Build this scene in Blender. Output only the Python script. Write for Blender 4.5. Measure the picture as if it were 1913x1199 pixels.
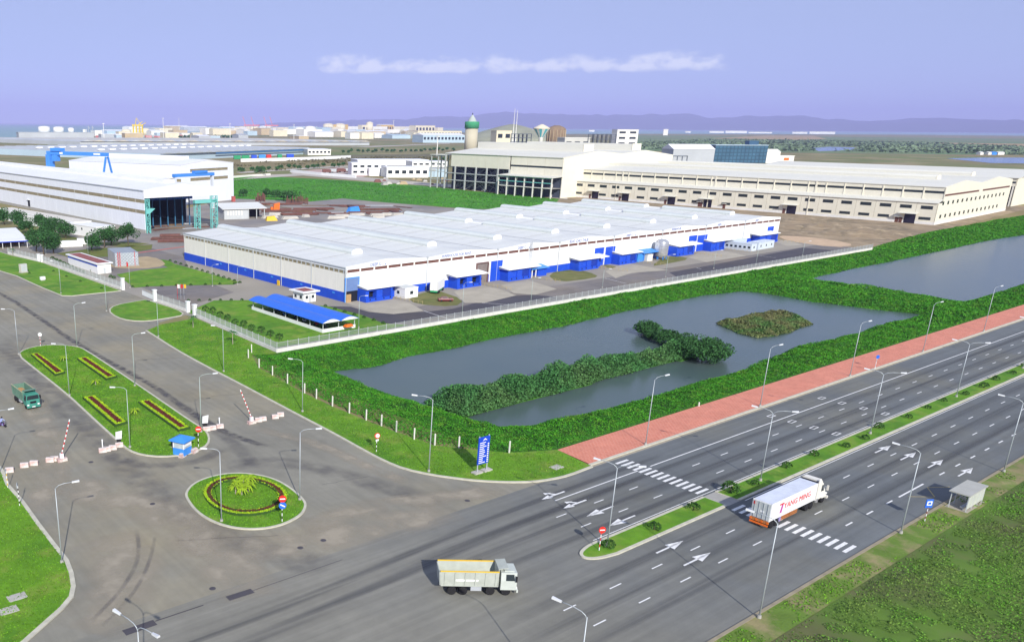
import bpy, math, random
import numpy as np
from mathutils import Vector, Matrix
for o in list(bpy.data.objects): bpy.data.objects.remove(o, do_unlink=True)
scene = bpy.context.scene
col = scene.collection
rnd = random.Random(7)
RNG = np.random.default_rng(11)

# ------------------------------------------------------------------ camera
# surveyed from the photograph: f, principal point (the picture is an off-centre crop), pitch, roll, yaw
PW, PH = 1913.0, 1199.0
FPX, PCX, PCY = 1562.5, 572.0, 742.0
PITCH, ROLL, YAW = math.radians(18.0), math.radians(0.465), math.radians(-34.95)
CAMH = 50.0
_cp, _sp, _cr, _sr, _c, _s = math.cos(PITCH), math.sin(PITCH), math.cos(ROLL), math.sin(ROLL), math.cos(YAW), math.sin(YAW)

def cam_to_world(xr, ur, fw):
    x = _cr*xr - _sr*ur; up = _sr*xr + _cr*ur
    y = _cp*fw + _sp*up; z = -_sp*fw + _cp*up
    return Vector((_c*x - _s*y, _s*x + _c*y, z))

def ray(px, py):
    return cam_to_world((px-PCX)/FPX, -(py-PCY)/FPX, 1.0)

def G(px, py, z=0.0):
    """ground survey: point of the horizontal plane z seen at a picture position"""
    d = ray(px, py); t = (z-CAMH)/d.z
    return Vector((d.x*t, d.y*t, z))

def HT(px, py, base):
    """height of a picture position above a surveyed base point"""
    d = ray(px, py); t = (d.x*base.x+d.y*base.y)/(d.x*d.x+d.y*d.y)
    return CAMH + t*d.z

cam_d = bpy.data.cameras.new('camera'); cam = bpy.data.objects.new('camera', cam_d); col.objects.link(cam)
cam_d.sensor_fit = 'HORIZONTAL'; cam_d.sensor_width = 36.0
cam_d.lens = FPX/PW*36.0
cam_d.shift_x = (PW/2-PCX)/PW; cam_d.shift_y = (PCY-PH/2)/PW
cam_d.clip_start = 1.0; cam_d.clip_end = 120000.0
R = Matrix((cam_to_world(1,0,0), cam_to_world(0,1,0), -cam_to_world(0,0,1))).transposed()
cam.matrix_world = Matrix.Translation((0,0,CAMH)) @ R.to_4x4()
scene.camera = cam

# ------------------------------------------------------------------ sky, sun, exposure
SUN_EL, SHADOW_AZ = math.radians(29.0), math.radians(66.0)
world = bpy.data.worlds.new('World'); scene.world = world; world.use_nodes = True
nt = world.node_tree; nt.nodes.clear()
def N(t, **k):
    n = nt.nodes.new(t)
    for a, b in k.items(): setattr(n, a, b)
    return n
L = lambda a, b: nt.links.new(a, b)
sky = N('ShaderNodeTexSky', sky_type='NISHITA', sun_disc=False)
sky.sun_elevation = SUN_EL
sky.sun_rotation = math.atan2(-math.cos(SHADOW_AZ), -math.sin(SHADOW_AZ))
sky.altitude = 50; sky.air_density = 0.4; sky.dust_density = 0.0; sky.ozone_density = 10.0
tint = N('ShaderNodeMix', data_type='RGBA', blend_type='MULTIPLY'); tint.inputs[0].default_value = 1.0
tint.inputs[7].default_value = (1.75, 1.02, 0.72, 1)
L(sky.outputs[0], tint.inputs[6])
veil = N('ShaderNodeMix', data_type='RGBA'); veil.inputs[0].default_value = 0.75     # one even lilac mixed over the whole sky
veil.inputs[7].default_value = (2.80, 3.36, 5.05, 1); L(tint.outputs[2], veil.inputs[6])
# a thin belt of fair-weather cumulus low over the horizon, all the way round
tc = N('ShaderNodeTexCoord'); sep = N('ShaderNodeSeparateXYZ'); L(tc.outputs['Generated'], sep.inputs[0])
def M(op, a, b=None, c=None):
    n = N('ShaderNodeMath', operation=op)
    for i, v in enumerate((a, b, c)):
        if v is None: continue
        if hasattr(v, 'is_output'): L(v, n.inputs[i])
        else: n.inputs[i].default_value = v
    return n.outputs[0]
az = M('ARCTAN2', sep.outputs[1], sep.outputs[0]); el = M('ARCSINE', sep.outputs[2])
cmb = N('ShaderNodeCombineXYZ'); L(M('MULTIPLY', az, 34.0), cmb.inputs[0]); L(M('MULTIPLY', el, 60.0), cmb.inputs[1])
cn = N('ShaderNodeTexNoise'); cn.inputs['Scale'].default_value = 1.0; cn.inputs['Detail'].default_value = 7; cn.inputs['Roughness'].default_value = .55
L(cmb.outputs[0], cn.inputs['Vector'])
bank_ = M('COSINE', M('MULTIPLY', M('SUBTRACT', az, math.radians(42.5)), 6.0))
CL_LO, CL_HI = math.radians(3.15), math.radians(4.9)
up = N('ShaderNodeMapRange', interpolation_type='SMOOTHSTEP'); up.inputs[1].default_value = CL_LO-.006; up.inputs[2].default_value = CL_LO+.008; L(el, up.inputs[0])
dn = N('ShaderNodeMapRange', interpolation_type='SMOOTHSTEP'); dn.inputs[1].default_value = CL_LO+.004; dn.inputs[2].default_value = CL_HI; dn.inputs[3].default_value = 1; dn.inputs[4].default_value = 0; L(el, dn.inputs[0])
belt = M('MULTIPLY', up.outputs[0], dn.outputs[0])
patchy = N('ShaderNodeMapRange', interpolation_type='SMOOTHSTEP'); patchy.inputs[1].default_value = .05; patchy.inputs[2].default_value = .45; L(bank_, patchy.inputs[0])
dens = M('MULTIPLY', M('MULTIPLY', belt, patchy.outputs[0]), 1.0)
cl = N('ShaderNodeMapRange', interpolation_type='SMOOTHSTEP'); cl.inputs[1].default_value = .32; cl.inputs[2].default_value = .56
L(M('MULTIPLY', cn.outputs[0], M('POWER', dens, 0.45)), cl.inputs[0])
cmix = N('ShaderNodeMix', data_type='RGBA'); L(M('MULTIPLY', cl.outputs[0], .8), cmix.inputs[0]); L(veil.outputs[2], cmix.inputs[6]); cmix.inputs[7].default_value = (5.6, 5.9, 6.4, 1)
bg = N('ShaderNodeBackground'); bg.inputs[1].default_value = 0.15; L(cmix.outputs[2], bg.inputs[0])
wo = N('ShaderNodeOutputWorld'); L(bg.outputs[0], wo.inputs[0])

sun_d = bpy.data.lights.new('sun', 'SUN'); sun_d.energy = 4.9; sun_d.angle = math.radians(0.53); sun_d.color = (1.0, 0.955, 0.88)
sun = bpy.data.objects.new('sun', sun_d); col.objects.link(sun)
sd = Vector((math.cos(SHADOW_AZ)*math.cos(SUN_EL), math.sin(SHADOW_AZ)*math.cos(SUN_EL), -math.sin(SUN_EL)))
sun.rotation_euler = sd.to_track_quat('-Z', 'Y').to_euler(); sun.location = (-200, -400, 300)
vs = scene.view_settings
vs.view_transform = 'Standard'; vs.look = 'None'; vs.exposure = 0.22; vs.gamma = 1.0; vs.use_curve_mapping = False
scene.render.engine = 'CYCLES'

# ------------------------------------------------------------------ helpers
class MB:
    """collects boxes, prisms, tubes into one mesh"""
    def __init__(s): s.v = []; s.f = []
    def add(s, vs, fs):
        b = len(s.v); s.v += [tuple(p) for p in vs]; s.f += [tuple(i+b for i in f) for f in fs]; return s
    def box(s, x0, x1, y0, y1, z0, z1):
        return s.add([(x0,y0,z0),(x1,y0,z0),(x1,y1,z0),(x0,y1,z0),(x0,y0,z1),(x1,y0,z1),(x1,y1,z1),(x0,y1,z1)],
                     [(0,3,2,1),(4,5,6,7),(0,1,5,4),(1,2,6,5),(2,3,7,6),(3,0,4,7)])
    def hexa(s, p): return s.add(p, [(0,3,2,1),(4,5,6,7),(0,1,5,4),(1,2,6,5),(2,3,7,6),(3,0,4,7)])
    def quad(s, *p): return s.add(p, [tuple(range(len(p)))])
    def prism(s, poly, z0, z1):
        n = len(poly); a = sum(poly[i][0]*poly[(i+1)%n][1]-poly[(i+1)%n][0]*poly[i][1] for i in range(n))
        if a < 0: poly = poly[::-1]
        return s.add([(p[0],p[1],z0) for p in poly]+[(p[0],p[1],z1) for p in poly],
                     [tuple(range(n-1,-1,-1)), tuple(range(n,2*n))]+[(i,(i+1)%n,n+(i+1)%n,n+i) for i in range(n)])
    def xprism(s, prof, x0, x1):
        """profile in (y,z) extruded along x"""
        n = len(prof)
        return s.add([(x0,p[0],p[1]) for p in prof]+[(x1,p[0],p[1]) for p in prof],
                     [tuple(range(n-1,-1,-1)), tuple(range(n,2*n))]+[(i,(i+1)%n,n+(i+1)%n,n+i) for i in range(n)])
    def yprism(s, prof, y0, y1):
        n = len(prof)
        return s.add([(p[0],y0,p[1]) for p in prof]+[(p[0],y1,p[1]) for p in prof],
                     [tuple(range(n)), tuple(range(2*n-1,n-1,-1))]+[(i,n+i,n+(i+1)%n,(i+1)%n) for i in range(n)])
    def cyl(s, x, y, z0, z1, r0, r1=None, n=12, cap=True):
        r1 = r0 if r1 is None else r1
        v = [(x+r*math.cos(2*math.pi*i/n), y+r*math.sin(2*math.pi*i/n), z) for r, z in ((r0,z0),(r1,z1)) for i in range(n)]
        f = [(i,(i+1)%n,n+(i+1)%n,n+i) for i in range(n)]
        if cap: f += [tuple(range(n-1,-1,-1)), tuple(range(n,2*n))]
        return s.add(v, f)
    def lathe(s, x, y, prof, n=16):
        v = [(x+r*math.cos(2*math.pi*i/n), y+r*math.sin(2*math.pi*i/n), z) for r, z in prof for i in range(n)]
        f = [(k*n+i, k*n+(i+1)%n, (k+1)*n+(i+1)%n, (k+1)*n+i) for k in range(len(prof)-1) for i in range(n)]
        f += [tuple(range(n-1,-1,-1)), tuple(range((len(prof)-1)*n, len(prof)*n))]
        return s.add(v, f)
    def tube(s, pts, rad, n=8):
        pts = [Vector(p) for p in pts]; rad = rad if isinstance(rad, (list, tuple)) else [rad]*len(pts)
        v = []
        for i, p in enumerate(pts):
            t = (pts[min(i+1,len(pts)-1)]-pts[max(i-1,0)]).normalized()
            a = t.cross(Vector((0,0,1)) if abs(t.z) < .9 else Vector((1,0,0))).normalized(); b = t.cross(a)
            v += [p+(a*math.cos(2*math.pi*k/n)+b*math.sin(2*math.pi*k/n))*rad[i] for k in range(n)]
        m = len(pts)
        f = [(k*n+i, k*n+(i+1)%n, (k+1)*n+(i+1)%n, (k+1)*n+i) for k in range(m-1) for i in range(n)]
        f += [tuple(range(n)), tuple(range(m*n-1,(m-1)*n-1,-1))]
        return s.add(v, f)
    def beam(s, a, b, w, h=None):
        h = h or w; a = Vector(a); b = Vector(b); t = (b-a).normalized()
        x = t.cross(Vector((0,0,1)) if abs(t.z) < .95 else Vector((0,1,0))).normalized()*w/2; y = t.cross(x).normalized()*h/2
        return s.hexa([a-x-y,a+x-y,a+x+y,a-x+y,b-x-y,b+x-y,b+x+y,b-x+y])
    def mesh(s, name):
        me = bpy.data.meshes.new(name); me.from_pydata(s.v, [], s.f); me.update(); fix_normals(me); return me
    def build(s, name, mat, parent=None, smooth=False, loc=None):
        return link(name, s.mesh(name), mat, parent, smooth, loc)

import bmesh
def fix_normals(me):
    bm = bmesh.new(); bm.from_mesh(me); bmesh.ops.recalc_face_normals(bm, faces=bm.faces); bm.to_mesh(me); bm.free()

def link(name, me, mat=None, parent=None, smooth=False, loc=None):
    if mat is not None and not me.materials: me.materials.append(mat)
    if smooth: me.polygons.foreach_set('use_smooth', [True]*len(me.polygons))
    o = bpy.data.objects.new(name, me); col.objects.link(o)
    if parent is not None: o.parent = parent
    if loc is not None: o.location = loc
    return o

def tag(o, label=None, cat=None, group=None, kind=None):
    if label: o['label'] = label
    if cat: o['category'] = cat
    if group: o['group'] = group
    if kind: o['kind'] = kind
    return o

def thing(name, label, cat, loc=(0,0,0), rz=0.0, group=None):
    o = bpy.data.objects.new(name, None); col.objects.link(o); o.empty_display_size = .5
    o.location = loc; o.rotation_euler = (0,0,rz)
    return tag(o, label, cat, group)

def copy_tree(o, parent=None):
    c = o.copy(); col.objects.link(c); c.parent = parent
    for ch in list(o.children): copy_tree(ch, c)
    return c

def np_mesh(name, verts, nv):
    """verts (M*nv,3): M separate faces of nv corners"""
    verts = np.asarray(verts, dtype=np.float32); m = len(verts)//nv
    me = bpy.data.meshes.new(name)
    me.vertices.add(len(verts)); me.vertices.foreach_set('co', verts.ravel())
    me.loops.add(m*nv); me.loops.foreach_set('vertex_index', np.arange(m*nv, dtype=np.int32))
    me.polygons.add(m); me.polygons.foreach_set('loop_start', np.arange(0, m*nv, nv, dtype=np.int32))
    me.update(calc_edges=True); me.validate(); return me

def leaves(c, size, flat=0.0):
    """randomly turned leaf quads round centres c (N,3); flat>0 turns them towards lying flat"""
    n = len(c); a = RNG.normal(size=(n,3)); a[:,2] *= (1-flat); a /= np.linalg.norm(a,axis=1)[:,None]+1e-9
    b = RNG.normal(size=(n,3)); b[:,2] *= (1-flat*.6); b -= (a*b).sum(1)[:,None]*a; b /= np.linalg.norm(b,axis=1)[:,None]+1e-9
    s = (size*RNG.uniform(.6,1.4,n))[:,None]
    return np.stack([c-a*s, c+b*s*.55, c+a*s, c-b*s*.55], 1).reshape(-1,3)

def inside(poly, x, y):
    poly = np.asarray([(p[0],p[1]) for p in poly]); r = np.zeros(x.shape, bool); j = len(poly)-1
    for i in range(len(poly)):
        xi, yi = poly[i]; xj, yj = poly[j]
        r ^= ((yi > y) != (yj > y)) & (x < (xj-xi)*(y-yi)/(yj-yi+1e-12)+xi); j = i
    return r

def pdist(poly, x, y):
    poly = np.asarray([(p[0],p[1]) for p in poly]); d = np.full(x.shape, 1e9)
    for i in range(len(poly)):
        a = poly[i]; b = poly[(i+1)%len(poly)]; ab = b-a
        t = np.clip(((x-a[0])*ab[0]+(y-a[1])*ab[1])/(ab@ab+1e-12), 0, 1)
        d = np.minimum(d, np.hypot(x-a[0]-t*ab[0], y-a[1]-t*ab[1]))
    return d

def smooth_poly(pts, it=2, closed=True):
    pts = [Vector((p[0],p[1])) for p in pts]
    for _ in range(it):
        q = []
        n = len(pts)
        for i in range(n if closed else n-1):
            a, b = pts[i], pts[(i+1)%n]; q += [a*.75+b*.25, a*.25+b*.75]
        if not closed: q = [pts[0]]+q+[pts[-1]]
        pts = q
    return pts

def vnoise(x, y, sc, seed=0):
    """cheap smooth value noise for arrays"""
    x = np.asarray(x)/sc; y = np.asarray(y)/sc; xi = np.floor(x).astype(int); yi = np.floor(y).astype(int); fx = x-xi; fy = y-yi
    fx = fx*fx*(3-2*fx); fy = fy*fy*(3-2*fy)
    h = lambda a, b: (np.sin(a*127.1+b*311.7+seed*74.7)*43758.5453) % 1.0
    return (h(xi,yi)*(1-fx)+h(xi+1,yi)*fx)*(1-fy)+(h(xi,yi+1)*(1-fx)+h(xi+1,yi+1)*fx)*fy

def ORD(k):
    a = ['first','second','third','fourth','fifth','sixth','seventh','eighth','ninth','tenth','eleventh','twelfth','thirteenth','fourteenth','fifteenth','sixteenth','seventeenth','eighteenth','nineteenth']
    if k < 19: return a[k]
    t, u = divmod(k+1, 10); return (['','','twent','thirt','fort'][t]+'ieth') if u == 0 else ['','','twenty','thirty','forty'][t]+'-'+a[u-1]

# ------------------------------------------------------------------ materials
MATS = {}
def mat(name, c, rough=.75, var=.12, scale=.6, metal=0.0, bump=0.0, bscale=6.0, c2=None, sc2=.08, stretch=(1,1,1), island=0.0, spec=.3, c3=None, t2=(.42,.62), trans=0.0):
    if name in MATS: return MATS[name]
    m = bpy.data.materials.new(name); m.use_nodes = True; t = m.node_tree; p = t.nodes['Principled BSDF']
    p.inputs['Roughness'].default_value = rough; p.inputs['Metallic'].default_value = metal; p.inputs['Specular IOR Level'].default_value = spec
    co = t.nodes.new('ShaderNodeTexCoord'); mp = t.nodes.new('ShaderNodeMapping'); mp.inputs['Scale'].default_value = stretch
    t.links.new(co.outputs['Object'], mp.inputs[0])
    def noise(s, d=4):
        n = t.nodes.new('ShaderNodeTexNoise'); n.inputs['Scale'].default_value = s; n.inputs['Detail'].default_value = d; n.inputs['Roughness'].default_value = .6
        t.links.new(mp.outputs[0], n.inputs['Vector']); return n.outputs[0]
    def mixc(f, a, b, bt='MIX'):
        n = t.nodes.new('ShaderNodeMix'); n.data_type = 'RGBA'; n.blend_type = bt
        for i, v in ((0,f),(6,a),(7,b)):
            if hasattr(v, 'is_output'): t.links.new(v, n.inputs[i])
            else: n.inputs[i].default_value = v if i == 0 else (*v[:3], 1)
        return n.outputs[2]
    def mr(v, a, b, c_, d):
        n = t.nodes.new('ShaderNodeMapRange'); n.inputs[1].default_value = a; n.inputs[2].default_value = b; n.inputs[3].default_value = c_; n.inputs[4].default_value = d
        t.links.new(v, n.inputs[0]); return n.outputs[0]
    cur = c
    if c2 is not None: cur = mixc(mr(noise(sc2, 5), t2[0], t2[1], 0, 1), cur, c2)
    if c3 is not None: cur = mixc(mr(noise(sc2*3.1, 6), .5, .66, 0, 1), cur, c3)
    if var:
        g = t.nodes.new('ShaderNodeCombineColor'); v = mr(noise(scale, 6), .25, .75, 1-var, 1+var)
        for i in range(3): t.links.new(v, g.inputs[i])
        cur = mixc(1.0, cur, g.outputs[0], 'MULTIPLY')
    if island:
        ge = t.nodes.new('ShaderNodeNewGeometry'); g = t.nodes.new('ShaderNodeCombineColor'); v = mr(ge.outputs['Random Per Island'], 0, 1, 1-island, 1+island)
        for i in range(3): t.links.new(v, g.inputs[i])
        cur = mixc(1.0, cur, g.outputs[0], 'MULTIPLY')
    if hasattr(cur, 'is_output'): t.links.new(cur, p.inputs['Base Color'])
    else: p.inputs['Base Color'].default_value = (*cur[:3], 1)
    if bump:
        b = t.nodes.new('ShaderNodeBump'); b.inputs['Strength'].default_value = bump; b.inputs['Distance'].default_value = .12
        t.links.new(noise(bscale, 5), b.inputs['Height']); t.links.new(b.outputs[0], p.inputs['Normal'])
    if trans:
        p.inputs['Transmission Weight'].default_value = 0
        p.inputs['Subsurface Weight'].default_value = 0
    MATS[name] = m; return m

white = mat('white_painted_metal', (.80,.81,.80), .55, .05, .35)
offwhite = mat('off_white_render', (.72,.70,.64), .8, .08, .4)
cream = mat('cream_cladding', (.74,.705,.58), .7, .06, .25)
creamroof = mat('cream_roof_sheet', (.68,.67,.59), .65, .08, .12, stretch=(1,.15,1))
blue = mat('blue_cladding', (.015,.075,.55), .5, .10, .5)
bluelt = mat('light_blue_paint', (.05,.26,.72), .5, .10, .5)
blueroof = mat('blue_roof_sheet', (.03,.15,.66), .45, .08, .4, stretch=(4,.3,1))
greyblue = mat('grey_blue_shutter', (.14,.22,.42), .5, .08, 1.5)
dark = mat('dark_opening', (.012,.014,.022), .6, .2, .3)  # near-black: shade of openings put into the colour; also plain dark parts
glass = mat('dark_window_glass', (.02,.03,.035), .15, .2, .2, spec=.6)
roofgrey = mat('pale_roof_sheet', (.69,.70,.66), .5, .10, .09, stretch=(.3,1,1), c2=(.62,.63,.60), sc2=.16, t2=(.45,.75))
roofwhite = mat('white_roof_sheet', (.78,.79,.80), .5, .06, .1)
monit = mat('ridge_vent_sheet', (.58,.62,.60), .4, .07, .2)
brown = mat('brown_louvre', (.14,.06,.045), .7, .3, .8)
olive = mat('translucent_strip', (.27,.23,.14), .5, .25, .4)
grey = mat('grey_concrete', (.36,.35,.32), .85, .15, .5)
greylt = mat('light_grey_metal', (.48,.51,.52), .5, .08, .8)
steel = mat('galvanised_steel', (.52,.55,.58), .42, .07, 1.2, metal=.35)
kerbm = mat('kerb_concrete', (.52,.50,.40), .85, .18, .9)
teal = mat('teal_steel_paint', (.16,.50,.46), .5, .1, .6)
red = mat('red_paint', (.55,.03,.03), .45, .1, 1)
orange = mat('orange_paint', (.75,.16,.02), .5, .12, .8)
yellow = mat('yellow_paint', (.70,.45,.03), .5, .1, .8)
green = mat('green_paint', (.02,.28,.11), .5, .1, .8)
rust = mat('rusty_steel', (.15,.075,.06), .85, .35, .5)
black = mat('black_rubber', (.015,.015,.017), .8, .1, 2)
chrome = mat('bare_alloy', (.6,.6,.62), .3, .05, 2, metal=.8)
wood = mat('brown_timber', (.20,.13,.07), .8, .2, .8)
bark = mat('tree_bark', (.10,.08,.055), .9, .25, 3)
soil = mat('sandy_soil', (.42,.33,.20), .95, .2, .15, bump=.5, bscale=1.2)
paint = mat('road_paint', (.74,.74,.72), .7, .22, 2.5)
yellowline = mat('faded_yellow_paint', (.45,.36,.16), .8, .3, 2)
# ------------------------------------------------------------------ terrain with the two ponds
WATER = -1.6
def GP(pts, z=0.0): return [G(x, y, z) for x, y in pts]
POND1 = GP([(621,694),(714,683),(760,667),(857,649),(927,632),(1050,610),(1175,581),(1301,554),(1389,544),(1433,549),(1521,564),(1634,578),(1722,588),
            (1671,601),(1558,633),(1474,655),(1390,690),(1273,722),(1228,742),(1094,772),(994,796),(934,797),(894,787),(793,759),(681,720)], WATER)
POND2 = GP([(1508,522),(1596,502),(1709,479),(1784,463),(1847,449),(1990,428),(2120,440),(2120,470),(1910,532),(1809,563),(1784,566),(1722,556),(1646,546),(1558,532)], WATER)
ISLE1 = GP([(790,757),(840,748),(911,737),(994,717),(1078,696),(1161,677),(1240,664),(1299,658),(1302,668),(1262,677),(1161,702),(1061,731),(961,757),(870,781)], WATER)
ISLE2 = GP([(1337,605),(1376,623),(1416,632),(1451,628),(1519,606),(1502,597),(1464,586),(1426,586),(1389,593),(1351,600)], WATER)
def ragged(P, seg=2.5, amp=.55):
    out = []; n = len(P)
    for i in range(n):
        a, c = Vector((P[i].x,P[i].y)), Vector((P[(i+1)%n].x,P[(i+1)%n].y)); m = max(1, int((c-a).length/seg)); nr = Vector((-(c-a).y, (c-a).x)).normalized()
        for k in range(m):
            q = a+(c-a)*k/m; w = amp*(float(vnoise(q.x, q.y, 5, 21))-.5)*2+amp*.8*(float(vnoise(q.x, q.y, 1.9, 22))-.5); out.append(q+nr*w)
    return out
POND1, POND2, ISLE1, ISLE2 = ragged(POND1, 4.0), ragged(POND2, 8.0), ragged(ISLE1, 2.5, .5), ragged(ISLE2, 2.0, .5)
def terrain_z(x, y):
    z = np.zeros(x.shape); near = (x > 80) & (x < 900) & (y > 60) & (y < 320)
    xs, ys = x[near], y[near]; zz = np.zeros(xs.shape)
    for P in (POND1, POND2):
        d = pdist(P, xs, ys); ins = inside(P, xs, ys)
        t = np.clip(d/6.5, 0, 1); out = WATER+(-WATER)*(t*t*(3-2*t))
        zz = np.minimum(zz, np.where(ins, WATER-np.minimum(d*.35, 1.2), out))
    for P, top in ((ISLE1, .55), (ISLE2, .5)):
        d = pdist(P, xs, ys); ins = inside(P, xs, ys)
        zz = np.where(ins, WATER+top*np.clip(d/2.0, .1, 1), zz)
    z[near] = zz; return z
def axis(a, b, st, lo, hi):
    f = list(np.arange(a, b, st)); k = []
    v = st*2
    x = a
    while x > lo: x -= v; k.insert(0, x); v *= 1.7
    x = f[-1]; v = st*2; t = []
    while x < hi: x += v; t.append(x); v *= 1.7
    return np.array(k+f+t)
gx = axis(92, 640, 1.3, -45000, 45000); gy = axis(70, 205, 1.1, -45000, 45000)
XX, YY = np.meshgrid(gx, gy); ZZ = terrain_z(XX, YY)
nx, ny = len(gx), len(gy)
vv = np.stack([XX.ravel(), YY.ravel(), ZZ.ravel()], 1)
ii = (np.arange(ny-1)[:,None]*nx+np.arange(nx-1)[None,:]).ravel()
me = bpy.data.meshes.new('ground'); me.from_pydata(vv.tolist(), [], np.stack([ii, ii+1, ii+nx+1, ii+nx], 1).tolist()); me.update()
m_ground = mat('field_earth', (.23,.19,.085), .95, .2, .02, c2=(.15,.185,.055), sc2=.0035, c3=(.30,.25,.13), bump=.4, bscale=.4)
me.materials.append(m_ground); me.materials.append(mat('bank_turf', (.045,.150,.012), .95, .3, .5, c2=(.030,.105,.010), sc2=.2))
fc_ = vv[np.stack([ii, ii+1, ii+nx+1, ii+nx], 1)].mean(1)
_near = (fc_[:,0] > 96) & (fc_[:,0] < 770) & (fc_[:,1] > 79) & (fc_[:,1] < 205)
_d = np.full(len(fc_), 1e9); _d[_near] = np.minimum(pdist(POND1, fc_[_near,0], fc_[_near,1]), pdist(POND2, fc_[_near,0], fc_[_near,1]))
_isb = _near & ((_d < 24) & (fc_[:,1] < 160.5) | (_d < 14))
me.polygons.foreach_set('material_index', _isb.astype(np.int32))
tag(link('ground', me, None, smooth=True), kind='structure')

# water
m_water = bpy.data.materials.new('pond_water'); m_water.use_nodes = True
t = m_water.node_tree; p = t.nodes['Principled BSDF']; p.inputs['Base Color'].default_value = (.085,.105,.115,1); p.inputs['Roughness'].default_value = .22; p.inputs['IOR'].default_value = 1.33
co = t.nodes.new('ShaderNodeTexCoord'); n1 = t.nodes.new('ShaderNodeTexNoise'); n1.inputs['Scale'].default_value = 1.1; n1.inputs['Detail'].default_value = 4
n2 = t.nodes.new('ShaderNodeTexNoise'); n2.inputs['Scale'].default_value = .045; n2.inputs['Detail'].default_value = 3
bu = t.nodes.new('ShaderNodeBump'); bu.inputs['Strength'].default_value = .10; bu.inputs['Distance'].default_value = .15
mx = t.nodes.new('ShaderNodeMix'); mx.data_type = 'RGBA'; mx.inputs[6].default_value = (.058,.098,.100,1); mx.inputs[7].default_value = (.092,.125,.110,1)
t.links.new(co.outputs['Object'], n1.inputs[0]); t.links.new(co.outputs['Object'], n2.inputs[0]); t.links.new(n1.outputs[0], bu.inputs['Height'])
t.links.new(bu.outputs[0], p.inputs['Normal']); t.links.new(n2.outputs[0], mx.inputs[0]); t.links.new(mx.outputs[2], p.inputs['Base Color'])
def sheet(name, pts, z, m, kind='structure', parent=None):
    b = MB(); P = [(q[0], q[1]) for q in pts]; n = len(P)
    a = sum(P[i][0]*P[(i+1)%n][1]-P[(i+1)%n][0]*P[i][1] for i in range(n))
    if a < 0: P = P[::-1]
    me = bpy.data.meshes.new(name); me.from_pydata([(x, y, z) for x, y in P], [], [tuple(range(n))]); me.update()
    bm = bmesh.new(); bm.from_mesh(me); bmesh.ops.triangulate(bm, faces=bm.faces); bm.to_mesh(me); bm.free()
    o = link(name, me, m, parent)
    if parent is None and kind: tag(o, kind=kind)
    return o
def grow(P, d):
    c = Vector((sum(q[0] for q in P)/len(P), sum(q[1] for q in P)/len(P))); r = []
    for q in P:
        v = Vector((q[0], q[1]))-c; r.append(c+v*(1+d/max(v.length, 1)))
    return r
def blob(P, n=1): return smooth_poly(P, n)
sheet('pond_water', [(q.x, q.y) for q in grow(POND1, 5)], WATER, m_water)
sheet('second_pond_water', [(q.x, q.y) for q in grow(POND2, 5)], WATER, m_water)

# sea and hills beyond the port
m_sea = bpy.data.materials.new('sea_water'); m_sea.use_nodes = True
p = m_sea.node_tree.nodes['Principled BSDF']; p.inputs['Base Color'].default_value = (.20,.33,.33,1); p.inputs['Roughness'].default_value = .5
shore = GP([(-500,262),(-100,259),(60,258),(200,254),(330,250),(430,247),(560,245),(700,246),(860,248),(1000,251),(1200,250.5),(1400,251),(1700,252),(2100,256)])
far = [Vector((math.cos(a), math.sin(a)))*42000 for a in [math.radians(v) for v in (-5, 10, 25, 40, 55, 70, 85, 100, 112)]]
sheet('sea', [(q.x, q.y) for q in shore]+[(q.x, q.y) for q in far], .6, m_sea)
def hills():
    # karst ridges some 15 km off, rising right of the port
    az0, az1, n, rows = math.radians(62), math.radians(2), 240, 7
    v = []; f = []
    for r in range(rows):
        for i in range(n+1):
            a = az0+(az1-az0)*i/n; d = 30000+r*900; u = i/n
            env = math.sin(math.pi*min(max((u-.05)/.95, 0), 1))**.5*(1-.25*u)
            x, y = d*math.cos(a), d*math.sin(a)
            h = float(vnoise(x, y, 3000, 3))*.5+float(vnoise(x, y, 960, 5))*.32+float(vnoise(x, y, 340, 8))*.18
            prof = math.sin(math.pi*r/(rows-1))
            v.append((x, y, .5+max(0, env*prof*(200+640*h))))
    for r in range(rows-1):
        for i in range(n): f.append((r*(n+1)+i, r*(n+1)+i+1, (r+1)*(n+1)+i+1, (r+1)*(n+1)+i))
    me = bpy.data.meshes.new('hills'); me.from_pydata(v, [], f); me.update(); fix_normals(me)
    tag(link('hills', me, mat('hill_forest', (.05,.075,.06), .95, .2, .002)), kind='structure')
hills()

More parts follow.
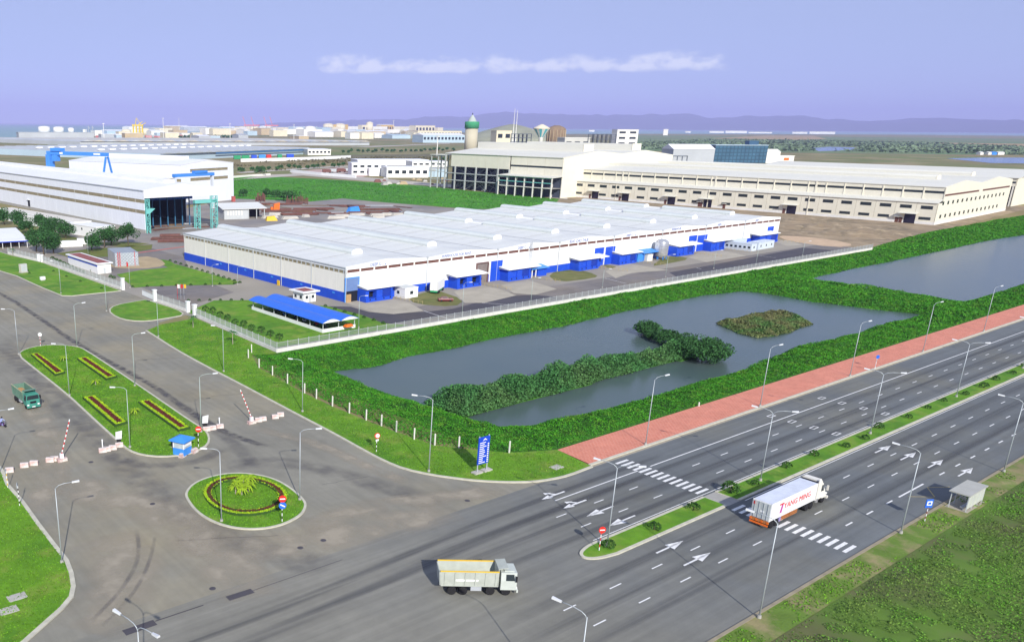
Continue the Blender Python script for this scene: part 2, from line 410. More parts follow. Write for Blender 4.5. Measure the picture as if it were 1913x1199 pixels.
# ------------------------------------------------------------------ roads
def asphalt(name, c, streak, wear, along, other=None):
    m = bpy.data.materials.new(name); m.use_nodes = True; t = m.node_tree; p = t.nodes['Principled BSDF']; p.inputs['Roughness'].default_value = .82; p.inputs['Specular IOR Level'].default_value = .25
    co = t.nodes.new('ShaderNodeTexCoord')
    def noise(s, d, st):
        mp = t.nodes.new('ShaderNodeMapping'); mp.inputs['Scale'].default_value = st; t.links.new(co.outputs['Object'], mp.inputs[0])
        n = t.nodes.new('ShaderNodeTexNoise'); n.inputs['Scale'].default_value = s; n.inputs['Detail'].default_value = d; n.inputs['Roughness'].default_value = .62
        t.links.new(mp.outputs[0], n.inputs[0]); return n.outputs[0]
    def mr(v, a, b, c_, d):
        n = t.nodes.new('ShaderNodeMapRange'); n.inputs[1].default_value = a; n.inputs[2].default_value = b; n.inputs[3].default_value = c_; n.inputs[4].default_value = d
        t.links.new(v, n.inputs[0]); return n.outputs[0]
    def mul(a, b):
        n = t.nodes.new('ShaderNodeMath'); n.operation = 'MULTIPLY'; t.links.new(a, n.inputs[0]); t.links.new(b, n.inputs[1]); return n.outputs[0]
    st = (.02, 1, 1) if along == 'x' else (1, .03, 1)
    a = mr(noise(.75, 3, st), .3, .7, 1-streak, 1+streak); b = mr(noise(.06, 5, (1,1,1)), .3, .7, 1-wear, 1+wear); c3 = mr(noise(14, 2, (1,1,1)), .3, .7, .94, 1.06)
    e = mr(noise(.55, 6, (1,1,1)), .35, .7, .95, 1.05)
    f = mul(mul(mul(a, b), c3), e)
    mx = t.nodes.new('ShaderNodeMix'); mx.data_type = 'RGBA'; mx.inputs[6].default_value = (*c, 1); mx.inputs[7].default_value = (c[0]*1.22, c[1]*1.12, c[2]*.93, 1)
    t.links.new(mr(noise(.035, 4, (1,1,1)), .45, .7, 0, 1), mx.inputs[0])
    sc = t.nodes.new('ShaderNodeMix'); sc.data_type = 'RGBA'; sc.blend_type = 'MULTIPLY'; sc.inputs[0].default_value = 1
    g = t.nodes.new('ShaderNodeCombineColor')
    for i in range(3): t.links.new(f, g.inputs[i])
    src = mx.outputs[2]
    if other:                                  # the junction is worn paler than the running lanes
        sx_ = t.nodes.new('ShaderNodeSeparateXYZ'); t.links.new(co.outputs['Object'], sx_.inputs[0])
        ad = t.nodes.new('ShaderNodeMath'); ad.operation = 'MULTIPLY_ADD'; t.links.new(noise(.09, 3, (1,1,1)), ad.inputs[0]); ad.inputs[1].default_value = 40; t.links.new(sx_.outputs[0], ad.inputs[2])
        m2 = t.nodes.new('ShaderNodeMix'); m2.data_type = 'RGBA'; t.links.new(mr(ad.outputs[0], 70, 130, 0, 1), m2.inputs[0]); m2.inputs[6].default_value = (*other, 1); t.links.new(src, m2.inputs[7]); src = m2.outputs[2]
    t.links.new(src, sc.inputs[6]); t.links.new(g.outputs[0], sc.inputs[7]); t.links.new(sc.outputs[2], p.inputs['Base Color'])
    return m
m_hw = asphalt('highway_asphalt', (.140,.152,.154), .14, .10, 'x', (.225,.218,.182))
m_av = asphalt('avenue_asphalt', (.240,.230,.186), .09, .15, 'y')
m_dark = asphalt('fresh_asphalt', (.075,.072,.085), .10, .12, 'x')
m_old = asphalt('old_asphalt', (.19,.175,.165), .10, .2, 'x')
hw = sheet('highway', [(-600,36.9),(2600,36.9),(2600,73.4),(-600,73.4)], .02, m_hw)
_re = GP([(1104,871.5),(1061,888),(1030,895),(994,900),(945,900.5),(894,898),(857,894),(807,887),(756,876),(719,861),(681,841),(631,813),(593,793),(543,767),(455,720),(376,679),(326,651),(289,627)])
av = sheet('avenue', [(10,73.4),(104.0,73.4)]+[(q.x+.02, max(q.y+.02, 73.5)) for q in _re if q.x < 103.5]+[(92,200),(103.2,205),(103,250),(101,700),(96,1100),(24,1100),(22,300)], .02, m_av)

def strip(name, pts, w0, w1, z0, z1, m, parent=None, kind='structure'):
    """raised strip along an open or closed path, offset w0..w1 to its left"""
    pts = [Vector((q[0], q[1])) for q in pts]; n = len(pts); closed = (pts[0]-pts[-1]).length < 1e-3
    if closed: pts = pts[:-1]; n -= 1
    b = MB(); rows = []
    for i in range(n):
        p0 = pts[(i-1) % n] if (closed or i > 0) else pts[i]; p1 = pts[(i+1) % n] if (closed or i < n-1) else pts[i]
        t = (p1-p0).normalized(); nrm = Vector((-t.y, t.x)); rows.append((pts[i]+nrm*w0, pts[i]+nrm*w1))
    for i in range(n if closed else n-1):
        a, c = rows[i], rows[(i+1) % n]
        b.hexa([(*a[0],z0),(*c[0],z0),(*c[1],z0),(*a[1],z0),(*a[0],z1),(*c[0],z1),(*c[1],z1),(*a[1],z1)])
    me = bpy.data.meshes.new(name); me.from_pydata(b.v, [], b.f); me.update()
    bm = bmesh.new(); bm.from_mesh(me); bmesh.ops.remove_doubles(bm, verts=bm.verts, dist=1e-4)
    # drop the inner partition faces
    seen = {}
    for fc in bm.faces:
        k = tuple(sorted(v.index for v in fc.verts)); seen.setdefault(k, []).append(fc)
    bmesh.ops.delete(bm, geom=[fc for v in seen.values() if len(v) > 1 for fc in v], context='FACES_ONLY')
    bmesh.ops.recalc_face_normals(bm, faces=bm.faces); bm.to_mesh(me); bm.free()
    o = link(name, me, m, parent)
    if parent is None: tag(o, kind=kind)
    return o

# red paving beside the far carriageway
m_red = bpy.data.materials.new('red_paving'); m_red.use_nodes = True
t = m_red.node_tree; p = t.nodes['Principled BSDF']; p.inputs['Roughness'].default_value = .85
co = t.nodes.new('ShaderNodeTexCoord'); br = t.nodes.new('ShaderNodeTexBrick'); br.inputs['Scale'].default_value = 1.0; br.inputs['Brick Width'].default_value = .8; br.inputs['Row Height'].default_value = .4; br.inputs['Mortar Size'].default_value = .04
br.inputs['Color1'].default_value = (.62,.21,.13,1); br.inputs['Color2'].default_value = (.55,.165,.10,1); br.inputs['Mortar'].default_value = (.68,.33,.24,1)
nz = t.nodes.new('ShaderNodeTexNoise'); nz.inputs['Scale'].default_value = .3; nz.inputs['Detail'].default_value = 6
mr_ = t.nodes.new('ShaderNodeMapRange'); mr_.inputs[3].default_value = .8; mr_.inputs[4].default_value = 1.22
mm = t.nodes.new('ShaderNodeMix'); mm.data_type = 'RGBA'; mm.blend_type = 'MULTIPLY'; mm.inputs[0].default_value = 1
g_ = t.nodes.new('ShaderNodeCombineColor')
t.links.new(co.outputs['Object'], br.inputs[0]); t.links.new(co.outputs['Object'], nz.inputs[0]); t.links.new(nz.outputs[0], mr_.inputs[0])
for i in range(3): t.links.new(mr_.outputs[0], g_.inputs[i])
t.links.new(br.outputs[0], mm.inputs[6]); t.links.new(g_.outputs[0], mm.inputs[7]); t.links.new(mm.outputs[2], p.inputs['Base Color'])
rp = [(105.6,73.9),(2600,73.9),(2600,80.2),(106.3,80.6)]
sheet('red_pavement', rp, .15, m_red)
strip('pavement_kerb', [(105.4,73.4),(2600,73.4)], 0, .5, 0, .17, kerbm)
m_gut = mat('gutter_concrete', (.36,.32,.24), .9, .2, .7)
strip('gutter', [(105.4,72.9),(2600,72.9)], 0, .5, .022, .028, m_gut)
# median of the highway, cut by the crossing
m_grass = mat('lawn_grass', (.120,.270,.014), .95, .22, .45, bump=.5, bscale=5, c2=(.075,.205,.012), sc2=.07, c3=(.185,.275,.035))
m_drygrass = mat('dry_verge', (.27,.235,.11), .95, .25, .3, bump=.6, bscale=3, c2=(.12,.20,.03), sc2=.22, t2=(.38,.55))
def raised(name, outline, m, zt=.17, kw=.35, kerb=True, zk=.18):
    """lawn with its kerb: the outline is the kerb's road side"""
    P = [Vector((q[0], q[1])) for q in outline]; n = len(P)
    a = sum(P[i].x*P[(i+1)%n].y-P[(i+1)%n].x*P[i].y for i in range(n))
    if a < 0: P = P[::-1]
    q = []
    for i in range(n):
        tt = (P[(i+1)%n]-P[i-1]).normalized(); q.append(P[i]+Vector((-tt.y, tt.x))*kw*.96)
    o = sheet(name, q, zt, m)
    if kerb: strip('kerb', P+[P[0]], 0, kw, 0, zk, kerbm, o)
    return o
MED0, MED1 = 53.4, 57.1
nose = [(84.5,53.4),(81.4,53.9),(79.9,55.0),(80.4,56.3),(82.6,57.0),(84.5,57.1)]
raised('highway_median', [(109.0,53.4),(90,53.4)]+[(q.x,q.y) for q in smooth_poly(nose, 2, False)]+[(90,57.1),(109.0,57.1)], m_grass, kw=.42)
raised('highway_median', [(112.2,53.4),(1500,53.4),(1500,57.1),(112.2,57.1)], m_grass, kw=.42)
raised('highway_median', [(-400,53.6),(26,53.6),(28.5,54.3),(29.2,55.2),(28.4,56.3),(26,57.0),(-400,57.0)], m_grass, kw=.42)
sheet('median_path', [(109.0,53.4),(112.2,53.4),(112.2,57.1),(109.0,57.1)], .05, grey)
# south verge
strip('verge_kerb', [(70,36.5),(2600,36.5)], 0, .4, 0, .12, mat('dull_kerb', (.30,.26,.18), .9, .25, .6))
sheet('roadside_verge', [(68,33.2),(2600,33.2),(2600,36.5),(68,36.5)], .08, m_drygrass)
m_scrubsoil = mat('scrub_soil', (.10,.185,.025), .95, .3, .2, c2=(.10,.11,.04), sc2=.1)
sheet('scrub_ground', [(60,-60),(700,-60),(700,33.2),(68,33.2)], .05, m_scrubsoil)

# painted markings, children of the road they lie on
def quadm(w, l):
    b = MB(); b.quad((-l/2,-w/2,0),(l/2,-w/2,0),(l/2,w/2,0),(-l/2,w/2,0)); return b.mesh('lane_dash')
dash = quadm(.17, 2.1); dash.materials.append(paint)
for y, x0, st in ((64.5,111.4-32,8.05),(60.8,111.8-32,8.05),(49.0,109.7-40,8.08),(45.3,110.0-48,7.95)):
    for k in range(62):
        x = x0+k*st
        if (108 < x < 113.5) or (x < 84 and y > 50) or x < 66: continue
        link('lane_dash', dash, None, hw, loc=(x, y, .036))
sh2 = quadm(.22, 1.9); sh2.materials.append(paint)
for k in range(50):
    x = 117.4+k*6.1
    if 130.8 < x < 143: continue
    link('lane_dash', sh2, None, hw, loc=(x, 41.3-.00*x, .036))
b = MB(); b.quad((132.6,41.15,.036),(141.0,41.15,.036),(141.0,41.4,.036),(132.6,41.4,.036)); b.build('solid_line', paint, hw)
b = MB(); b.quad((90.5,68.0,.036),(109.8,68.0,.036),(109.8,68.2,.036),(90.5,68.2,.036)); b.build('solid_line', paint, hw)
b = MB(); b.quad((113,68.0,.036),(2000,68.0,.036),(2000,68.2,.036),(113,68.2,.036)); b.build('solid_line', paint, hw)
b = MB(); b.quad((85,57.45,.036),(2000,57.45,.036),(2000,57.58,.036),(85,57.58,.036)); b.build('edge_line', paint, hw)
b = MB(); b.quad((113,53.0,.036),(1500,53.0,.036),(1500,53.12,.036),(113,53.12,.036)); b.build('edge_line', paint, hw)
stripe = quadm(.48, 3.0); stripe.materials.append(paint)
for k in range(14): link('crossing_stripe', stripe, None, hw, loc=(110.9, 58.3+k*1.03, .041))
for k in range(15): link('crossing_stripe', stripe, None, hw, loc=(109.9, 38.0+k*1.02, .041))
b = MB()
b.quad((2.9,-.1,0),(2.9,.1,0),(.2,.1,0),(.2,-.1,0)); b.quad((0,0,0),(1.5,-.55,0),(1.5,.55,0)); v = b
arrow = v.mesh('lane_arrow'); arrow.materials.append(paint)
def put_arrow(x, y, rz, s=1.0):
    o = link('lane_arrow', arrow, None, hw, loc=(x, y, .038)); o.rotation_euler = (0, 0, rz); o.scale = (s*1.0, s*.62, 1)
for y in (51.0, 47.3, 43.5, 39.5): put_arrow(154.6, y, math.pi, 2.0)
for y in (51.0, 47.3): put_arrow(90.5+4, y, math.pi, 2.0)
for y in (62.4, 58.9): put_arrow(90, y, 0, 2.0)
# forked arrows for the two left lanes
b = MB(); b.quad((5,-.15,0),(5,.15,0),(1.4,.15,0),(1.4,-.15,0)); b.quad((0,0,0),(1.9,-.5,0),(1.9,.5,0)); b.quad((2.8,.15,0),(3.3,.15,0),(2.7,.75,0),(2.3,.75,0)); b.quad((3.0,.75,0),(1.7,.75,0),(1.9,1.35,0))
fork = b.mesh('forked_arrow'); fork.materials.append(paint)
for x, y in ((89.2,69.4),(89.4,65.8)): link('forked_arrow', fork, None, hw, loc=(x, y, .038))
# hollow lozenges ahead of the crossing
b = MB(); o_, i_ = [(-1.15,0),(0,-.42),(1.15,0),(0,.42)], [(-.72,0),(0,-.24),(.72,0),(0,.24)]
o_ = [(-.95,-.45),(.95,-.45),(.95,.45),(-.95,.45)]; i_ = [(-.75,-.27),(.75,-.27),(.75,.27),(-.75,.27)]
for k in range(4): b.quad((*o_[k],0),(*o_[(k+1)%4],0),(*i_[(k+1)%4],0),(*i_[k],0))
loz = b.mesh('box_mark'); loz.materials.append(paint)
for x in (153.0, 172.1):
    for y in (70.0, 66.3, 62.5, 58.8): link('box_mark', loz, None, hw, loc=(x, y, .038))
# zigzag bay marks by the bus stop
b = MB()
for q in (((134,40.6),(137,38.4)),((137,38.4),(140,40.4)),((140,40.4),(143,38.6))):
    a, c = Vector(q[0]), Vector(q[1]); n_ = Vector((-(c-a).y, (c-a).x)).normalized()*.07
    b.quad((*(a-n_),.037),(*(c-n_),.037),(*(c+n_),.037),(*(a+n_),.037))
b.build('zigzag_line', yellowline, hw)

# tyre grime on the roads: ribbons that fade out at their edges
def stain_mat(name, c, amt, sc, st=(1,1,1)):
    m = bpy.data.materials.new(name); m.use_nodes = True; t = m.node_tree; p = t.nodes['Principled BSDF']; p.inputs['Base Color'].default_value = (*c,1); p.inputs['Roughness'].default_value = .85
    at = t.nodes.new('ShaderNodeAttribute'); at.attribute_name = 'fade'; co = t.nodes.new('ShaderNodeTexCoord')
    n = t.nodes.new('ShaderNodeTexNoise'); n.inputs['Scale'].default_value = sc; n.inputs['Detail'].default_value = 5; mp = t.nodes.new('ShaderNodeMapping'); mp.inputs['Scale'].default_value = st; t.links.new(co.outputs['Object'], mp.inputs[0]); t.links.new(mp.outputs[0], n.inputs[0])
    r = t.nodes.new('ShaderNodeMapRange'); r.inputs[1].default_value = .3; r.inputs[2].default_value = .65; r.inputs[4].default_value = amt; t.links.new(n.outputs[0], r.inputs[0])
    x = t.nodes.new('ShaderNodeMath'); x.operation = 'MULTIPLY'; t.links.new(at.outputs['Fac'], x.inputs[0]); t.links.new(r.outputs[0], x.inputs[1])
    t.links.new(x.outputs[0], p.inputs['Alpha']); return m
m_tyre = stain_mat('tyre_grime', (.095,.090,.095), .75, .6)
m_tyre2 = stain_mat('faint_tyre_grime', (.145,.138,.138), .38, .35)
m_tyre3 = stain_mat('lane_tyre_grime', (.095,.098,.104), .5, 1.1, (.012,1,1))
m_dust = stain_mat('pale_road_dust', (.42,.37,.28), .75, .25)
STZ = [.0210]
def stain(name, path, w, m, parent, it=2):
    P = smooth_poly(path, it, False); v = []; f = []; fd = []
    STZ[0] += .0004
    for i, q in enumerate(P):
        tt = (P[min(i+1,len(P)-1)]-P[max(i-1,0)]).normalized(); n_ = Vector((-tt.y, tt.x)); e = min(1, i/3, (len(P)-1-i)/3)
        for k, a in ((-1,0),(-.4,1),(.4,1),(1,0)): v.append((*(q+n_*w*k), STZ[0])); fd.append(a*e)
    for i in range(len(P)-1):
        for k in range(3): f.append((i*4+k, i*4+k+1, i*4+k+5, i*4+k+4))
    me = bpy.data.meshes.new(name); me.from_pydata(v, [], f); me.update(); fix_normals(me)
    a = me.attributes.new('fade', 'FLOAT', 'POINT'); a.data.foreach_set('value', fd)
    return link(name, me, m, parent)
stain('tyre_stain', GP([(-40,530),(20,558),(60,585),(100,612),(140,640),(190,668),(235,692),(290,722),(330,752),(380,785),(430,812),(500,835)]), 1.0, m_tyre, av)
stain('tyre_stain', GP([(330,752),(380,785),(420,815),(455,845),(470,870)]), 1.6, m_tyre2, av)
stain('tyre_stain', GP([(0,640),(60,700),(130,770),(200,840),(290,920),(380,980),(480,1030),(620,1060)]), 3.2, m_tyre2, av)
stain('tyre_stain', GP([(200,850),(270,872),(330,868),(380,860),(420,835)]), 1.4, m_tyre2, av)
stain('tyre_stain', GP([(420,870),(520,860),(620,880),(700,905),(790,930)]), 2.6, m_tyre2, av)
stain('dust_stain', GP([(60,960),(110,880),(80,790),(40,720)]), 3.0, m_dust, av)
stain('dust_stain', GP([(190,1000),(240,1040),(230,1110),(150,1180)]), 5.0, m_dust, av)
stain('dust_stain', GP([(330,1000),(450,1030),(600,1010),(700,985),(850,950)]), 4.0, m_dust, av)
stain('dust_stain', GP([(120,900),(200,930),(320,960),(420,1040),(470,1120)]), 4.5, m_dust, av)
stain('dust_stain', GP([(560,990),(700,940),(840,930),(940,910)]), 2.5, m_dust, av)
stain('dust_stain', GP([(480,800),(600,830),(680,870),(760,900)]), 1.6, m_dust, av)
stain('tyre_stain', GP([(255,985),(262,1040),(230,1100),(170,1160)]), .35, m_tyre2, av)
stain('tyre_stain', GP([(290,1000),(280,1050),(250,1110),(190,1170)]), .3, m_tyre2, av)
for y, w in ((62.6,.9),(66.3,.8),(59.2,.7),(47.2,1.0),(50.8,.9),(43.4,.8)):
    stain('tyre_stain', [(60,y),(110,y+.1),(200,y),(320,y),(500,y)], w, m_tyre3, hw, 2)
stain('tyre_stain', [(10,62),(40,63.2),(75,66),(110,66.4)], 1.1, m_tyre3, hw)
stain('tyre_stain', [(5,66),(45,66.5),(80,69.5),(120,70)], .8, m_tyre3, hw)
b = MB(); q = G(218,1182), G(280,1165)
def joint(a, c, w):
    a = G(*a); c = G(*c); n_ = Vector((-(c-a).y, (c-a).x, 0)).normalized()*w
    bb = MB(); bb.quad(*[(p_.x, p_.y, .034) for p_ in (a-n_, c-n_, c+n_, a+n_)]); bb.build('repair_patch', m_dark, hw)
joint((232,1182),(290,1162),.55); joint((425,1118),(472,1103),.5); joint((290,1160),(380,1130),.08); joint((472,1103),(640,1045),.05)
for a, c in (((60,560),(190,560)),((150,600),(280,595)),((255,672),(350,668)),((395,740),(470,735)),((90,800),(170,790)),((20,720),(110,715)),((600,905),(690,890)),((330,1010),(520,1000))):
    a_, c_ = G(*a), G(*c); n_ = Vector((-(c_-a_).y, (c_-a_).x, 0)).normalized()*.035; bb = MB(); pr = [a_+(c_-a_)*k/8+n_*rnd.uniform(-5,5) for k in range(9)]
    for k in range(8): bb.quad(*[(p_.x, p_.y, .0345) for p_ in (pr[k]-n_, pr[k+1]-n_, pr[k+1]+n_, pr[k]+n_)])
    bb.build('sealed_crack', m_dark, av)
# manhole covers
for x, y in ((285,941),(397,1099),(561,1023),(604,1009),(873,935),(170,863)):
    q = G(x, y); b = MB(); b.cyl(0,0,0,.012,.38,n=16); tag(b.build('manhole_cover', m_dark, av if q.y > 73.4 else hw, loc=(q.x, q.y, .022)))

# ------------------------------------------------------------------ lawns with kerbs
IS1 = GP([(31,663),(45,653),(75,646),(113,645),(146,648),(161,654),(226,697),(301,748),(356,786),(384,803),(393,816),(391,831),(371,843),(346,851),(301,855),(263,851),(238,842),(221,827),(176,786),(125,738),(63,689)])
IS2 = GP([(345,921),(347,933),(365,957),(395,976),(434,988),(479,991),(524,984),(560,967),(573,951),(572,936),(545,912),(515,895),(479,886),(434,883),(389,891),(359,904)])
L3 = GP([(18,906),(45,936),(75,978),(105,1017),(129,1047),(138,1071),(142,1095),(138,1115),(120,1137),(90,1164),(51,1199),(-60,1290)])
L3 = [Vector((26.5,700,0)), Vector((29.5,122,0))]+L3+[Vector((-80,80,0)), Vector((-80,700,0))]
raised('traffic_island_lawn', blob(IS1, 1), m_grass)
raised('round_island_lawn', blob(IS2, 2), m_grass)
raised('verge_lawn', L3, m_grass, kw=.55)
POSTS = [(470,660),(464,670),(484,688),(509,702),(537,717),(569,735.5),(591,746),(621,760),(652.5,773),(684,786),(712.5,796),(740,808),(773.5,822),(812,833),(857,838),(951,847)]
edge4 = GP([(274,618),(289,627),(326,651),(376,679),(455,720),(543,767),(593,793),(631,813),(681,841),(719,861),(756,876),(807,887),(857,894),(894,898),(945,900.5),(994,900),(1030,895),(1061,888),(1104,871.5)])
back4 = [Vector((106.3,80.6,0))]+GP([(951,847),(857,838),(812,833),(740,808),(684,786),(621,760),(569,735.5),(509,702),(484,688),(470,664),(519,662)])+[Vector((101.3,157.5,0)),Vector((102.6,201,0))]+GP([(351,598),(301,607)])
corner = sheet('corner_lawn', edge4+back4, .15, m_grass)
strip('kerb', smooth_poly(edge4, 1, False), -.38, .05, 0, .18, kerbm, corner)
L5 = GP([(-60,478),(0,507),(30,516),(60,530),(83,540),(115,553),(135,553.5),(226,544)])+[Vector((101.2,251,0)),Vector((98.7,316,0)),Vector((94.2,340,0)),Vector((91,380,0))]
raised('gate_lawn', L5, m_grass)
L6 = GP([(201,581),(216,593),(241,600),(276,601),(314,595),(347,589)])+[Vector((103.6,212,0)),Vector((102.2,226,0))]+GP([(276,560),(250,564),(213,571)])
raised('small_gate_lawn', blob(L6, 1), m_grass)

# ------------------------------------------------------------------ compound yards
m_conc = mat('yard_concrete', (.33,.30,.245), .9, .15, .12, c2=(.27,.25,.215), sc2=.06)
sheet('compound_yard', [(102.8,160.4),(416,164),(414,300),(150,420),(92,420),(99,320),(102,250)], .03, m_conc)
sheet('yard_asphalt', [(108,215),(112,330),(150,330),(150,300),(133,260),(130,226)], .036, m_old)
sheet('yard_asphalt', [(146,161.2),(415,165),(414,182),(146,178)], .038, m_dark if False else m_old)
sheet('fresh_yard_asphalt', GP([(655,600),(720,608),(870,585),(1045,556),(1000,551),(940,553),(845,577),(790,583),(738,586),(690,583),(655,573),(610,572)]), .044, m_dark)
sheet('fresh_yard_asphalt', GP([(1270,521),(1340,507),(1460,487),(1560,468),(1500,463),(1420,478),(1320,497),(1250,509)]), .044, m_dark)
m_dryg = mat('yard_grass', (.17,.165,.055), .95, .2, .3, c2=(.12,.14,.035), sc2=.2)
for pts in ([(762,556),(775,568),(850,574),(868,560),(812,541)], [(1022,512),(1040,528),(1110,520),(1118,514),(1068,500)], [(1215,498),(1240,494),(1292,484),(1262,478),(1240,481)], [(1120,492),(1140,503),(1160,500)]):
    sheet('yard_grass_patch', blob(GP(pts), 1), .050, m_dryg)
m_apron = mat('apron_concrete', (.40,.365,.29), .9, .14, .25)
for pts in ([(645,566),(700,584),(735,587),(792,581),(765,566),(720,555),(672,560)], [(848,545),(868,566),(905,566),(965,552),(932,540),(893,531)], [(935,533),(960,548),(1000,551),(1040,540),(985,523)],
            [(1130,507),(1150,520),(1180,510),(1250,505),(1200,497),(1170,491)], [(1285,481),(1320,490),(1395,478),(1350,468),(1310,470)], [(1445,452),(1470,460),(1500,458),(1470,449)]):
    sheet('concrete_apron', GP(pts), .056, m_apron)
# white bay lines on the yard
b = MB()
for a, c in (((792,581),(860,603)),((900,566),(985,572)),((1130,520),(1170,530)),((1300,500),(1310,503)),((1420,478),(1450,482))):
    a = G(*a); c = G(*c); n_ = Vector((-(c-a).y, (c-a).x, 0)).normalized()*.10
    b.quad(*[(p_.x, p_.y, .062) for p_ in (a-n_, c-n_, c+n_, a+n_)])
tag(b.build('yard_line', paint), kind='structure')
C1 = GP([(218,513),(251,538),(276,535.5),(360,533),(436,532),(447,527),(326,493),(316,487),(301,485),(290,489),(314,500),(262,505)])
sheet('compound_lawn', C1, .07, m_grass)
C2 = [Vector((104.4,208,0)),Vector((103.8,201,0)),Vector((103,161,0)),Vector((146,161.5,0))]+GP([(716,604),(674,588),(610,572),(600,571),(576,575),(560,566),(478,567),(470,561),(400,561.5)])
sheet('canopy_lawn', C2, .07, m_grass)
sheet('sand_patch', blob(GP([(205,500),(262,503),(312,497),(300,484),(268,478),(195,490)]), 1), .078, soil)
m_olive = mat('dry_lawn', (.17,.175,.045), .95, .2, .3, c2=(.11,.15,.03), sc2=.15)
for pts in ([(0,425),(60,425),(112,436),(160,449),(165,457),(130,462),(100,452),(60,455),(0,440)], [(105,474),(160,466),(285,457),(283,466),(235,474),(215,480),(130,481)], [(150,455),(225,452),(280,455),(240,462)]):
    sheet('tree_lawn', GP(pts), .082, m_olive)
sheet('red_edging', GP([(242,474),(348,460),(348,461.5),(242,475.5)]), .09, mat('faded_red_edging', (.50,.16,.13), .8, .2, .5))
m_yard2 = mat('steel_yard_ground', (.24,.225,.215), .92, .2, .05, c2=(.30,.27,.23), sc2=.03)
sheet('steel_yard', GP([(100,478),(225,490),(330,488),(352,480),(720,430),(1030,392),(880,391),(830,388),(640,371),(440,372),(400,378),(300,400),(240,432),(150,455)]), .034, m_yard2)
m_field = mat('field_grass', (.060,.245,.012), .95, .25, .06, c2=(.040,.185,.012), sc2=.03, c3=(.10,.24,.03), bump=.6, bscale=.6, stretch=(1,1,1))
sheet('green_field', GP([(430,331),(500,329.5),(640,337),(800,348),(880,357),(1045,372),(1030,390),(880,391),(830,387),(700,377),(640,371),(580,377),(430,371)]), .06, m_field)
m_soil2 = mat('bare_soil', (.33,.25,.155), .95, .2, .08, c2=(.20,.16,.10), sc2=.05, c3=(.40,.31,.20), bump=.8, bscale=.35)
sheet('bare_soil', [(415,161),(470,166),(560,178),(700,192),(760,200),(760,420),(430,480),(415,300)], .02, m_soil2)
sheet('pale_sand', blob(GP([(1450,440),(1500,442),(1560,449),(1600,458),(1560,463),(1470,450)]), 1), .05, mat('pale_sand', (.55,.40,.26), .95, .15, .2))
# far ground cover: tan flats, blue ponds, roads
m_tan = mat('tan_flat', (.36,.27,.13), .95, .15, .004); m_pw = mat('far_pond', (.06,.16,.28), .15, .1, .01)
m_grn = mat('far_green', (.12,.20,.08), .95, .25, .005, c2=(.19,.21,.09), sc2=.002)
m_path = mat('pale_track', (.46,.42,.36), .95, .15, .02)
for nm, pts, z, m in (('tan_flat', [(1330,259),(1430,253.5),(1520,254),(1545,260),(1480,263),(1380,262)], .30, m_tan), ('tan_flat', [(1680,266),(1913,269),(2000,276),(1850,273)], .30, m_tan),
                      ('far_pond', [(1768,296.5),(1830,295),(2000,295),(2000,307),(1850,305)], .25, m_pw), ('far_pond', [(1515,277),(1550,274.5),(1598,276),(1590,281),(1530,283)], .25, m_pw),
                      ('far_pond', [(1440,277),(1480,276),(1460,281)], .25, m_pw), ('far_green_flat', [(1190,253),(1913,259),(2100,262),(2100,290),(1700,289),(1190,282)], .15, m_grn),
                      ('far_green_flat', [(560,300),(860,296),(860,288),(620,290)], .15, mat('far_olive', (.15,.14,.075), .95, .2, .01)),
                      ('pale_track', [(432,337),(500,327),(620,322),(660,323),(520,331)], .08, m_path), ('pale_track', [(540,321),(700,333),(860,347),(1060,369),(1060,373),(860,352),(640,335),(550,327)], .09, m_path),
                      ('pale_track', [(640,276),(700,273),(760,271),(840,268),(840,269),(700,275)], .20, m_path), ('pale_track', [(440,322),(620,311),(830,303),(830,305),(620,313.5),(450,324)], .08, m_path)):
    sheet(nm, GP(pts), z, m)
# ------------------------------------------------------------------ building survey helpers
def frame(o): return Vector((o.location.x, o.location.y)), o.rotation_euler.z
def _hit(o, px, py, axis_, off):
    O, rz = frame(o); d = ray(px, py); c, s = math.cos(rz), math.sin(rz)
    lx, ly = -O.x*c-O.y*s, O.x*s-O.y*c                      # camera foot in local axes
    dx, dy = d.x*c+d.y*s, -d.x*s+d.y*c
    t = (off-ly)/dy if axis_ == 'y' else (off-lx)/dx
    return (lx+dx*t, ly+dy*t, CAMH+d.z*t)
def onfront(o, px, py, y=0.0): h = _hit(o, px, py, 'y', y); return h[0], h[2]
def onside(o, px, py, x=0.0): h = _hit(o, px, py, 'x', x); return h[1], h[2]
def local(o, p):
    O, rz = frame(o); v = Vector((p[0], p[1]))-O; c, s = math.cos(rz), math.sin(rz); return v.x*c+v.y*s, -v.x*s+v.y*c
def lettering(text, size, m, parent, loc, rot=(math.pi/2,0,0), sx=1.0, ext=.03):
    cu = bpy.data.curves.new('lettering', 'FONT'); cu.body = text; cu.size = size; cu.extrude = ext; cu.align_x = 'CENTER'; cu.align_y = 'CENTER'; cu.resolution_u = 2
    tmp = bpy.data.objects.new('tmp', cu); me = bpy.data.meshes.new_from_object(tmp); bpy.data.objects.remove(tmp); bpy.data.curves.remove(cu)
    o = link('lettering', me, m, parent, loc=loc); o.rotation_euler = rot; o.scale = (sx, 1, 1); return o

# ------------------------------------------------------------------ main warehouse: eight low gables
WL, WD, NB = 264.0, 99.0, 8; BAY = WL/NB
wh = thing('warehouse', 'long white warehouse with eight low roof ridges and a blue base beside the pond', 'warehouse', (149.9,194.6,0), math.radians(1.6))
m_inkblue = mat('faded_blue_lettering', (.05,.10,.34), .7, .2, 2)
def meshes(b, name, m): me = b.mesh(name); me.materials.append(m); return me
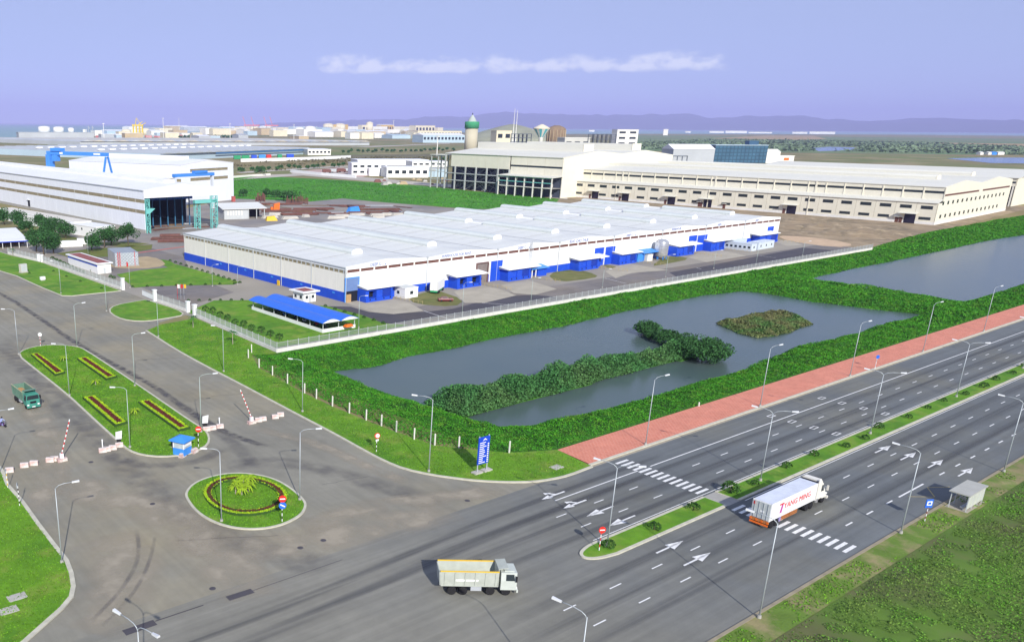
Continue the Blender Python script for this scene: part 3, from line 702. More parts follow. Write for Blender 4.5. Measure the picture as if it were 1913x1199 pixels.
# left wall, six bays
sb = WD/6
pw = meshes(MB().box(0,.25,.06,sb-.06,2.95,8.5), 'wall_panel', mat('pale_wall_sheet', (.78,.765,.68), .6, .07, .5, stretch=(1,3,.3)))
pb = meshes(MB().box(-.08,.2,.04,sb-.04,0,2.95), 'base_panel', blue)
pf = meshes(MB().box(-.12,.3,.03,sb-.03,9.45,10.2), 'fascia', white)
ps = meshes(MB().box(.1,.5,0,sb,8.5,9.45), 'vent_strip', olive)
pm = meshes(MB().box(.02,.32,-.22,.22,8.55,9.45), 'vent_post', greylt)
pg = meshes(MB().cyl(-.22,.0,0,10.0,.11,n=8), 'downpipe', greylt)
for k in range(6):
    for me_, nm in ((pw,'wall_panel'),(pb,'base_panel'),(pf,'fascia'),(ps,'vent_strip'),(pg,'downpipe')):
        link(nm, me_, None, wh, loc=(0,k*sb,0))
    for j in range(7): link('vent_post', pm, None, wh, loc=(0,k*sb+j*sb/7+1.1,0))
MB().box(-.45,-.12,-.2,WD,10.2,10.42).build('gutter', greylt, wh)
for k in range(5): MB().box(-.13,-.085,k*sb+5,k*sb+6.2,1.9,2.4).build('wall_vent', bluelt, wh)
for px, py in ((520,535),(573,551)):
    y_, z_ = onside(wh, px, py, -.6)
    for q in (-.5,0,.5): MB().box(-.7,-.45,y_+q-.16,y_+q+.16,0,1.7).build('corner_guard', yellow, wh)
# back and right walls
MB().box(0,WL,WD-.25,WD,0,10.2).build('rear_wall', white, wh)
MB().box(WL-.25,WL,.05,WD-.3,0,10.2).build('end_wall', white, wh)
# front wall and roof per gable
RISE = 1.15
fw_ = meshes(MB().box(.05,BAY/2-.03,0,.25,2.5,8.72), 'wall_panel', white)
fw2 = meshes(MB().box(BAY/2+.03,BAY-.05,0,.25,2.5,8.72), 'wall_panel', white)
fb_ = meshes(MB().box(.05,BAY-.05,-.07,.2,0,2.5), 'base_panel', blue)
b = MB(); b.yprism([(0,9.62),(BAY,9.62),(BAY,10.55),(BAY/2,10.55+RISE),(0,10.55)], -.1, .28); ff_ = meshes(b, 'gable_fascia', white)
fs_ = meshes(MB().box(0,BAY,.06,.5,8.72,9.62), 'louvre_strip', brown)
fp_ = meshes(MB().box(-.28,.28,-.02,.3,8.72,9.62), 'louvre_post', offwhite)
dp_ = meshes(MB().cyl(0,-.2,0,10.4,.13,n=8).box(-.4,.4,-.45,-.05,10.4,10.95), 'downpipe', greylt)
# roof sheets: each slope in six bays
yb = (WD-.3)/6; sheetm = []
for sgn in (0,1):
    x0, x1, z0, z1 = (0.02,BAY/2-.02,10.3,10.3+RISE) if sgn == 0 else (BAY/2+.02,BAY-.02,10.3+RISE,10.3)
    b = MB(); b.hexa([(x0,.03,z0-.15),(x1,.03,z1-.15),(x1,yb-.03,z1-.15),(x0,yb-.03,z0-.15),(x0,.03,z0),(x1,.03,z1),(x1,yb-.03,z1),(x0,yb-.03,z0)])
    n_ = 20
    for k in range(1, n_):
        u = x0+(x1-x0)*k/n_; zz = z0+(z1-z0)*k/n_
        if k % 10 == 0: b.box(u-.05,u+.05,.03,yb-.03,zz,zz+.06)
    sheetm.append(meshes(b, 'roof_sheet', roofgrey))
def vent(y0, y1):
    pr = [(-2.1,-.25),(-2.2,.55),(-1.6,1.15),(-.6,1.42),(.6,1.42),(1.6,1.15),(2.2,.55),(2.1,-.25)]
    b = MB(); b.yprism([(BAY/2+u, 10.3+RISE+v) for u, v in pr], y0, y1); return meshes(b, 'ridge_vent', monit)
def ventcap(y):
    pr = [(-2.15,-.3),(-2.25,.57),(-1.65,1.18),(-.6,1.45),(.6,1.45),(1.65,1.18),(2.25,.57),(2.15,-.3)]
    b = MB(); b.yprism([(BAY/2+u, 10.3+RISE+v) for u, v in pr], y-.25, y); return meshes(b, 'end_cap', roofwhite)
vA, vB, vC, cA, cB = vent(15,98), vent(15,50), vent(60,98), ventcap(14.98), ventcap(59.98)
thin = meshes(MB().box(BAY/2-.5,BAY/2+.5,50.05,59.4,10.3+RISE-.1,10.3+RISE+.35), 'ridge_flashing', white)
for k in range(NB):
    at = (k*BAY,0,0)
    for me_, nm in ((fw_,'wall_panel'),(fw2,'wall_panel'),(fb_,'base_panel'),(ff_,'gable_fascia'),(fs_,'louvre_strip')): link(nm, me_, None, wh, loc=at)
    for j in range(6): link('louvre_post', fp_, None, wh, loc=(k*BAY+(j*BAY/6 if j else .3),0,0))
    if k: link('downpipe', dp_, None, wh, loc=at)
    for j in range(6):
        for q in sheetm: link('roof_sheet', q, None, wh, loc=(k*BAY,.3+j*yb,0))
    if k in (0,1,2):
        v_ = link('ridge_vent', vA, None, wh, loc=at); link('end_cap', cA, None, v_)
    else:
        v_ = link('ridge_vent', vB, None, wh, loc=at); link('end_cap', cA, None, v_)
        v_ = link('ridge_vent', vC, None, wh, loc=at); link('end_cap', cB, None, v_); link('ridge_flashing', thin, None, wh, loc=at)
MB().cyl(-.05,-.2,0,10.2,.13,n=8).build('downpipe', greylt, wh)
m_vg = mat('valley_gutter_zinc', (.34,.35,.36), .6, .2, .3)
for k in range(1, NB): MB().box(k*BAY-.28,k*BAY+.28,.35,WD-.1,10.22,10.36).build('valley_gutter', m_vg, wh)
for k in range(NB):
    for j in range(1, 6): MB().hexa([(k*BAY+.3,.3+j*yb-.05,10.33),(k*BAY+BAY/2-2.3,.3+j*yb-.05,10.33+RISE*.86),(k*BAY+BAY/2-2.3,.3+j*yb+.05,10.33+RISE*.86),(k*BAY+.3,.3+j*yb+.05,10.33),(k*BAY+.3,.3+j*yb-.05,10.40),(k*BAY+BAY/2-2.3,.3+j*yb-.05,10.40+RISE*.86),(k*BAY+BAY/2-2.3,.3+j*yb+.05,10.40+RISE*.86),(k*BAY+.3,.3+j*yb+.05,10.40)]).build('roof_lap', m_vg, wh)
# lettering on the gables
for px, py, tx, sz in ((702,494,'DEEP C',1.35),(853,476,'WAREHOUSE FOR RENT',1.25),(975,463,'DEEP C',1.35),(1082,450,'KHO CHO THUE',1.5),(1176,440,'DEEP C',1.3),(1264,428,'WAREHOUSE',1.2),(1345,420,'DEEP C',1.3),(1415,413,'DEEP C',1.2)):
    x_, z_ = onfront(wh, px, py, -.1); z_ = min(max(z_, 10.25), 10.75)
    lettering(tx, sz, m_inkblue, wh, (x_, -.14, z_))
    if tx == 'DEEP C':
        b = MB(); q = x_+3.6; b.quad((q-.1,-.13,z_),(q+.3,-.13,z_-.5),(q+.55,-.13,z_-.35),(q+.15,-.13,z_+.1)); b.quad((q+.3,-.13,z_-.5),(q+1.5,-.13,z_+.75),(q+1.6,-.13,z_+.7),(q+.55,-.13,z_-.35)); b.build('tick_mark', m_inkblue, wh)
# big doors on the front
def uframe(x0, x1, z1, w, y0, m): MB().yprism([(x0-w,0),(x0-w,z1+w),(x1+w,z1+w),(x1+w,0),(x1,0),(x1,z1),(x0,z1),(x0,0)], y0, -.075).build('door_frame', m, wh)
def front_rect(o, r, y): x0, z1 = onfront(o, r[0], r[1], y); x1, z0 = onfront(o, r[2], r[3], y); return x0, x1, max(z0, .05), z1
x0, x1, z0, z1 = front_rect(wh, (645.5,521,669,557), -.1)
MB().box(x0,x1,-.12,-.08,0,z1*.52).build('dock_opening_shade', dark, wh)  # solid panel, the doorway's shade is put into its colour
d_ = MB().box(x0,x1,-.22,-.1,z1*.46,z1).build('roller_shutter', greyblue, wh)
uframe(x0,x1,z1,.25,-.3,bluelt)
MB().box(x0+.1,x0+1.9,-.6,-.25,0,2.4).build('stacked_cartons', mat('cardboard', (.42,.27,.13), .9, .15, 1), wh)
x0, x1, z0, z1 = front_rect(wh, (891,493,909,520), -.1)
MB().box(x0,x1,-.12,-.08,0,z1).build('dock_opening_shade', mat('shadowed_wall', (.20,.17,.16), .9, .2, .4), wh)  # shade of the open doorway painted on a flat panel
uframe(x0,x1,z1,.3,-.5,mat('brown_frame', (.16,.09,.08), .8, .2, 1))
for r in ((916.5,488,936,519),(1131,461.5,1145.5,492),(1303,440,1317,467)):
    x0, x1, z0, z1 = front_rect(wh, r, -.1); MB().box(x0,x1,-.3,-.08,0,z1).build('tall_blue_door', blue, wh)
    uframe(x0,x1,z1,.35,-.35,white)
for r in ((1112,464,1127,474),(1288,441,1301.5,450),(1435,424,1444,432)):
    x0, x1, z0, z1 = front_rect(wh, r, -.1); MB().box(x0,min(x1,WL-.3),-.25,-.08,z0,z1).build('blue_hatch', blue, wh)
# loading docks with canopies
def dock(ca, cb, sa, sb_, var):
    f = lambda px: onfront(wh, px, 565-(px-645)*.1475+1.5, -1.5)[0]
    xa, xb, ya, yb_ = f(ca), f(cb), f(sa), f(sb_)
    b = MB(); b.hexa([(xa,-4.9,4.05),(xb,-4.9,4.05),(xb,-.1,4.55),(xa,-.1,4.55),(xa,-4.9,4.3),(xb,-4.9,4.3),(xb,-.1,4.8),(xa,-.1,4.8)]); cp = b.build('dock_canopy', white, wh)
    n = 5; b = MB()
    for k in range(n+1):
        u = xa+.1+(xb-xa-.3)*k/n; b.beam((u,-4.8,4.0),(u,-.1,4.1),.1,.12)
    tag(b.build('canopy_bracket', greylt, cp), kind='stuff')
    w = (yb_-ya)
    MB().box(ya,yb_,-4.1,-.08,0,1.14).build('dock_platform', blue, wh)
    s1 = MB().yprism([(ya,1.15),(ya,3.95),(yb_,3.95),(yb_,1.15),(ya+w*.94,1.15),(ya+w*.94,3.3),(ya+w*.62,3.3),(ya+w*.62,1.15),(ya+w*.40,1.15),(ya+w*.40,3.3),(ya+w*.12,3.3),(ya+w*.12,1.15)], -3.9, -.09).build('dock_shelter', blue, wh)
    if var in (0, 1): MB().box(ya+w*.12,ya+w*.40,-2.2,-2.0,1.16,3.28).build('dock_opening_shade', dark, s1)
    else: MB().box(ya+w*.12,ya+w*.40,-3.6,-3.4,1.16,3.28).build('dock_door', blue, s1)
    if var == 1: MB().box(ya+w*.62,ya+w*.94,-2.2,-2.0,1.16,3.28).build('dock_opening_shade', dark, s1)
    else: MB().box(ya+w*.62,ya+w*.94,-3.6,-3.4,1.16,3.28).build('dock_door', mat('deep_blue_door', (.012,.04,.32), .5, .1, 1), s1)
    b = MB()
    for u in (.15,.36,.66,.9): b.box(ya+w*u-.12,ya+w*u+.12,-4.25,-4.1,.55,1.05)
    tag(b.build('dock_bumper', black, wh), kind='stuff')
    if yb_+1 < xb: MB().box(yb_+.05,xb-.4,-1.6,-.08,0,3.2).build('dock_side_panel', blue, wh)
    b = MB()
    for k in range(7): b.cyl(yb_+1.0+k*.2, -4.6-k*1.7, 0, 1.0, .05, n=6)
    b.beam((yb_+1,-4.6,1.0),(yb_+2.2,-4.6-6*1.7,1.0),.06); b.beam((yb_+1,-4.6,.55),(yb_+2.2,-4.6-6*1.7,.55),.05)
    tag(b.build('ramp_railing', mat('weathered_yellow', (.42,.33,.16), .7, .2, 2), wh), kind='stuff')
for i, q in enumerate(((672,738,673,723),(838,897,843,888),(935,995,938,980),(1067,1122,1070,1107),(1146,1185,1146,1178),(1253,1296,1253,1285),(1317,1360,1317,1342),(1404,1442,1408,1442))):
    dock(*q, (0,1,2,2,2,2,2,2)[i])
# lattice mast against the front
x_, z_ = onfront(wh, 989, 520, -1.2)
b = MB()
for dx in (-.35,.35):
    for dy in (-.35,.35): b.beam((x_+dx,-1.2+dy,0),(x_+dx,-1.2+dy,12.5),.08)
for k in range(16):
    z = k*.78; s_ = 1 if k % 2 else -1
    b.beam((x_-.35*s_,-1.55,z),(x_+.35*s_,-1.55,z+.78),.05); b.beam((x_-.35,-1.55+(.7 if k%2 else 0),z),(x_-.35,-.85-(.7 if k%2 else 0),z+.78),.05)
tag(b.build('lattice_mast', greylt, wh), kind='stuff')

# ------------------------------------------------------------------ compound fences
bayw = 3.0
def panel_mesh(w):
    b = MB(); n = int(w/.17)
    for k in range(n): b.box(.06+k*w/n,.06+k*w/n+.035,-.015,.015,1.0,2.42)
    b.box(.04,w-.04,-.03,.03,1.08,1.14); b.box(.04,w-.04,-.03,.03,2.28,2.34); return meshes(b, 'fence_panel', mat('fence_bar_grey', (.40,.42,.42), .5, .08, 1))
PAN = panel_mesh(bayw); POST = meshes(MB().box(-.06,.06,-.06,.06,.85,2.55), 'fence_post', greylt)
def fence(a, c, label, z=0.0):
    a = Vector((a[0],a[1])); c = Vector((c[0],c[1])); d = c-a; n = max(1, round(d.length/bayw)); w = d.length/n
    o = thing('fence', label, 'fence', (a.x,a.y,z), math.atan2(d.y,d.x))
    MB().box(0,d.length,-.14,.14,-.3,.9).build('plinth_wall', mat('limewashed_wall', (.66,.65,.61), .85, .14, .5), o)
    for k in range(n+1): link('fence_post', POST, None, o, loc=(k*w,0,0))
    for k in range(n):
        p_ = link('fence_panel', PAN, None, o, loc=(k*w,0,0)); p_.scale = (w/bayw,1,1); tag(p_, kind='stuff')
    return o
FC = (101.6,157.3)
fence(FC, (415,161.2), 'long white palisade fence on a low wall between the warehouse yard and the pond')
fence((103.6,201.0), FC, 'white palisade fence from the twin gate pillars down to the pond corner')
fence((103.4,225.2), (104.4,208.8), 'short white palisade fence between the main gate and the side gate')
fence((99.3,316.5), (102.2,249.4), 'white palisade fence behind the gate lawn with the grey cabinet')
fence((94.5,345), (98.4,320.4), 'white palisade fence by the parking roof at the far left')
def pillar(p, label, h=3.0):
    o = thing('gate_pillar', label, 'pillar', (p[0],p[1],0)); MB().box(-.45,.45,-.45,.45,0,h).build('shaft', white, o); MB().box(-.6,.6,-.6,.6,h,h+.2).build('cap', white, o)
pillar((102.5,248.4), 'white gate pillar at the end of the fence behind the gate lawn', 3.6)
pillar((103.3,226.6), 'white gate pillar beside the black lamp head', 3.3)
pillar((104.4,207.4), 'left one of the twin white pillars at the side gate', 3.0)
pillar((103.9,202.4), 'right one of the twin white pillars at the side gate', 3.0)
pillar((98.6,319.5), 'white pillar at the narrow far gate, nearer the parking roof', 2.6); pillar((99.2,317.4), 'white pillar at the narrow far gate, at the fence end', 2.6)
sg = thing('sliding_gate', 'grey sliding gate standing open beside the main drive', 'gate', (103.7,236.5,0), math.radians(-92))
b = MB(); b.box(0,9,-.04,.04,.15,.3); b.box(0,9,-.04,.04,1.7,1.8); tag(b.build('gate_frame', greylt, sg), kind='stuff')
b = MB()
for k in range(46): b.box(k*.195,k*.195+.05,-.03,.03,.3,1.7)
tag(b.build('gate_bars', greylt, sg), kind='stuff')

# ------------------------------------------------------------------ blue roofed motorbike shelter
bc = thing('parking_canopy', 'blue double-vaulted parking canopy over a low white wall near the fence corner', 'canopy', (121.6,167.0,0), math.radians(.5))
CW, CDp = 10.6, 34.0
MB().box(0,.2,0,CDp,0,.95).box(.2,CW,0,.2,0,.95).build('low_wall', white, bc)
for k in range(7):
    for x_ in (.35, CW/2, CW-.1):
        MB().box(x_-.08,x_+.08,k*CDp/6-.08+.3-(.6 if k==6 else 0),k*CDp/6+.08+.3-(.6 if k==6 else 0),0,2.75).build('post', greylt, bc)
for h_ in range(2):
    pr = []; w = CW/2+.5; x0 = -.6+h_*(CW/2+.52)
    for k in range(9): u = k/8; pr.append((x0+u*w, 2.75+.85*math.sin(math.pi*u)))
    pr2 = [(x_, z_-.1) for x_, z_ in pr[::-1]]
    v = []; f = []; n = len(pr)
    b = MB(); b.yprism(pr+pr2, -.8, CDp+.6); r_ = b.build('roof_vault', blueroof, bc)
    b = MB(); b.quad(*[(x_, -.7, z_-.12) for x_, z_ in pr]); b.build('gable_infill', white, r_)
MB().box(-.5,CW+.5,.0,CDp,.0,.06).build('floor_slab', grey, bc)
m_bike = mat('dark_motorbike', (.05,.05,.06), .4, .3, 2)
def scooter(name, loc, rz, body, label, group=None):
    o = thing(name, label, 'motorbike', loc, rz, group)
    for x_ in (-.62,.62):
        b = MB(); n=14; v=[]
        b.lathe(0,0,[(.16,-.05),(.27,-.05),(.29,0),(.27,.05),(.16,.05)], n); me_ = b.mesh('wheel')
        w_ = link('wheel', me_, black, o, loc=(x_,0,.29)); w_.rotation_euler=(math.pi/2,0,0)
    b = MB(); b.xprism([(-.15,.3),(.15,.3),(.17,.62),(.12,.8),(-.12,.8),(-.17,.62)], -.6,.1); b.hexa([(.1,-.14,.25),(.45,-.14,.3),(.45,.14,.3),(.1,.14,.25),(.1,-.14,.4),(.62,-.14,.95),(.62,.14,.95),(.1,.14,.4)]); tag(b.build('body', body, o), kind=None)
    MB().xprism([(-.13,.78),(.13,.78),(.15,.86),(0,.9),(-.15,.86)], -.75,.15).build('seat', black, o)
    b = MB(); b.tube([(.55,-.34,1.05),(.52,-.1,1.0),(.52,.1,1.0),(.55,.34,1.05)], .022, 6); b.tube([(.52,0,1.0),(.62,0,.3)], .035, 6); b.build('handlebar', steel, o)
    return o
for k in range(6):
    scooter('parked_motorbike', (124.6+(k%2)*.6,170+k*4.7,.06), math.radians(180+rnd.uniform(-8,8)), (m_bike, red, white, m_bike, bluelt, m_bike)[k], 'small motorbike parked in the shade under the blue canopy', 'motorbikes under the blue canopy')
tag(MB().hexa([(128,165.5,.95),(130.5,165.5,.95),(130.5,167,.95),(128,167,.95),(128.5,165.9,1.5),(130.2,165.9,1.5),(130.2,166.7,1.5),(128.5,166.7,1.5)]).build('orange_tarp', orange), 'orange tarp heap on the low wall under the blue canopy', 'tarp')

# ------------------------------------------------------------------ small compound buildings
def corner_root(name, label, FL, FR, BL, cat='building'):
    a, c, e = G(*FL), G(*FR), G(*BL); d = c-a
    o = thing(name, label, cat, (a.x,a.y,0), math.atan2(d.y,d.x)); return o, d.length, (e-a).length
def flat_building(name, label, loc, rz, w, d, h, wallm, roofm, wins_f=0, wins_s=0, over=.3, rh=.35, band=None, door=True, winz=(1.1,2.1)):
    o = thing(name, label, 'building', loc, rz)
    MB().box(0,w,0,d,0,h).build('wall', wallm, o)
    r_ = MB().box(-over,w+over,-over,d+over,h+.01,h+rh).build('roof', wallm, o)
    MB().box(.3,w-.3,.3,d-.3,h+rh+.002,h+rh+.03).build('roof_deck', roofm, r_)
    for k in range(wins_f):
        u = w*(k+.5)/wins_f; f_ = MB().box(u-.5,u+.5,-.05,.0,winz[0],winz[1]).build('window', greylt, o); MB().box(u-.42,u+.42,-.07,-.03,winz[0]+.08,winz[1]-.08).build('pane', glass, f_)
    for k in range(wins_s):
        u = d*(k+.5)/wins_s; f_ = MB().box(-.05,0,u-.6,u+.6,winz[0],winz[1]).build('window', greylt, o); MB().box(-.07,-.03,u-.5,u+.5,winz[0]+.08,winz[1]-.08).build('pane', glass, f_)
    if band: MB().box(-.06,.0,0.1,d-.1,band[0],band[1]).build('stripe', band[2], o)
    if door: MB().box(w*.5-.45,w*.5+.45,-.08,-.02,0,2.0).build('door', greylt, o)
    return o
m_maroon = mat('maroon_roof_deck', (.28,.10,.09), .85, .2, .5)
flat_building('guard_house', 'white guard house with an overhanging flat roof beside the blue canopy', (139.0,200.6,0), math.radians(3), 4.6,5.2,3.0, white, m_maroon, 2, 2, .9, .35)
flat_building('utility_building', 'narrow white building with a maroon roof deck and blue stripe inside the gate fence', (106.9,280.6,0), math.radians(2), 5.0,27,3.4, white, m_maroon, 0, 0, .6, .35, (2.5,2.95,blue), True)
# grey tank house with lattice face and red ladder
tk = thing('water_tank', 'grey panelled water tank with red pipes and a cross-braced face on the lawn', 'tank', (118.0,291.8,0), math.radians(-12))
MB().box(0,8.6,0,14.5,.3,5.0).build('tank_body', mat('tank_blue_grey', (.30,.34,.38), .6, .1, .6), tk); MB().box(-.3,8.9,-.3,14.8,0,.3).build('plinth', grey, tk)
b = MB()
for k in range(7):
    for j in range(4):
        x_ = .15+k*1.2; z_ = .4+j*1.15
        if x_ < 8.2: b.beam((x_,-.05,z_),(x_+1.1,-.05,z_+1.1),.09); b.beam((x_+1.1,-.05,z_),(x_,-.05,z_+1.1),.09)
tag(b.build('bracing', mat('tank_brace_grey', (.58,.62,.64), .6, .1, 1), tk), kind='stuff')
b = MB()
for k in range(11): b.box(-.06,-.01,.4+k*1.25,.55+k*1.25,.4,4.9)
tag(b.build('rib', grey, tk), kind='stuff')
b = MB(); b.box(.9,1.05,-.35,-.2,0,5.4); b.box(1.75,1.9,-.35,-.2,0,5.4)
for k in range(14): b.box(1.05,1.75,-.3,-.25,.3+k*.36,.36+k*.36)
tag(b.build('red_ladder', red, tk), kind='stuff')
b = MB(); b.tube([(4.2,-.5,0),(4.2,-.5,1.4),(4.2,-.1,1.5)],.16,8); b.cyl(4.2,-.9,0,1.5,.3,n=10); b.tube([(7.2,-.3,0),(7.2,-.3,5.2),(7.2,.4,5.3)],.1,8); tag(b.build('red_pipe', red, tk), kind='stuff')
# left group
flat_building('long_store', 'long low white store with flat roof in front of the tall white shed', (139.9,393.5,0), math.radians(8), 9,88,5.2, white, mat('dirty_white_deck', (.66,.63,.56), .8, .1, .1), 0, 0, .15, .3, None, True)
o = flat_building('site_office', 'small white two-storey office block at the end of the long low store', (142.8,373.1,0), math.radians(12), 10,24,4.6, white, roofwhite, 1, 3, .2, .4, None, True, (2.7,3.8))
pk = thing('parking_roof', 'white pitched parking roof on slim posts at the left picture edge', 'canopy', (98.5,361,0), math.radians(-8))
b = MB(); b.hexa([(-12,-1,3.0),(9,-1,3.0),(9,32,4.6),(-12,32,4.6),(-12,-1,3.2),(9,-1,3.2),(9,32,4.8),(-12,32,4.8)]); b.build('roof', roofwhite, pk)
MB().box(-12,9,-1.02,-.85,2.6,2.98).build('eave_trim', blue, pk)
for k in range(7): MB().box(-11.5+k*3.3,-11.3+k*3.3,-.5,-.3,0,3.0).build('post', white, pk)
MB().box(-12,9,12,12.3,0,3.4).build('rear_wall', mat('brown_plaster', (.22,.13,.09), .9, .2, .4), pk)
for k, (px, py, w) in enumerate(((133,461,9.0),(154,457,4.5))):
    q = G(px, py); o = thing('storage_container', ('long white storage container', 'short white storage container')[k]+' on the lawn behind the trees', 'container', (q.x-w/2,q.y,0), math.radians(-20))
    MB().box(0,w,0,2.4,.15,2.6).build('body', white, o); b = MB()
    for j in range(int(w/.45)): b.box(.2+j*.45,.4+j*.45,-.04,0,.3,2.45)
    tag(b.build('corrugation', white, o), kind='stuff')
# flagpoles
for k, (px, py, m) in enumerate(((332,559,white),(338,559,red),(344,559,yellow))):
    q = G(px, py); o = thing('flagpole', ('white', 'red', 'yellow')[k]+' flag on a short pole inside the main gate', 'flagpole', (q.x,q.y,0)); MB().cyl(0,0,0,4.6,.05,n=6).build('pole', red if k == 0 else steel, o)
    b = MB(); b.hexa([(.05,0,3.4),(.9,.15,3.2),(.9,.17,3.2),(.05,.02,3.4),(.05,0,4.5),(.9,.2,4.35),(.9,.22,4.35),(.05,.02,4.5)]); b.build('flag', m, o)

# white cabin, box trailer, kiosk, tank, shade, portable offices on the dock side
cb = flat_building('site_cabin', 'white site cabin with one window between two loading docks', (168.6,189.2,0), math.radians(2), 5.4,6.0,3.0, white, greylt, 0, 1, .1, .2, None, False)
f_ = MB().box(2.0,3.4,-.06,-.01,1.1,2.2).build('window', greylt, cb); MB().box(2.1,3.3,-.09,-.03,1.2,2.1).build('pane', glass, f_)
q = G(817,550); bt = thing('box_trailer', 'white box trailer on a green chassis parked at the second loading dock', 'trailer', (q.x,q.y,0), math.radians(32))
MB().box(0,8.6,0,2.5,1.1,3.9).build('box_body', white, bt); MB().box(.1,8.5,.15,2.35,.55,1.08).build('chassis', green, bt)
for x_ in (1.2,2.4,7.2):
    for y_ in (.1,2.4):
        me_ = MB().lathe(0,0,[(.25,-.15),(.5,-.15),(.5,.15),(.25,.15)],14).mesh('wheel'); w_ = link('wheel', me_, black, bt, loc=(x_,y_,.5)); w_.rotation_euler=(math.pi/2,0,0)
b = MB(); b.box(-.06,-.01,.08,.14,1.15,3.85); b.box(-.06,-.01,1.22,1.28,1.15,3.85); b.box(-.06,-.01,2.36,2.42,1.15,3.85); tag(b.build('door_frame', grey, bt), kind='stuff')
q = G(990,519); ki = thing('blue_kiosk', 'small blue shed with a pale blue lean-to roof against the warehouse wall', 'shed', (q.x,q.y,0), math.radians(2))
MB().box(4,9,0,4,0,3.0).build('wall', blue, ki); b = MB(); b.hexa([(-.3,-1,2.9),(9.3,-1,2.9),(9.3,4.5,3.9),(-.3,4.5,3.9),(-.3,-1,3.05),(9.3,-1,3.05),(9.3,4.5,4.05),(-.3,4.5,4.05)]); b.build('roof', bluelt, ki)
for x_ in (.2,2.2): MB().box(x_,x_+.3,-.6,-.3,0,2.9).build('post', white, ki)
MB().box(.5,3.6,2.5,4,0,2.4).build('partition', white, ki)
q = G(1233,484); wt = thing('steel_tank', 'domed stainless steel water tank on blue legs beside the warehouse', 'tank', (q.x,q.y,0)); wt.scale = (.84,.84,.88)
MB().lathe(0,0,[(.3,1.1),(3.0,1.5),(3.1,2.0),(3.1,7.4),(2.8,8.2),(1.5,8.9),(.2,9.0)],20).build('tank_body', mat('stainless', (.55,.56,.57), .25, .1, .5, metal=.6), wt, True)
for k in range(6):
    a_ = k*math.pi/3; MB().box(2.6*math.cos(a_)-.15,2.6*math.cos(a_)+.15,2.6*math.sin(a_)-.15,2.6*math.sin(a_)+.15,0,1.6).build('leg', bluelt, wt)
for k in range(3): MB().lathe(0,0,[(3.08,3+k*1.5),(3.17,3.05+k*1.5),(3.17,3.15+k*1.5),(3.08,3.2+k*1.5)],20).build('hoop', chrome, wt)
q = G(1196,488); sh = thing('tarpaulin_canopy', 'blue tarpaulin shade with crates beneath it left of the steel tank', 'canopy', (q.x,q.y,0), math.radians(2))
b = MB(); b.hexa([(-1,-2,3.2),(11,-2,3.2),(10,5,4.4),(0,5,4.4),(-1,-2,3.3),(11,-2,3.3),(10,5,4.5),(0,5,4.5)]); b.build('roof', bluelt, sh)
for x_ in (0,5,10):
    for y_ in (-1.5,4.5): MB().box(x_-.08,x_+.08,y_-.08,y_+.08,0,3.4).build('post', bluelt, sh)
tag(MB().box(q.x+1.5,q.x+5,q.y-2,q.y-.2,0,2.6).box(q.x+1.4,q.x+5.1,q.y-2.1,q.y-.1,2.6,2.7).build('white_crate', offwhite), 'pale boxy unit standing under the blue tarpaulin shade', 'crate')
tag(MB().box(q.x-3.5,q.x+1.0,q.y-1.0,q.y+2,0,3.0).box(q.x-3.6,q.x+1.1,q.y-1.1,q.y+2.1,3.0,3.1).build('blue_cabin', bluelt), 'light blue cabin just left of the blue tarpaulin shade', 'cabin')
m_porta = mat('pale_blue_panel', (.55,.62,.70), .6, .06, .5)
o = flat_building('portable_office', 'long pale blue portable office with a row of small windows', (362.8,187.0,0), math.radians(2), 4.5,13.5,3.0, m_porta, m_porta, 1, 7, .08, .15, None, False)
o = flat_building('portable_office', 'shorter pale blue portable office facing the yard near the warehouse end', (369.5,187.6,0), math.radians(4), 15.5,4.5,3.0, m_porta, m_porta, 3, 0, .08, .15, None, False)
o = flat_building('portable_office', 'pale portable office standing behind the two pale blue ones', (366.5,197.5,0), math.radians(3), 13,3.6,3.2, m_porta, m_porta, 2, 0, .08, .15, None, False)
# ------------------------------------------------------------------ tall white shed on the left (open gable)
ws = thing('tall_shed', 'tall white fabrication shed with a dark open gable and two window strips on the left', 'shed', (169.2,378.1,0), math.radians(4.0))
SW, SDp, SH = 42.0, 262.0, 20.0
m_shedwall = mat('white_shed_sheet', (.76,.79,.84), .6, .05, .3, stretch=(1,2,.4))
pb_ = SDp/15; zb = [(1.6,9.0),(10.7,14.0),(15.7,SH)]
pmesh = []
for z0, z1 in zb: pmesh.append(meshes(MB().box(0,.3,.05,pb_-.05,z0,z1), 'wall_panel', m_shedwall))
smesh = [meshes(MB().box(.1,.25,0,pb_,z0,z1), 'window_strip', olive) for z0, z1 in ((9.0,10.7),(14.0,15.7))]
mull = meshes(MB().box(.02,.1,-.1,.1,9.0,10.7), 'mullion', greylt); mull2 = meshes(MB().box(.02,.1,-.1,.1,14.0,15.7), 'mullion', greylt)
for k in range(15):
    for me_ in pmesh: link('wall_panel', me_, None, ws, loc=(0,k*pb_,0))
    for me_ in smesh: link('window_strip', me_, None, ws, loc=(0,k*pb_,0))
    link('mullion', mull, None, ws, loc=(0,k*pb_+pb_/2,0)); link('mullion', mull2, None, ws, loc=(0,k*pb_+pb_/2,0))
MB().box(-.1,.35,0,SDp,0,1.6).build('base_wall', grey, ws)
y_, z_ = onside(ws, 54, 380, -.1); MB().box(-.12,.0,y_-1.6,y_+1.6,1.7,5.5).build('side_door', dark, ws); MB().box(-1.0,0,y_-2,y_+2,5.6,5.8).build('door_hood', white, ws)
MB().box(SW-.3,SW,SDp*.12,SDp,0,SH).build('far_wall', m_shedwall, ws); MB().box(.3,SW-.3,SDp-.3,SDp,0,SH).build('rear_wall', m_shedwall, ws)
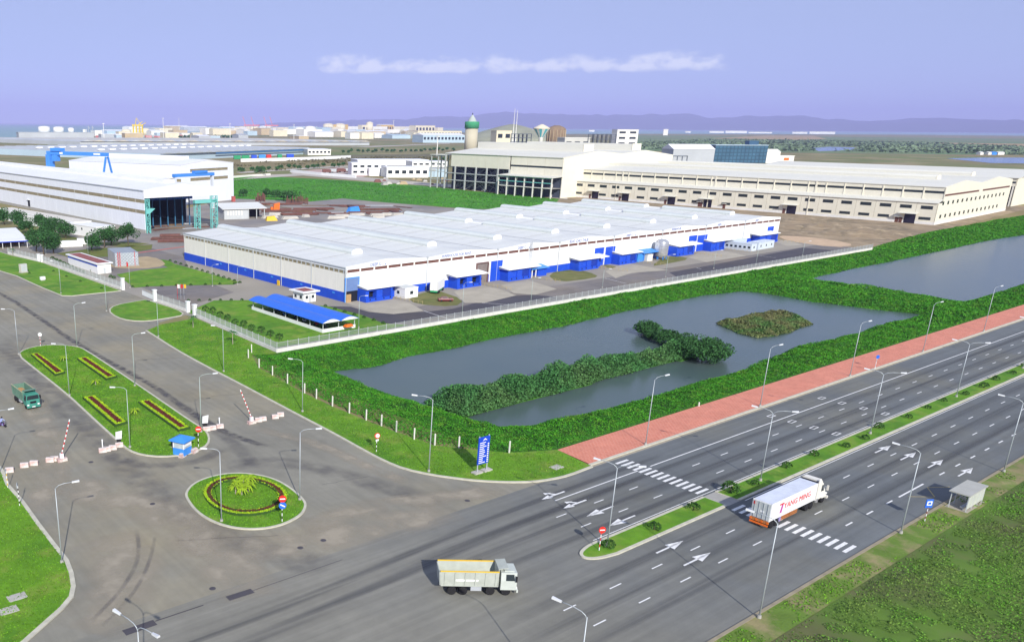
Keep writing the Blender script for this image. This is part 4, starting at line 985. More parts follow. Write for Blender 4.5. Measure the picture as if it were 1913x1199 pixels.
RR = 2.4
for x0, x1, z0, z1 in ((-.4,SW/2,SH,SH+RR),(SW/2,SW+.4,SH+RR,SH)):
    MB().hexa([(x0,-.3,z0-.05),(x1,-.3,z1-.05),(x1,SDp,z1-.05),(x0,SDp,z0-.05),(x0,-.3,z0+.2),(x1,-.3,z1+.2),(x1,SDp,z1+.2),(x0,SDp,z0+.2)]).build('roof_slope', roofwhite, ws)
MB().yprism([(SW/2-3,SH+RR-.4),(SW/2-3.2,SH+RR+1.0),(SW/2,SH+RR+1.7),(SW/2+3.2,SH+RR+1.0),(SW/2+3,SH+RR-.4)], 12, SDp-4).build('ridge_vent', roofwhite, ws)
MB().box(-.55,-.4,0,SDp,SH-.2,SH+.15).build('gutter', greylt, ws)
MB().yprism([(0,16.4),(SW,16.4),(SW,SH-.06),(SW/2,SH+RR-.06),(0,SH-.06)], -.1, .25).build('gable_fascia', roofwhite, ws)
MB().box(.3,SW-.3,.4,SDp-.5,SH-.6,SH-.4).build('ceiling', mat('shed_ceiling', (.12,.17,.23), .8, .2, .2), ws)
m_int = mat('blue_shadow_wall', (.14,.19,.26), .8, .2, .1)  # shade inside the shed put into the lining and ceiling colours
MB().box(.32,.45,.3,SDp-.5,1.0,SH-.7).build('shade_lining', m_int, ws)
MB().box(SW-.45,SW-.32,SDp*.12,SDp-.5,1.0,SH-.7).build('shade_lining', m_int, ws)
def lattice(o, x, y, w, h, d=1.4):
    b = MB()
    for dx in (0,w):
        for dy in (0,d): b.beam((x+dx,y+dy,0),(x+dx,y+dy,h),.35)
    n = int(h/2.2)
    for k in range(n):
        z0, z1 = k*h/n, (k+1)*h/n; a_, c_ = (0,w) if k % 2 else (w,0)
        b.beam((x+a_,y,z0),(x+c_,y,z1),.2); b.beam((x,y,z1),(x+w,y,z1),.2)
    return tag(b.build('lattice_column', teal, o), kind='stuff')
lattice(ws, .5, -.9, 1.8, 16); lattice(ws, 37.5, -.9, 3.2, 16); lattice(ws, 29.0, 1.0, 2.6, 13.5)
MB().hexa([(.6,-1.2,9.2),(2.2,-1.2,9.2),(2.2,2,9.2),(.6,2,9.2),(.3,-1.2,11.5),(5.2,-1.2,11.5),(5.2,2,11.5),(.3,2,11.5)]).build('crane_bracket', teal, ws)
MB().box(28,SW-.6,-.4,1.6,12.6,14.2).build('crane_girder', teal, ws)
for k in range(9): MB().box(4.3*k+1.2,4.3*k+1.6,18,18.6,0,SH-.8).build('inner_column', mat('blue_steel', (.05,.17,.30), .6, .1, .4), ws)
MB().box(3,SW-3,20,22,13.2,15.0).build('overhead_crane', mat('crane_blue', (.03,.12,.40), .5, .1, .3), ws)
# second white hall behind
w3 = thing('white_hall', 'white hall with long window strips standing behind the open shed', 'hall', (251.4,502.2,0), math.radians(22.0))
HW, HD, HH = 54.5, 104.0, 25.0
MB().box(0,HW,0,.35,0,14.6).box(0,HW,.0,.35,16.6,20.4).build('front_wall', m_shedwall, w3).data
MB().box(0,HW,.0,.35,22.2,HH).build('front_wall', m_shedwall, w3)
for z0, z1 in ((14.6,16.6),(20.4,22.2)):
    MB().box(0,HW,.2,.4,z0,z1).build('window_strip', olive, w3); MB().box(0,9,.0,.19,z0,z1).build('strip_end', m_shedwall, w3); MB().box(HW-6,HW,.0,.19,z0,z1).build('strip_end', m_shedwall, w3)
for k in range(7):
    y0, y1 = k*HD/7+.05, (k+1)*HD/7-.05
    MB().box(-.02,.3,y0,y1,0,14.5).build('wall_panel', m_shedwall, w3); MB().box(-.02,.3,y0,y1,16.4,HH).build('wall_panel', m_shedwall, w3); MB().box(.1,.28,y0,y1,14.5,16.4).build('window_strip', olive, w3)
MB().box(HW-.3,HW,.4,HD,0,HH).build('end_wall', m_shedwall, w3); MB().box(0,HW,HD-.3,HD,0,HH).build('rear_wall', m_shedwall, w3)
for x0, x1, z0, z1 in ((-.3,HW/2,HH,HH+2.6),(HW/2,HW+.3,HH+2.6,HH)):
    MB().hexa([(x0,-.2,z0),(x1,-.2,z1),(x1,HD,z1),(x0,HD,z0),(x0,-.2,z0+.25),(x1,-.2,z1+.25),(x1,HD,z1+.25),(x0,HD,z0+.25)]).build('roof_slope', roofwhite, w3)
MB().yprism([(0,HH-.01),(HW,HH-.01),(HW/2,HH+2.58)], 0, .3).build('gable_end', roofwhite, w3)
MB().box(HW/2-4,HW/2+4,20,HD-5,HH+2,HH+4.6).build('ridge_vent', roofwhite, w3)
# blue gantry crane over the yard behind the shed
gc = thing('gantry_crane', 'bright blue gantry crane rising behind the tall white shed', 'crane', (195.0,588.3,0), math.atan2(537.8-588.3, 216.3-195.0))
m_cr = mat('crane_blue_paint', (.06,.24,.66), .5, .08, .3)
sp_ = 54.8
hb = 31.0
MB().box(-1,sp_+1,-1.1,1.1,hb-1.3,hb+1.0).build('main_girder', m_cr, gc)
MB().hexa([(-1.5,-2.4,0),(3,-2.4,0),(3,2.4,0),(-1.5,2.4,0),(-1,-2,hb-1.3),(3,-2,hb-1.3),(3,2,hb-1.3),(-1,2,hb-1.3)]).build('rigid_leg', m_cr, gc)
MB().box(5,9,-1.8,1.8,hb-5.5,hb-1.4).build('operator_cab', m_cr, gc)
MB().box(4,14,-2,2,hb+1.1,hb+3.2).build('trolley', m_cr, gc)
for y0 in (-9,9): MB().beam((sp_,y0*.1,hb-1.6),(sp_,y0,0),1.0).build('shear_leg', m_cr, gc)
MB().box(12,15,-1.18,-1.11,hb-.7,hb+.5).build('painted_panel', white, gc)
MB().box(44,50,-1.18,-1.11,hb-.5,hb+.5).build('painted_panel', white, gc)
o = thing('bridge_crane', 'low blue crane girder showing above the shed roof edge in front of the white hall', 'crane', (236,468,0), math.radians(14))
MB().box(-8,24,-1.2,1.2,20.0,21.8).build('main_girder', m_cr, o); MB().box(8,18,-1.6,1.6,21.8,23.2).build('trolley', m_cr, o)
for x_ in (-7,23): MB().box(x_-.6,x_+.6,-1,1,0,20.0).build('leg', mat('pale_leg_paint', (.62,.66,.70), .6, .08, .4), o)
# small grey workshop in the steel yard
sh_ = thing('yard_workshop', 'small grey workshop with slot windows and an open bay in the steel yard', 'workshop', (231.5,412.0,0), math.radians(-13))
MB().box(0,14,0,.3,0,5.5).build('wall', greylt, sh_); MB().box(0,.3,0,14,0,5.5).build('side_wall', greylt, sh_); MB().box(0,24,13.7,14,0,6.5).build('rear_wall', greylt, sh_)
for k in range(6): MB().box(2+k*1.6,2.7+k*1.6,-.05,.02,2.2,4.6).build('slot_window', offwhite, sh_)
MB().hexa([(-1,-1,5.5),(25,-1,5.5),(25,15,7.5),(-1,15,7.5),(-1,-1,5.75),(25,-1,5.75),(25,15,7.75),(-1,15,7.75)]).build('roof', roofgrey, sh_)
for x_ in (14.3,19,23.6): MB().box(x_-.2,x_+.2,-.2,.2,0,5.5).build('post', greylt, sh_)
MB().box(14,24,10,10.3,0,5).build('inner_wall', dark, sh_)
tag(MB().hexa([(248,394,0),(254,392,0),(256,397,0),(250,399,0),(249,395,2.2),(253,393.5,2.6),(254.5,396.5,2.4),(250.5,398,2.0)]).build('yellow_crate', yellow), 'yellow machine part lying in front of the small grey workshop', 'machine part')

# ------------------------------------------------------------------ cream factory: long aisled hall
cf = thing('cream_factory', 'long cream factory hall with two rows of windows and a lower aisle', 'factory', (555.5,187.8,0), math.radians(4.4))
FL_, FW = 262.0, 146.0; AX = 7.0; AH, EH = 11.6, 20.0
m_whitebase = mat('white_plinth_paint', (.74,.73,.70), .8, .1, .3)
nb = 26; fb = FL_/nb
aw = meshes(MB().box(0,.35,.06,fb-.06,1.4,AH), 'wall_panel', cream); ab = meshes(MB().box(-.12,.3,0,fb,0,1.4), 'plinth', m_whitebase)
uw = meshes(MB().box(AX,AX+.35,.06,fb-.06,AH+1.2,EH), 'upper_wall_panel', cream); up_ = meshes(MB().box(AX-.25,AX,-.22,.22,AH+1.2,EH), 'pilaster', cream)
ww = meshes(MB().box(-.06,.01,fb*.5-2.9,fb*.5+2.9,8.2,10.1), 'window', mat('window_frame_grey', (.16,.17,.17), .5, .1, 1)); wl = meshes(MB().box(-.06,.01,fb*.5-2.9,fb*.5+2.9,2.4,4.0), 'window', MATS['window_frame_grey'])
gp = meshes(MB().box(-.10,-.05,fb*.5-2.7,fb*.5+2.7,8.35,9.95), 'pane', glass); gl = meshes(MB().box(-.10,-.05,fb*.5-2.7,fb*.5+2.7,2.55,3.85), 'pane', glass)
us = meshes(MB().box(AX-.06,AX+.01,.5,fb-.5,16.6,17.9), 'strip_window', glass)
lr = meshes(MB().hexa([(-.6,0,AH),(AX,0,AH+1.6),(AX,fb-.02,AH+1.6),(-.6,fb-.02,AH),(-.6,0,AH+.25),(AX,0,AH+1.85),(AX,fb-.02,AH+1.85),(-.6,fb-.02,AH+.25)]), 'aisle_roof', creamroof)
doors = []
for px, py in ((1112,365),(1168,372),(1253,386),(1320,395),(1475,412),(1695,428)):
    y_, _ = onside(cf, px, py-2, 0); doors.append(y_)
small = [onside(cf, px, py, 0)[0] for px, py in ((1351,395),(1671,428),(1305,390))]
for k in range(nb):
    at = (0,k*fb,0); yc = (k+.5)*fb
    for me_, nm in ((aw,'wall_panel'),(ab,'plinth'),(uw,'upper_wall_panel'),(up_,'pilaster'),(us,'strip_window'),(lr,'aisle_roof')): link(nm, me_, None, cf, loc=at)
    w_ = link('window', ww, None, cf, loc=at); link('pane', gp, None, w_)
    if min(abs(yc-d) for d in doors) > 5.2: w_ = link('window', wl, None, cf, loc=at); link('pane', gl, None, w_)
for d in doors:
    dd = MB().box(-.14,.0,d-2.7,d+2.7,0,5.2).build('loading_door', mat('dark_door', (.018,.016,.035), .5, .2, .5), cf)
    MB().hexa([(-3.2,d-3.6,5.4),(0,d-3.6,5.8),(0,d+5.5,5.8),(-3.2,d+5.5,5.4),(-3.2,d-3.6,5.6),(0,d-3.6,6.0),(0,d+5.5,6.0),(-3.2,d+5.5,5.6)]).build('door_canopy', creamroof, cf)
    MB().box(-.2,-.1,d+3.4,d+5.0,0,2.9).build('side_door', brown, dd)
for d in small: MB().box(-.13,.0,d-.9,d+.9,0,2.9).build('small_door', brown, cf); MB().box(-1.6,0,d-1.5,d+1.5,3.2,3.4).build('small_canopy', creamroof, cf)
for d in (66.0, 128.0, 196.0): MB().box(AX-.35,AX-.05,d-.5,d+.5,AH+1.0,EH+.2).build('expansion_pier', cream, cf); MB().box(-.3,-.05,d-.3,d+.3,0,AH).build('expansion_pier', cream, cf)
# gable end
G2 = FW/2
MB().box(0,AX,0,.35,1.4,AH).build('gable_wall', cream, cf)
MB().yprism([(AX,1.4),(FW,1.4),(FW,EH-.05),(FW-(FW-AX)/4,EH+2.6),(AX+(FW-AX)/2,EH+.2),(AX+(FW-AX)/4,EH+2.6),(AX,EH-.05)], 0, .35).build('gable_wall', cream, cf)
MB().box(-.15,FW,-.12,.25,0,1.4).build('plinth', m_whitebase, cf)
for r_, (z0, z1) in enumerate(((3.2,5.2),(10.4,12.4))):
    for k in range(15):
        x_ = 8+k*8.8
        if r_ == 0 and k > 13: continue
        w_ = MB().box(x_-1.5,x_+1.5,-.05,.01,z0,z1).build('window', MATS['window_frame_grey'], cf); MB().box(x_-1.3,x_+1.3,-.08,-.04,z0+.15,z1-.15).build('pane', glass, w_)
for x0, x1 in ((AX+1,AX+66),(AX+74,FW-4)): MB().box(x0,x1,-.06,.01,15.2,16.2).build('slot_window', brown, cf)
# M-shaped roof in bays, with roof seams
seg = 13; sy = (FL_-.4)/seg; q4 = (FW-AX)/4
xs_ = [AX-.5,AX+q4,AX+2*q4,AX+3*q4,FW+.4]; zs_ = [EH,EH+2.7,EH+.3,EH+2.7,EH]
for i in range(4):
    b = MB(); b.hexa([(xs_[i],.05,zs_[i]-.05),(xs_[i+1],.05,zs_[i+1]-.05),(xs_[i+1],sy-.25,zs_[i+1]-.05),(xs_[i],sy-.25,zs_[i]-.05),(xs_[i],.05,zs_[i]+.2),(xs_[i+1],.05,zs_[i+1]+.2),(xs_[i+1],sy-.25,zs_[i+1]+.2),(xs_[i],sy-.25,zs_[i]+.2)])
    me_ = meshes(b, 'roof_sheet', creamroof)
    for k in range(seg): link('roof_sheet', me_, None, cf, loc=(0,.3+k*sy,0))
for xc in (AX+q4, AX+3*q4):
    v_ = MB().yprism([(xc-3.2,EH+2.2),(xc-3.4,EH+4.2),(xc-2,EH+5.0),(xc+2,EH+5.0),(xc+3.4,EH+4.2),(xc+3.2,EH+2.2)], 14, FL_-6).build('ridge_vent', creamroof, cf)
    MB().yprism([(xc-3.3,EH+2.3),(xc-3.5,EH+4.3),(xc-2,EH+5.1),(xc+2,EH+5.1),(xc+3.5,EH+4.3),(xc+3.3,EH+2.3)], 13.4, 13.98).build('end_cap', cream, v_)
MB().box(FW-.3,FW,.4,FL_,0,EH).build('far_wall', cream, cf); MB().box(0,FW,FL_-.3,FL_,0,EH).build('rear_wall', cream, cf)

# taller unfinished block at its far end
tb = thing('unfinished_block', 'taller unfinished cream block with open steel bays and exposed columns', 'building', (518.5,415.0,0), math.radians(3.0))
TW, TD, TH = 150.0, 117.0, 28.6
m_inner = mat('unlit_steel_interior', (.07,.085,.125), .8, .3, .1)  # shade of the open bays put into the inner walls' colour
for k in range(5):
    y0 = 49+k*12.3; MB().box(0,.4,y0+.05,y0+12.2,18.5,TH).build('upper_wall_panel', cream, tb)
for k in range(3): MB().box(0,.4,.1+k*16,16*k+15.9,15.6,20.8).build('upper_wall_panel', cream, tb); MB().box(0,.4,.1+k*16,16*k+15.9,22.2,TH).build('upper_wall_panel', cream, tb)
MB().box(.1,.3,.5,48,20.8,22.2).build('strip_window', glass, tb)
for k in range(7):
    y_ = 48.6+k*11.3; MB().box(-.9,.0,y_-.55,y_+.55,0,18.5 if k < 6 else TH).build('column', mat('primer_grey_steel', (.42,.44,.43), .7, .1, .2), tb)
for z_ in (7.2,12.8): MB().box(-.7,-.1,49,TD,z_,z_+.7).build('tie_beam', MATS['primer_grey_steel'], tb)
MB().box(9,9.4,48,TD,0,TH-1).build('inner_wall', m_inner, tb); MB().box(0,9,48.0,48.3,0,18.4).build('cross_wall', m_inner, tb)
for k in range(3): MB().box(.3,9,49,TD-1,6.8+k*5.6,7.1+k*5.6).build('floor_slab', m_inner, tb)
b = MB()
for k in range(26): b.beam((4+rnd.random()*4,50+rnd.random()*62,0),(4+rnd.random()*4,50+rnd.random()*62,17),.3)
tag(b.build('scaffold', MATS['primer_grey_steel'], tb), kind='stuff')
# the framed porch in front
for k in range(7):
    y_ = -1+k*8.2
    for x_ in (-13,-.8): MB().box(x_-.35,x_+.35,y_-.35,y_+.35,0,14.6).build('porch_column', offwhite, tb)
for z_ in (7.0,10.6,14.0):
    MB().box(-13.3,-12.7,-1,48.4,z_,z_+.55).build('porch_beam', teal if z_ > 8 else offwhite, tb)
MB().hexa([(-14.5,-2,14.65),(0,-2,15.4),(0,49.5,15.4),(-14.5,49.5,14.65),(-14.5,-2,14.95),(0,-2,15.7),(0,49.5,15.7),(-14.5,49.5,14.95)]).build('porch_roof', creamroof, tb)
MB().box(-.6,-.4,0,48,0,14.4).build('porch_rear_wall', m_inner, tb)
MB().box(-12.5,-1,-1,48,6.9,7.15).build('porch_slab', grey, tb)
# open frame bay at the left
for y_ in (TD-.5,TD+8,TD+16):
    for x_ in (0,12): MB().box(x_-.4,x_+.4,y_-.4,y_+.4,0,TH-2).build('column', MATS['primer_grey_steel'], tb)
for z_ in (7,13.5,20,TH-2.4): MB().box(-.3,.3,TD,TD+16,z_,z_+.5).build('tie_beam', MATS['primer_grey_steel'], tb)
MB().box(-1,13,TD-1,TD+17,TH-1.6,TH-1.2).build('frame_roof', creamroof, tb)
# roof and gable
MB().yprism([(0,0),(TW,0),(TW,TH),(TW*.72,TH+4.2),(TW*.5,TH+2),(TW*.28,TH+4.2),(0,TH)], 0, .3).build('gable_wall', cream, tb)
for i, (x0, x1, z0, z1) in enumerate(((-.8,TW*.28,TH,TH+4.2),(TW*.28,TW*.5,TH+4.2,TH+2),(TW*.5,TW*.72,TH+2,TH+4.2),(TW*.72,TW+.5,TH+4.2,TH))):
    MB().hexa([(x0,-.2,z0),(x1,-.2,z1),(x1,TD,z1),(x0,TD,z0),(x0,-.2,z0+.3),(x1,-.2,z1+.3),(x1,TD,z1+.3),(x0,TD,z0+.3)]).build('roof_slope', creamroof, tb)
for xc in (TW*.28, TW*.72):
    v_ = MB().box(xc-6,xc+6,9,TD-3,TH+3,TH+9.0).build('roof_monitor', creamroof, tb); MB().box(xc-6.2,xc+6.2,8.4,8.98,TH+2.8,TH+9.3).build('end_cap', cream, v_)
MB().box(TW-.3,TW,.3,TD,0,TH).build('far_wall', cream, tb); MB().box(9.5,TW,TD-.3,TD,0,TH).build('rear_wall', cream, tb)
# further cream hall at the right edge
h2 = thing('cream_annex', 'cream hall with a wide dark opening at the right picture edge behind the factory', 'hall', (742,208,0), math.radians(4.4))
MB().box(0,.4,0,180,13.6,19).build('wall', cream, h2); MB().box(0,.4,60,180,0,13.5).build('wall', cream, h2); MB().box(0,110,0,.4,0,19).build('gable_wall', cream, h2)
MB().box(8,8.4,.5,60,0,13.5).build('inner_wall', dark, h2); MB().box(-.1,.35,.5,62,15.6,16.8).build('strip_window', glass, h2)
for k in range(4): MB().box(-.3,.5,14.5*k+1,14.5*k+1.8,0,13.5).build('column', offwhite, h2)
MB().hexa([(-1,-1,19),(55,-1,23),(55,180,23),(-1,180,19),(-1,-1,19.3),(55,-1,23.3),(55,180,23.3),(-1,180,19.3)]).build('roof_slope', creamroof, h2)
MB().hexa([(55,-1,23),(111,-1,19),(111,180,19),(55,180,23),(55,-1,23.3),(111,-1,19.3),(111,180,19.3),(55,180,23.3)]).build('roof_slope', creamroof, h2)

# ------------------------------------------------------------------ steel yard: stacks, racks, machines
def beam_stack(px, py, l, n, rows, rz, m, label, name='steel_stack', sec=.45, group='steel stacks in the yard'):
    q = G(px, py); o = thing(name, label, 'steel stack', (q.x,q.y,0), rz, group)
    for r in range(rows):
        for k in range(n):
            ll = l*rnd.uniform(.85,1.0); MB().box(-ll/2,ll/2,(k-n/2)*sec*1.5,(k-n/2)*sec*1.5+sec,.25+r*(sec+.12),.25+r*(sec+.12)+sec).build('beam', m, o)
    for x_ in (-l*.3,l*.3): MB().box(x_-.15,x_+.15,-n*sec*.8,n*sec*.8,0,.24).build('bearer', wood, o)
m_rust2 = mat('red_primer_steel', (.165,.075,.062), .85, .25, .5); m_pale = mat('pale_cast_concrete', (.45,.43,.39), .9, .15, .4)
spots = [(455,388,26,6,2),(500,392,30,7,1),(540,396,34,6,2),(585,392,26,6,2),(600,399,30,5,1),(560,402,24,5,2),(470,396,20,5,1),(660,390,30,7,2),(700,393,34,6,2),(735,396,30,6,1),(690,399,26,5,2),(645,400,22,4,1),(725,400,26,6,1),(530,383,26,5,2),(430,385,24,6,2),(480,383,22,5,2)]
for k, (px, py, l, n, r) in enumerate(spots):
    beam_stack(px, py, l, n, r, math.radians(rnd.choice((-28,-24,-30,62))), (rust, m_rust2)[k % 2], 'stack of rusty red steel beams in the yard behind the warehouse', sec=.42)
for k, (px, py, l, n, r) in enumerate(((310,448,20,6,2),(330,452,24,7,2),(345,447,16,5,3),(318,442,14,5,2))):
    beam_stack(px, py, l*.7, n, r, math.radians(-25), (rust, m_rust2)[k % 2], 'stack of rusty steel on the pale patch left of the warehouse', sec=.4, group='steel stacks left of the warehouse')
for k, (px, py) in enumerate(((300,430),(330,427),(355,428),(375,425),(330,421),(360,419),(300,424))):
    beam_stack(px, py, 9, 5, 1, math.radians(rnd.uniform(-40,20)), (rust, wood, steel)[k % 3], 'low pile of steel plates in the mouth of the open shed', sec=.3, group='steel piles in the shed mouth')
for k in range(14):
    q = G(rnd.uniform(500,770), rnd.uniform(402,410)); w = rnd.uniform(2,6)
    o = MB().hexa([(-w,-1.2,0),(w,-1.2,0),(w,1.2,0),(-w,1.2,0),(-w*.8,-.9,1.6),(w*.8,-.9,1.4),(w*.8,.9,1.5),(-w*.8,.9,1.7)]).build('concrete_block', m_pale, loc=(q.x,q.y,0)); o.rotation_euler = (0,0,rnd.uniform(-.6,.2))
    tag(o, 'pale cast block lying along the rear edge of the warehouse', 'block', 'pale blocks behind the warehouse')
for k in range(34):
    px, py = rnd.uniform(440,760), rnd.uniform(383,401)
    beam_stack(px, py, rnd.uniform(8,20), rnd.choice((2,3,4)), rnd.choice((1,1,2)), math.radians(rnd.choice((-26,-20,-32,60,-80))), (rust, m_rust2, wood, steel)[k % 4], 'loose bundle of rusty and grey steel sections scattered over the yard', 'steel_bundle', .3, 'loose steel bundles in the yard')
# row of red upright stakes
for r_, (x0, x1, yy, n) in enumerate(((478,495,376,12),(535,575,381,22))):
    o = thing('stake_rack', ('left', 'right')[r_]+' rack of upright rust-red stakes at the edge of the green field', 'rack', G((x0+x1)/2, yy))
    for k in range(n):
        q = G(x0+(x1-x0)*k/(n-1), yy+rnd.uniform(-1,1.5))-o.location; MB().box(q.x-.2,q.x+.2,q.y-.2,q.y+.2,0,rnd.uniform(2.5,6.0)).build('stake', m_rust2, o)
q = G(515,394); og = thing('orange_machine', 'bright orange tipped machine standing among the rusty steel', 'machine', (q.x,q.y,0), math.radians(-20))
MB().hexa([(-2,-1.4,0),(2,-1.4,0),(2,1.4,0),(-2,1.4,0),(-1,-1.4,4.2),(2.4,-1.4,4.9),(2.4,1.4,4.9),(-1,1.4,4.2)]).build('hopper', orange, og); MB().box(-3.2,-2.05,-1.1,1.1,0,2.4).build('cab', orange, og)
q = G(660,396); tag(MB().hexa([(-4,-2,0),(4,-2,0),(4,2,0),(-4,2,0),(-3,-1.2,3),(3,-1.2,3.4),(3,1.2,3.2),(-3,1.2,2.8)]).build('blue_tarp', bluelt, loc=(q.x,q.y,0)), 'blue tarp draped over goods in the steel yard', 'tarp')
q = G(436,377); tag(MB().box(-1,1,-1,1,0,3.4).box(-1.15,1.15,-1.15,1.15,3.4,3.6).build('red_hut', mat('dull_red', (.42,.10,.09), .7, .1, .4), loc=(q.x,q.y,0)), 'small red hut at the right corner of the white hall', 'hut')

# low mounds of dug earth before the cream factory
for k, (px, py, r_, h_) in enumerate(((1500,412,13,1.6),(1545,425,16,2.2),(1590,430,14,1.8),(1620,437,17,2.4),(1560,437,12,1.3),(1660,441,13,1.5),(1480,425,10,1.2))):
    q = G(px, py); g_ = random.Random(k); v = [(0,0,h_)]; f = []; n = 18
    for j, (rr, zz) in enumerate(((.3,.85),(.6,.5),(1.0,0.0))):
        for i in range(n): a = 2*math.pi*i/n; w = r_*rr*g_.uniform(.8,1.15); v.append((w*math.cos(a)*1.5, w*math.sin(a), h_*zz*g_.uniform(.6,1.25)-(.1 if zz == 0 else 0)))
    f += [(0,1+i,1+(i+1)%n) for i in range(n)]+[(1+j*n+i,1+(j+1)*n+i,1+(j+1)*n+(i+1)%n,1+j*n+(i+1)%n) for j in range(2) for i in range(n)]
    me_ = bpy.data.meshes.new('earth_mound'); me_.from_pydata(v, [], f); me_.update(); fix_normals(me_); tag(link('earth_mound', me_, m_soil2, None, True, (q.x,q.y,.02)), kind='structure')
# ------------------------------------------------------------------ far port and industrial belt
def at_dist(px, dist, py=250):
    d = ray(px, py); h = math.hypot(d.x, d.y); return Vector((d.x/h*dist, d.y/h*dist, 0))
def far_box(name, label, x0, x1, yb, hpx, depth, wallm, roofm, rows=0, cat='building', group=None, gable=0.0, skew=0.0):
    a, c = G(x0, yb), G(x1, yb-skew); d = c-a; h = HT((x0+x1)/2, yb-skew/2-hpx, (a+c)/2)
    o = thing(name, label, cat, (a.x,a.y,0), math.atan2(d.y,d.x), group); w = d.length
    MB().box(0,w,0,depth,0,h).build('wall', wallm, o)
    if gable: MB().xprism([(-.6,h+.02),(depth+.6,h+.02),(depth/2,h+gable)], -.5, w+.5).build('roof', roofm, o)
    else: MB().box(-.5,w+.5,-.5,depth+.5,h+.02,h+.9).build('roof', roofm, o)
    for r in range(rows):
        z = h*(r+.45)/(rows+.1); hh = h/(rows+.1)*.38; n = max(2, int(w/max(7.0, h*.55)))
        for k in range(n): u = w*(k+.5)/n; MB().box(u-w/n*.3,u+w/n*.3,-.15,.02,z,z+hh).build('window', glass, o)
    return o, w, h
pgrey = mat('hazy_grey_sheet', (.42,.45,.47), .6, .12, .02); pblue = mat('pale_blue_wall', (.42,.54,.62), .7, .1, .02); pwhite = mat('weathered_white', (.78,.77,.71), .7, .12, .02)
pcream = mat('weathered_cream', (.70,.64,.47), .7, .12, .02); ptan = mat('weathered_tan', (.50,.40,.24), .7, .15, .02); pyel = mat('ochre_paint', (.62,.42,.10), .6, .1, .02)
# big grey logistics shed with ribbed roof
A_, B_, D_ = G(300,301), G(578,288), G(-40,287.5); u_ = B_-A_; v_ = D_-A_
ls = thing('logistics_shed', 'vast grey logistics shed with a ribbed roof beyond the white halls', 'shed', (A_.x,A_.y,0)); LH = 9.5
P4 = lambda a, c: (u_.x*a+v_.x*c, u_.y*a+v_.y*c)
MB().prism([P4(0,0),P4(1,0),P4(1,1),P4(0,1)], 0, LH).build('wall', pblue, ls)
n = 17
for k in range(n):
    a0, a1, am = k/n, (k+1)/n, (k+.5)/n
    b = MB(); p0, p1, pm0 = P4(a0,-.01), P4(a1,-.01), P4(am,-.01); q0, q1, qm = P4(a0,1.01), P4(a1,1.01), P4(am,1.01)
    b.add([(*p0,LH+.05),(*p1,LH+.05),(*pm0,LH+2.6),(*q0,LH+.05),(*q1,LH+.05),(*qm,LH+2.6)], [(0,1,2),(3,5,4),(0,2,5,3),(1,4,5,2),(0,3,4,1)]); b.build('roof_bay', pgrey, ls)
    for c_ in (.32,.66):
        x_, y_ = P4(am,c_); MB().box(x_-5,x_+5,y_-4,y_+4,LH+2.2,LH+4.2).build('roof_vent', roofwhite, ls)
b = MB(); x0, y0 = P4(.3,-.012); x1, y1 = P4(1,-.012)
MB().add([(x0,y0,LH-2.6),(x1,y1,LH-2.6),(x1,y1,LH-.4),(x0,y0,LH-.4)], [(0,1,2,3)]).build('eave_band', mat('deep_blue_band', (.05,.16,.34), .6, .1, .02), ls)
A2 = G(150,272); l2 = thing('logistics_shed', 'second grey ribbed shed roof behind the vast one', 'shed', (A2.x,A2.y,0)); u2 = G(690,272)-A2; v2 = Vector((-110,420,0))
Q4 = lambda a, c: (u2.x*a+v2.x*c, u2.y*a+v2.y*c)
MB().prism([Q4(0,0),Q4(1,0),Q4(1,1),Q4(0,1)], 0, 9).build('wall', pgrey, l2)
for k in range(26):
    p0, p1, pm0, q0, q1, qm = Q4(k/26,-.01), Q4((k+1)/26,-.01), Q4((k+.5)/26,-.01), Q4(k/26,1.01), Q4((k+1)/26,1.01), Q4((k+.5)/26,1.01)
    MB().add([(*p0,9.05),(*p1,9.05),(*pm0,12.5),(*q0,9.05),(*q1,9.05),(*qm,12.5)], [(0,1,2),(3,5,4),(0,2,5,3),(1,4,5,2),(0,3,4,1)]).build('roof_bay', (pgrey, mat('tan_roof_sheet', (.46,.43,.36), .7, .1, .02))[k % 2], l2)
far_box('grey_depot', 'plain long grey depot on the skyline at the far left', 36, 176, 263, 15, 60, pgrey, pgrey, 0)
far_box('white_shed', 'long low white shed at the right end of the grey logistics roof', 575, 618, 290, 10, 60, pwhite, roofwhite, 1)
for k, (x0, x1, m, nm) in enumerate(((437,450,green,'green'),(452,466,green,'bright green'),(470,480,blue,'blue'),(484,496,bluelt,'light blue'),(498,507,red,'red'),(519,527,green,'small green'),(536,549,blue,'dark blue'),(408,430,pwhite,'white'))):
    a, c = G(x0,298-k*.5), G(x1,298-k*.5); d = c-a; o = thing('freight_container', nm+' freight container before the long grey logistics shed', 'container', (a.x,a.y,0), math.atan2(d.y,d.x)); MB().box(0,d.length,0,6,.3,5.6).build('body', m, o); MB().box(.3,d.length-.3,-.12,0,.8,5.2).build('door_face', m, o)
def wallrun(pts, h, t, m, label, name='boundary_wall'):
    o = thing(name, label, 'wall', G(*pts[0]))
    for a, c in zip(pts[:-1], pts[1:]):
        a, c = G(*a)-o.location, G(*c)-o.location; MB().beam((a.x,a.y,h/2),(c.x,c.y,h/2), t, h).build('wall_run', m, o)
wallrun([(450,303),(560,300),(655,296)], 4.5, 1.0, white, 'long low white boundary wall below the logistics shed')
wallrun([(543,322),(600,328),(665,333)], 3.0, .8, white, 'white boundary wall along the pinkish yard')
wallrun([(432,333),(470,330),(505,328)], 2.0, .8, pwhite, 'pale boundary wall at the left end of the green field')
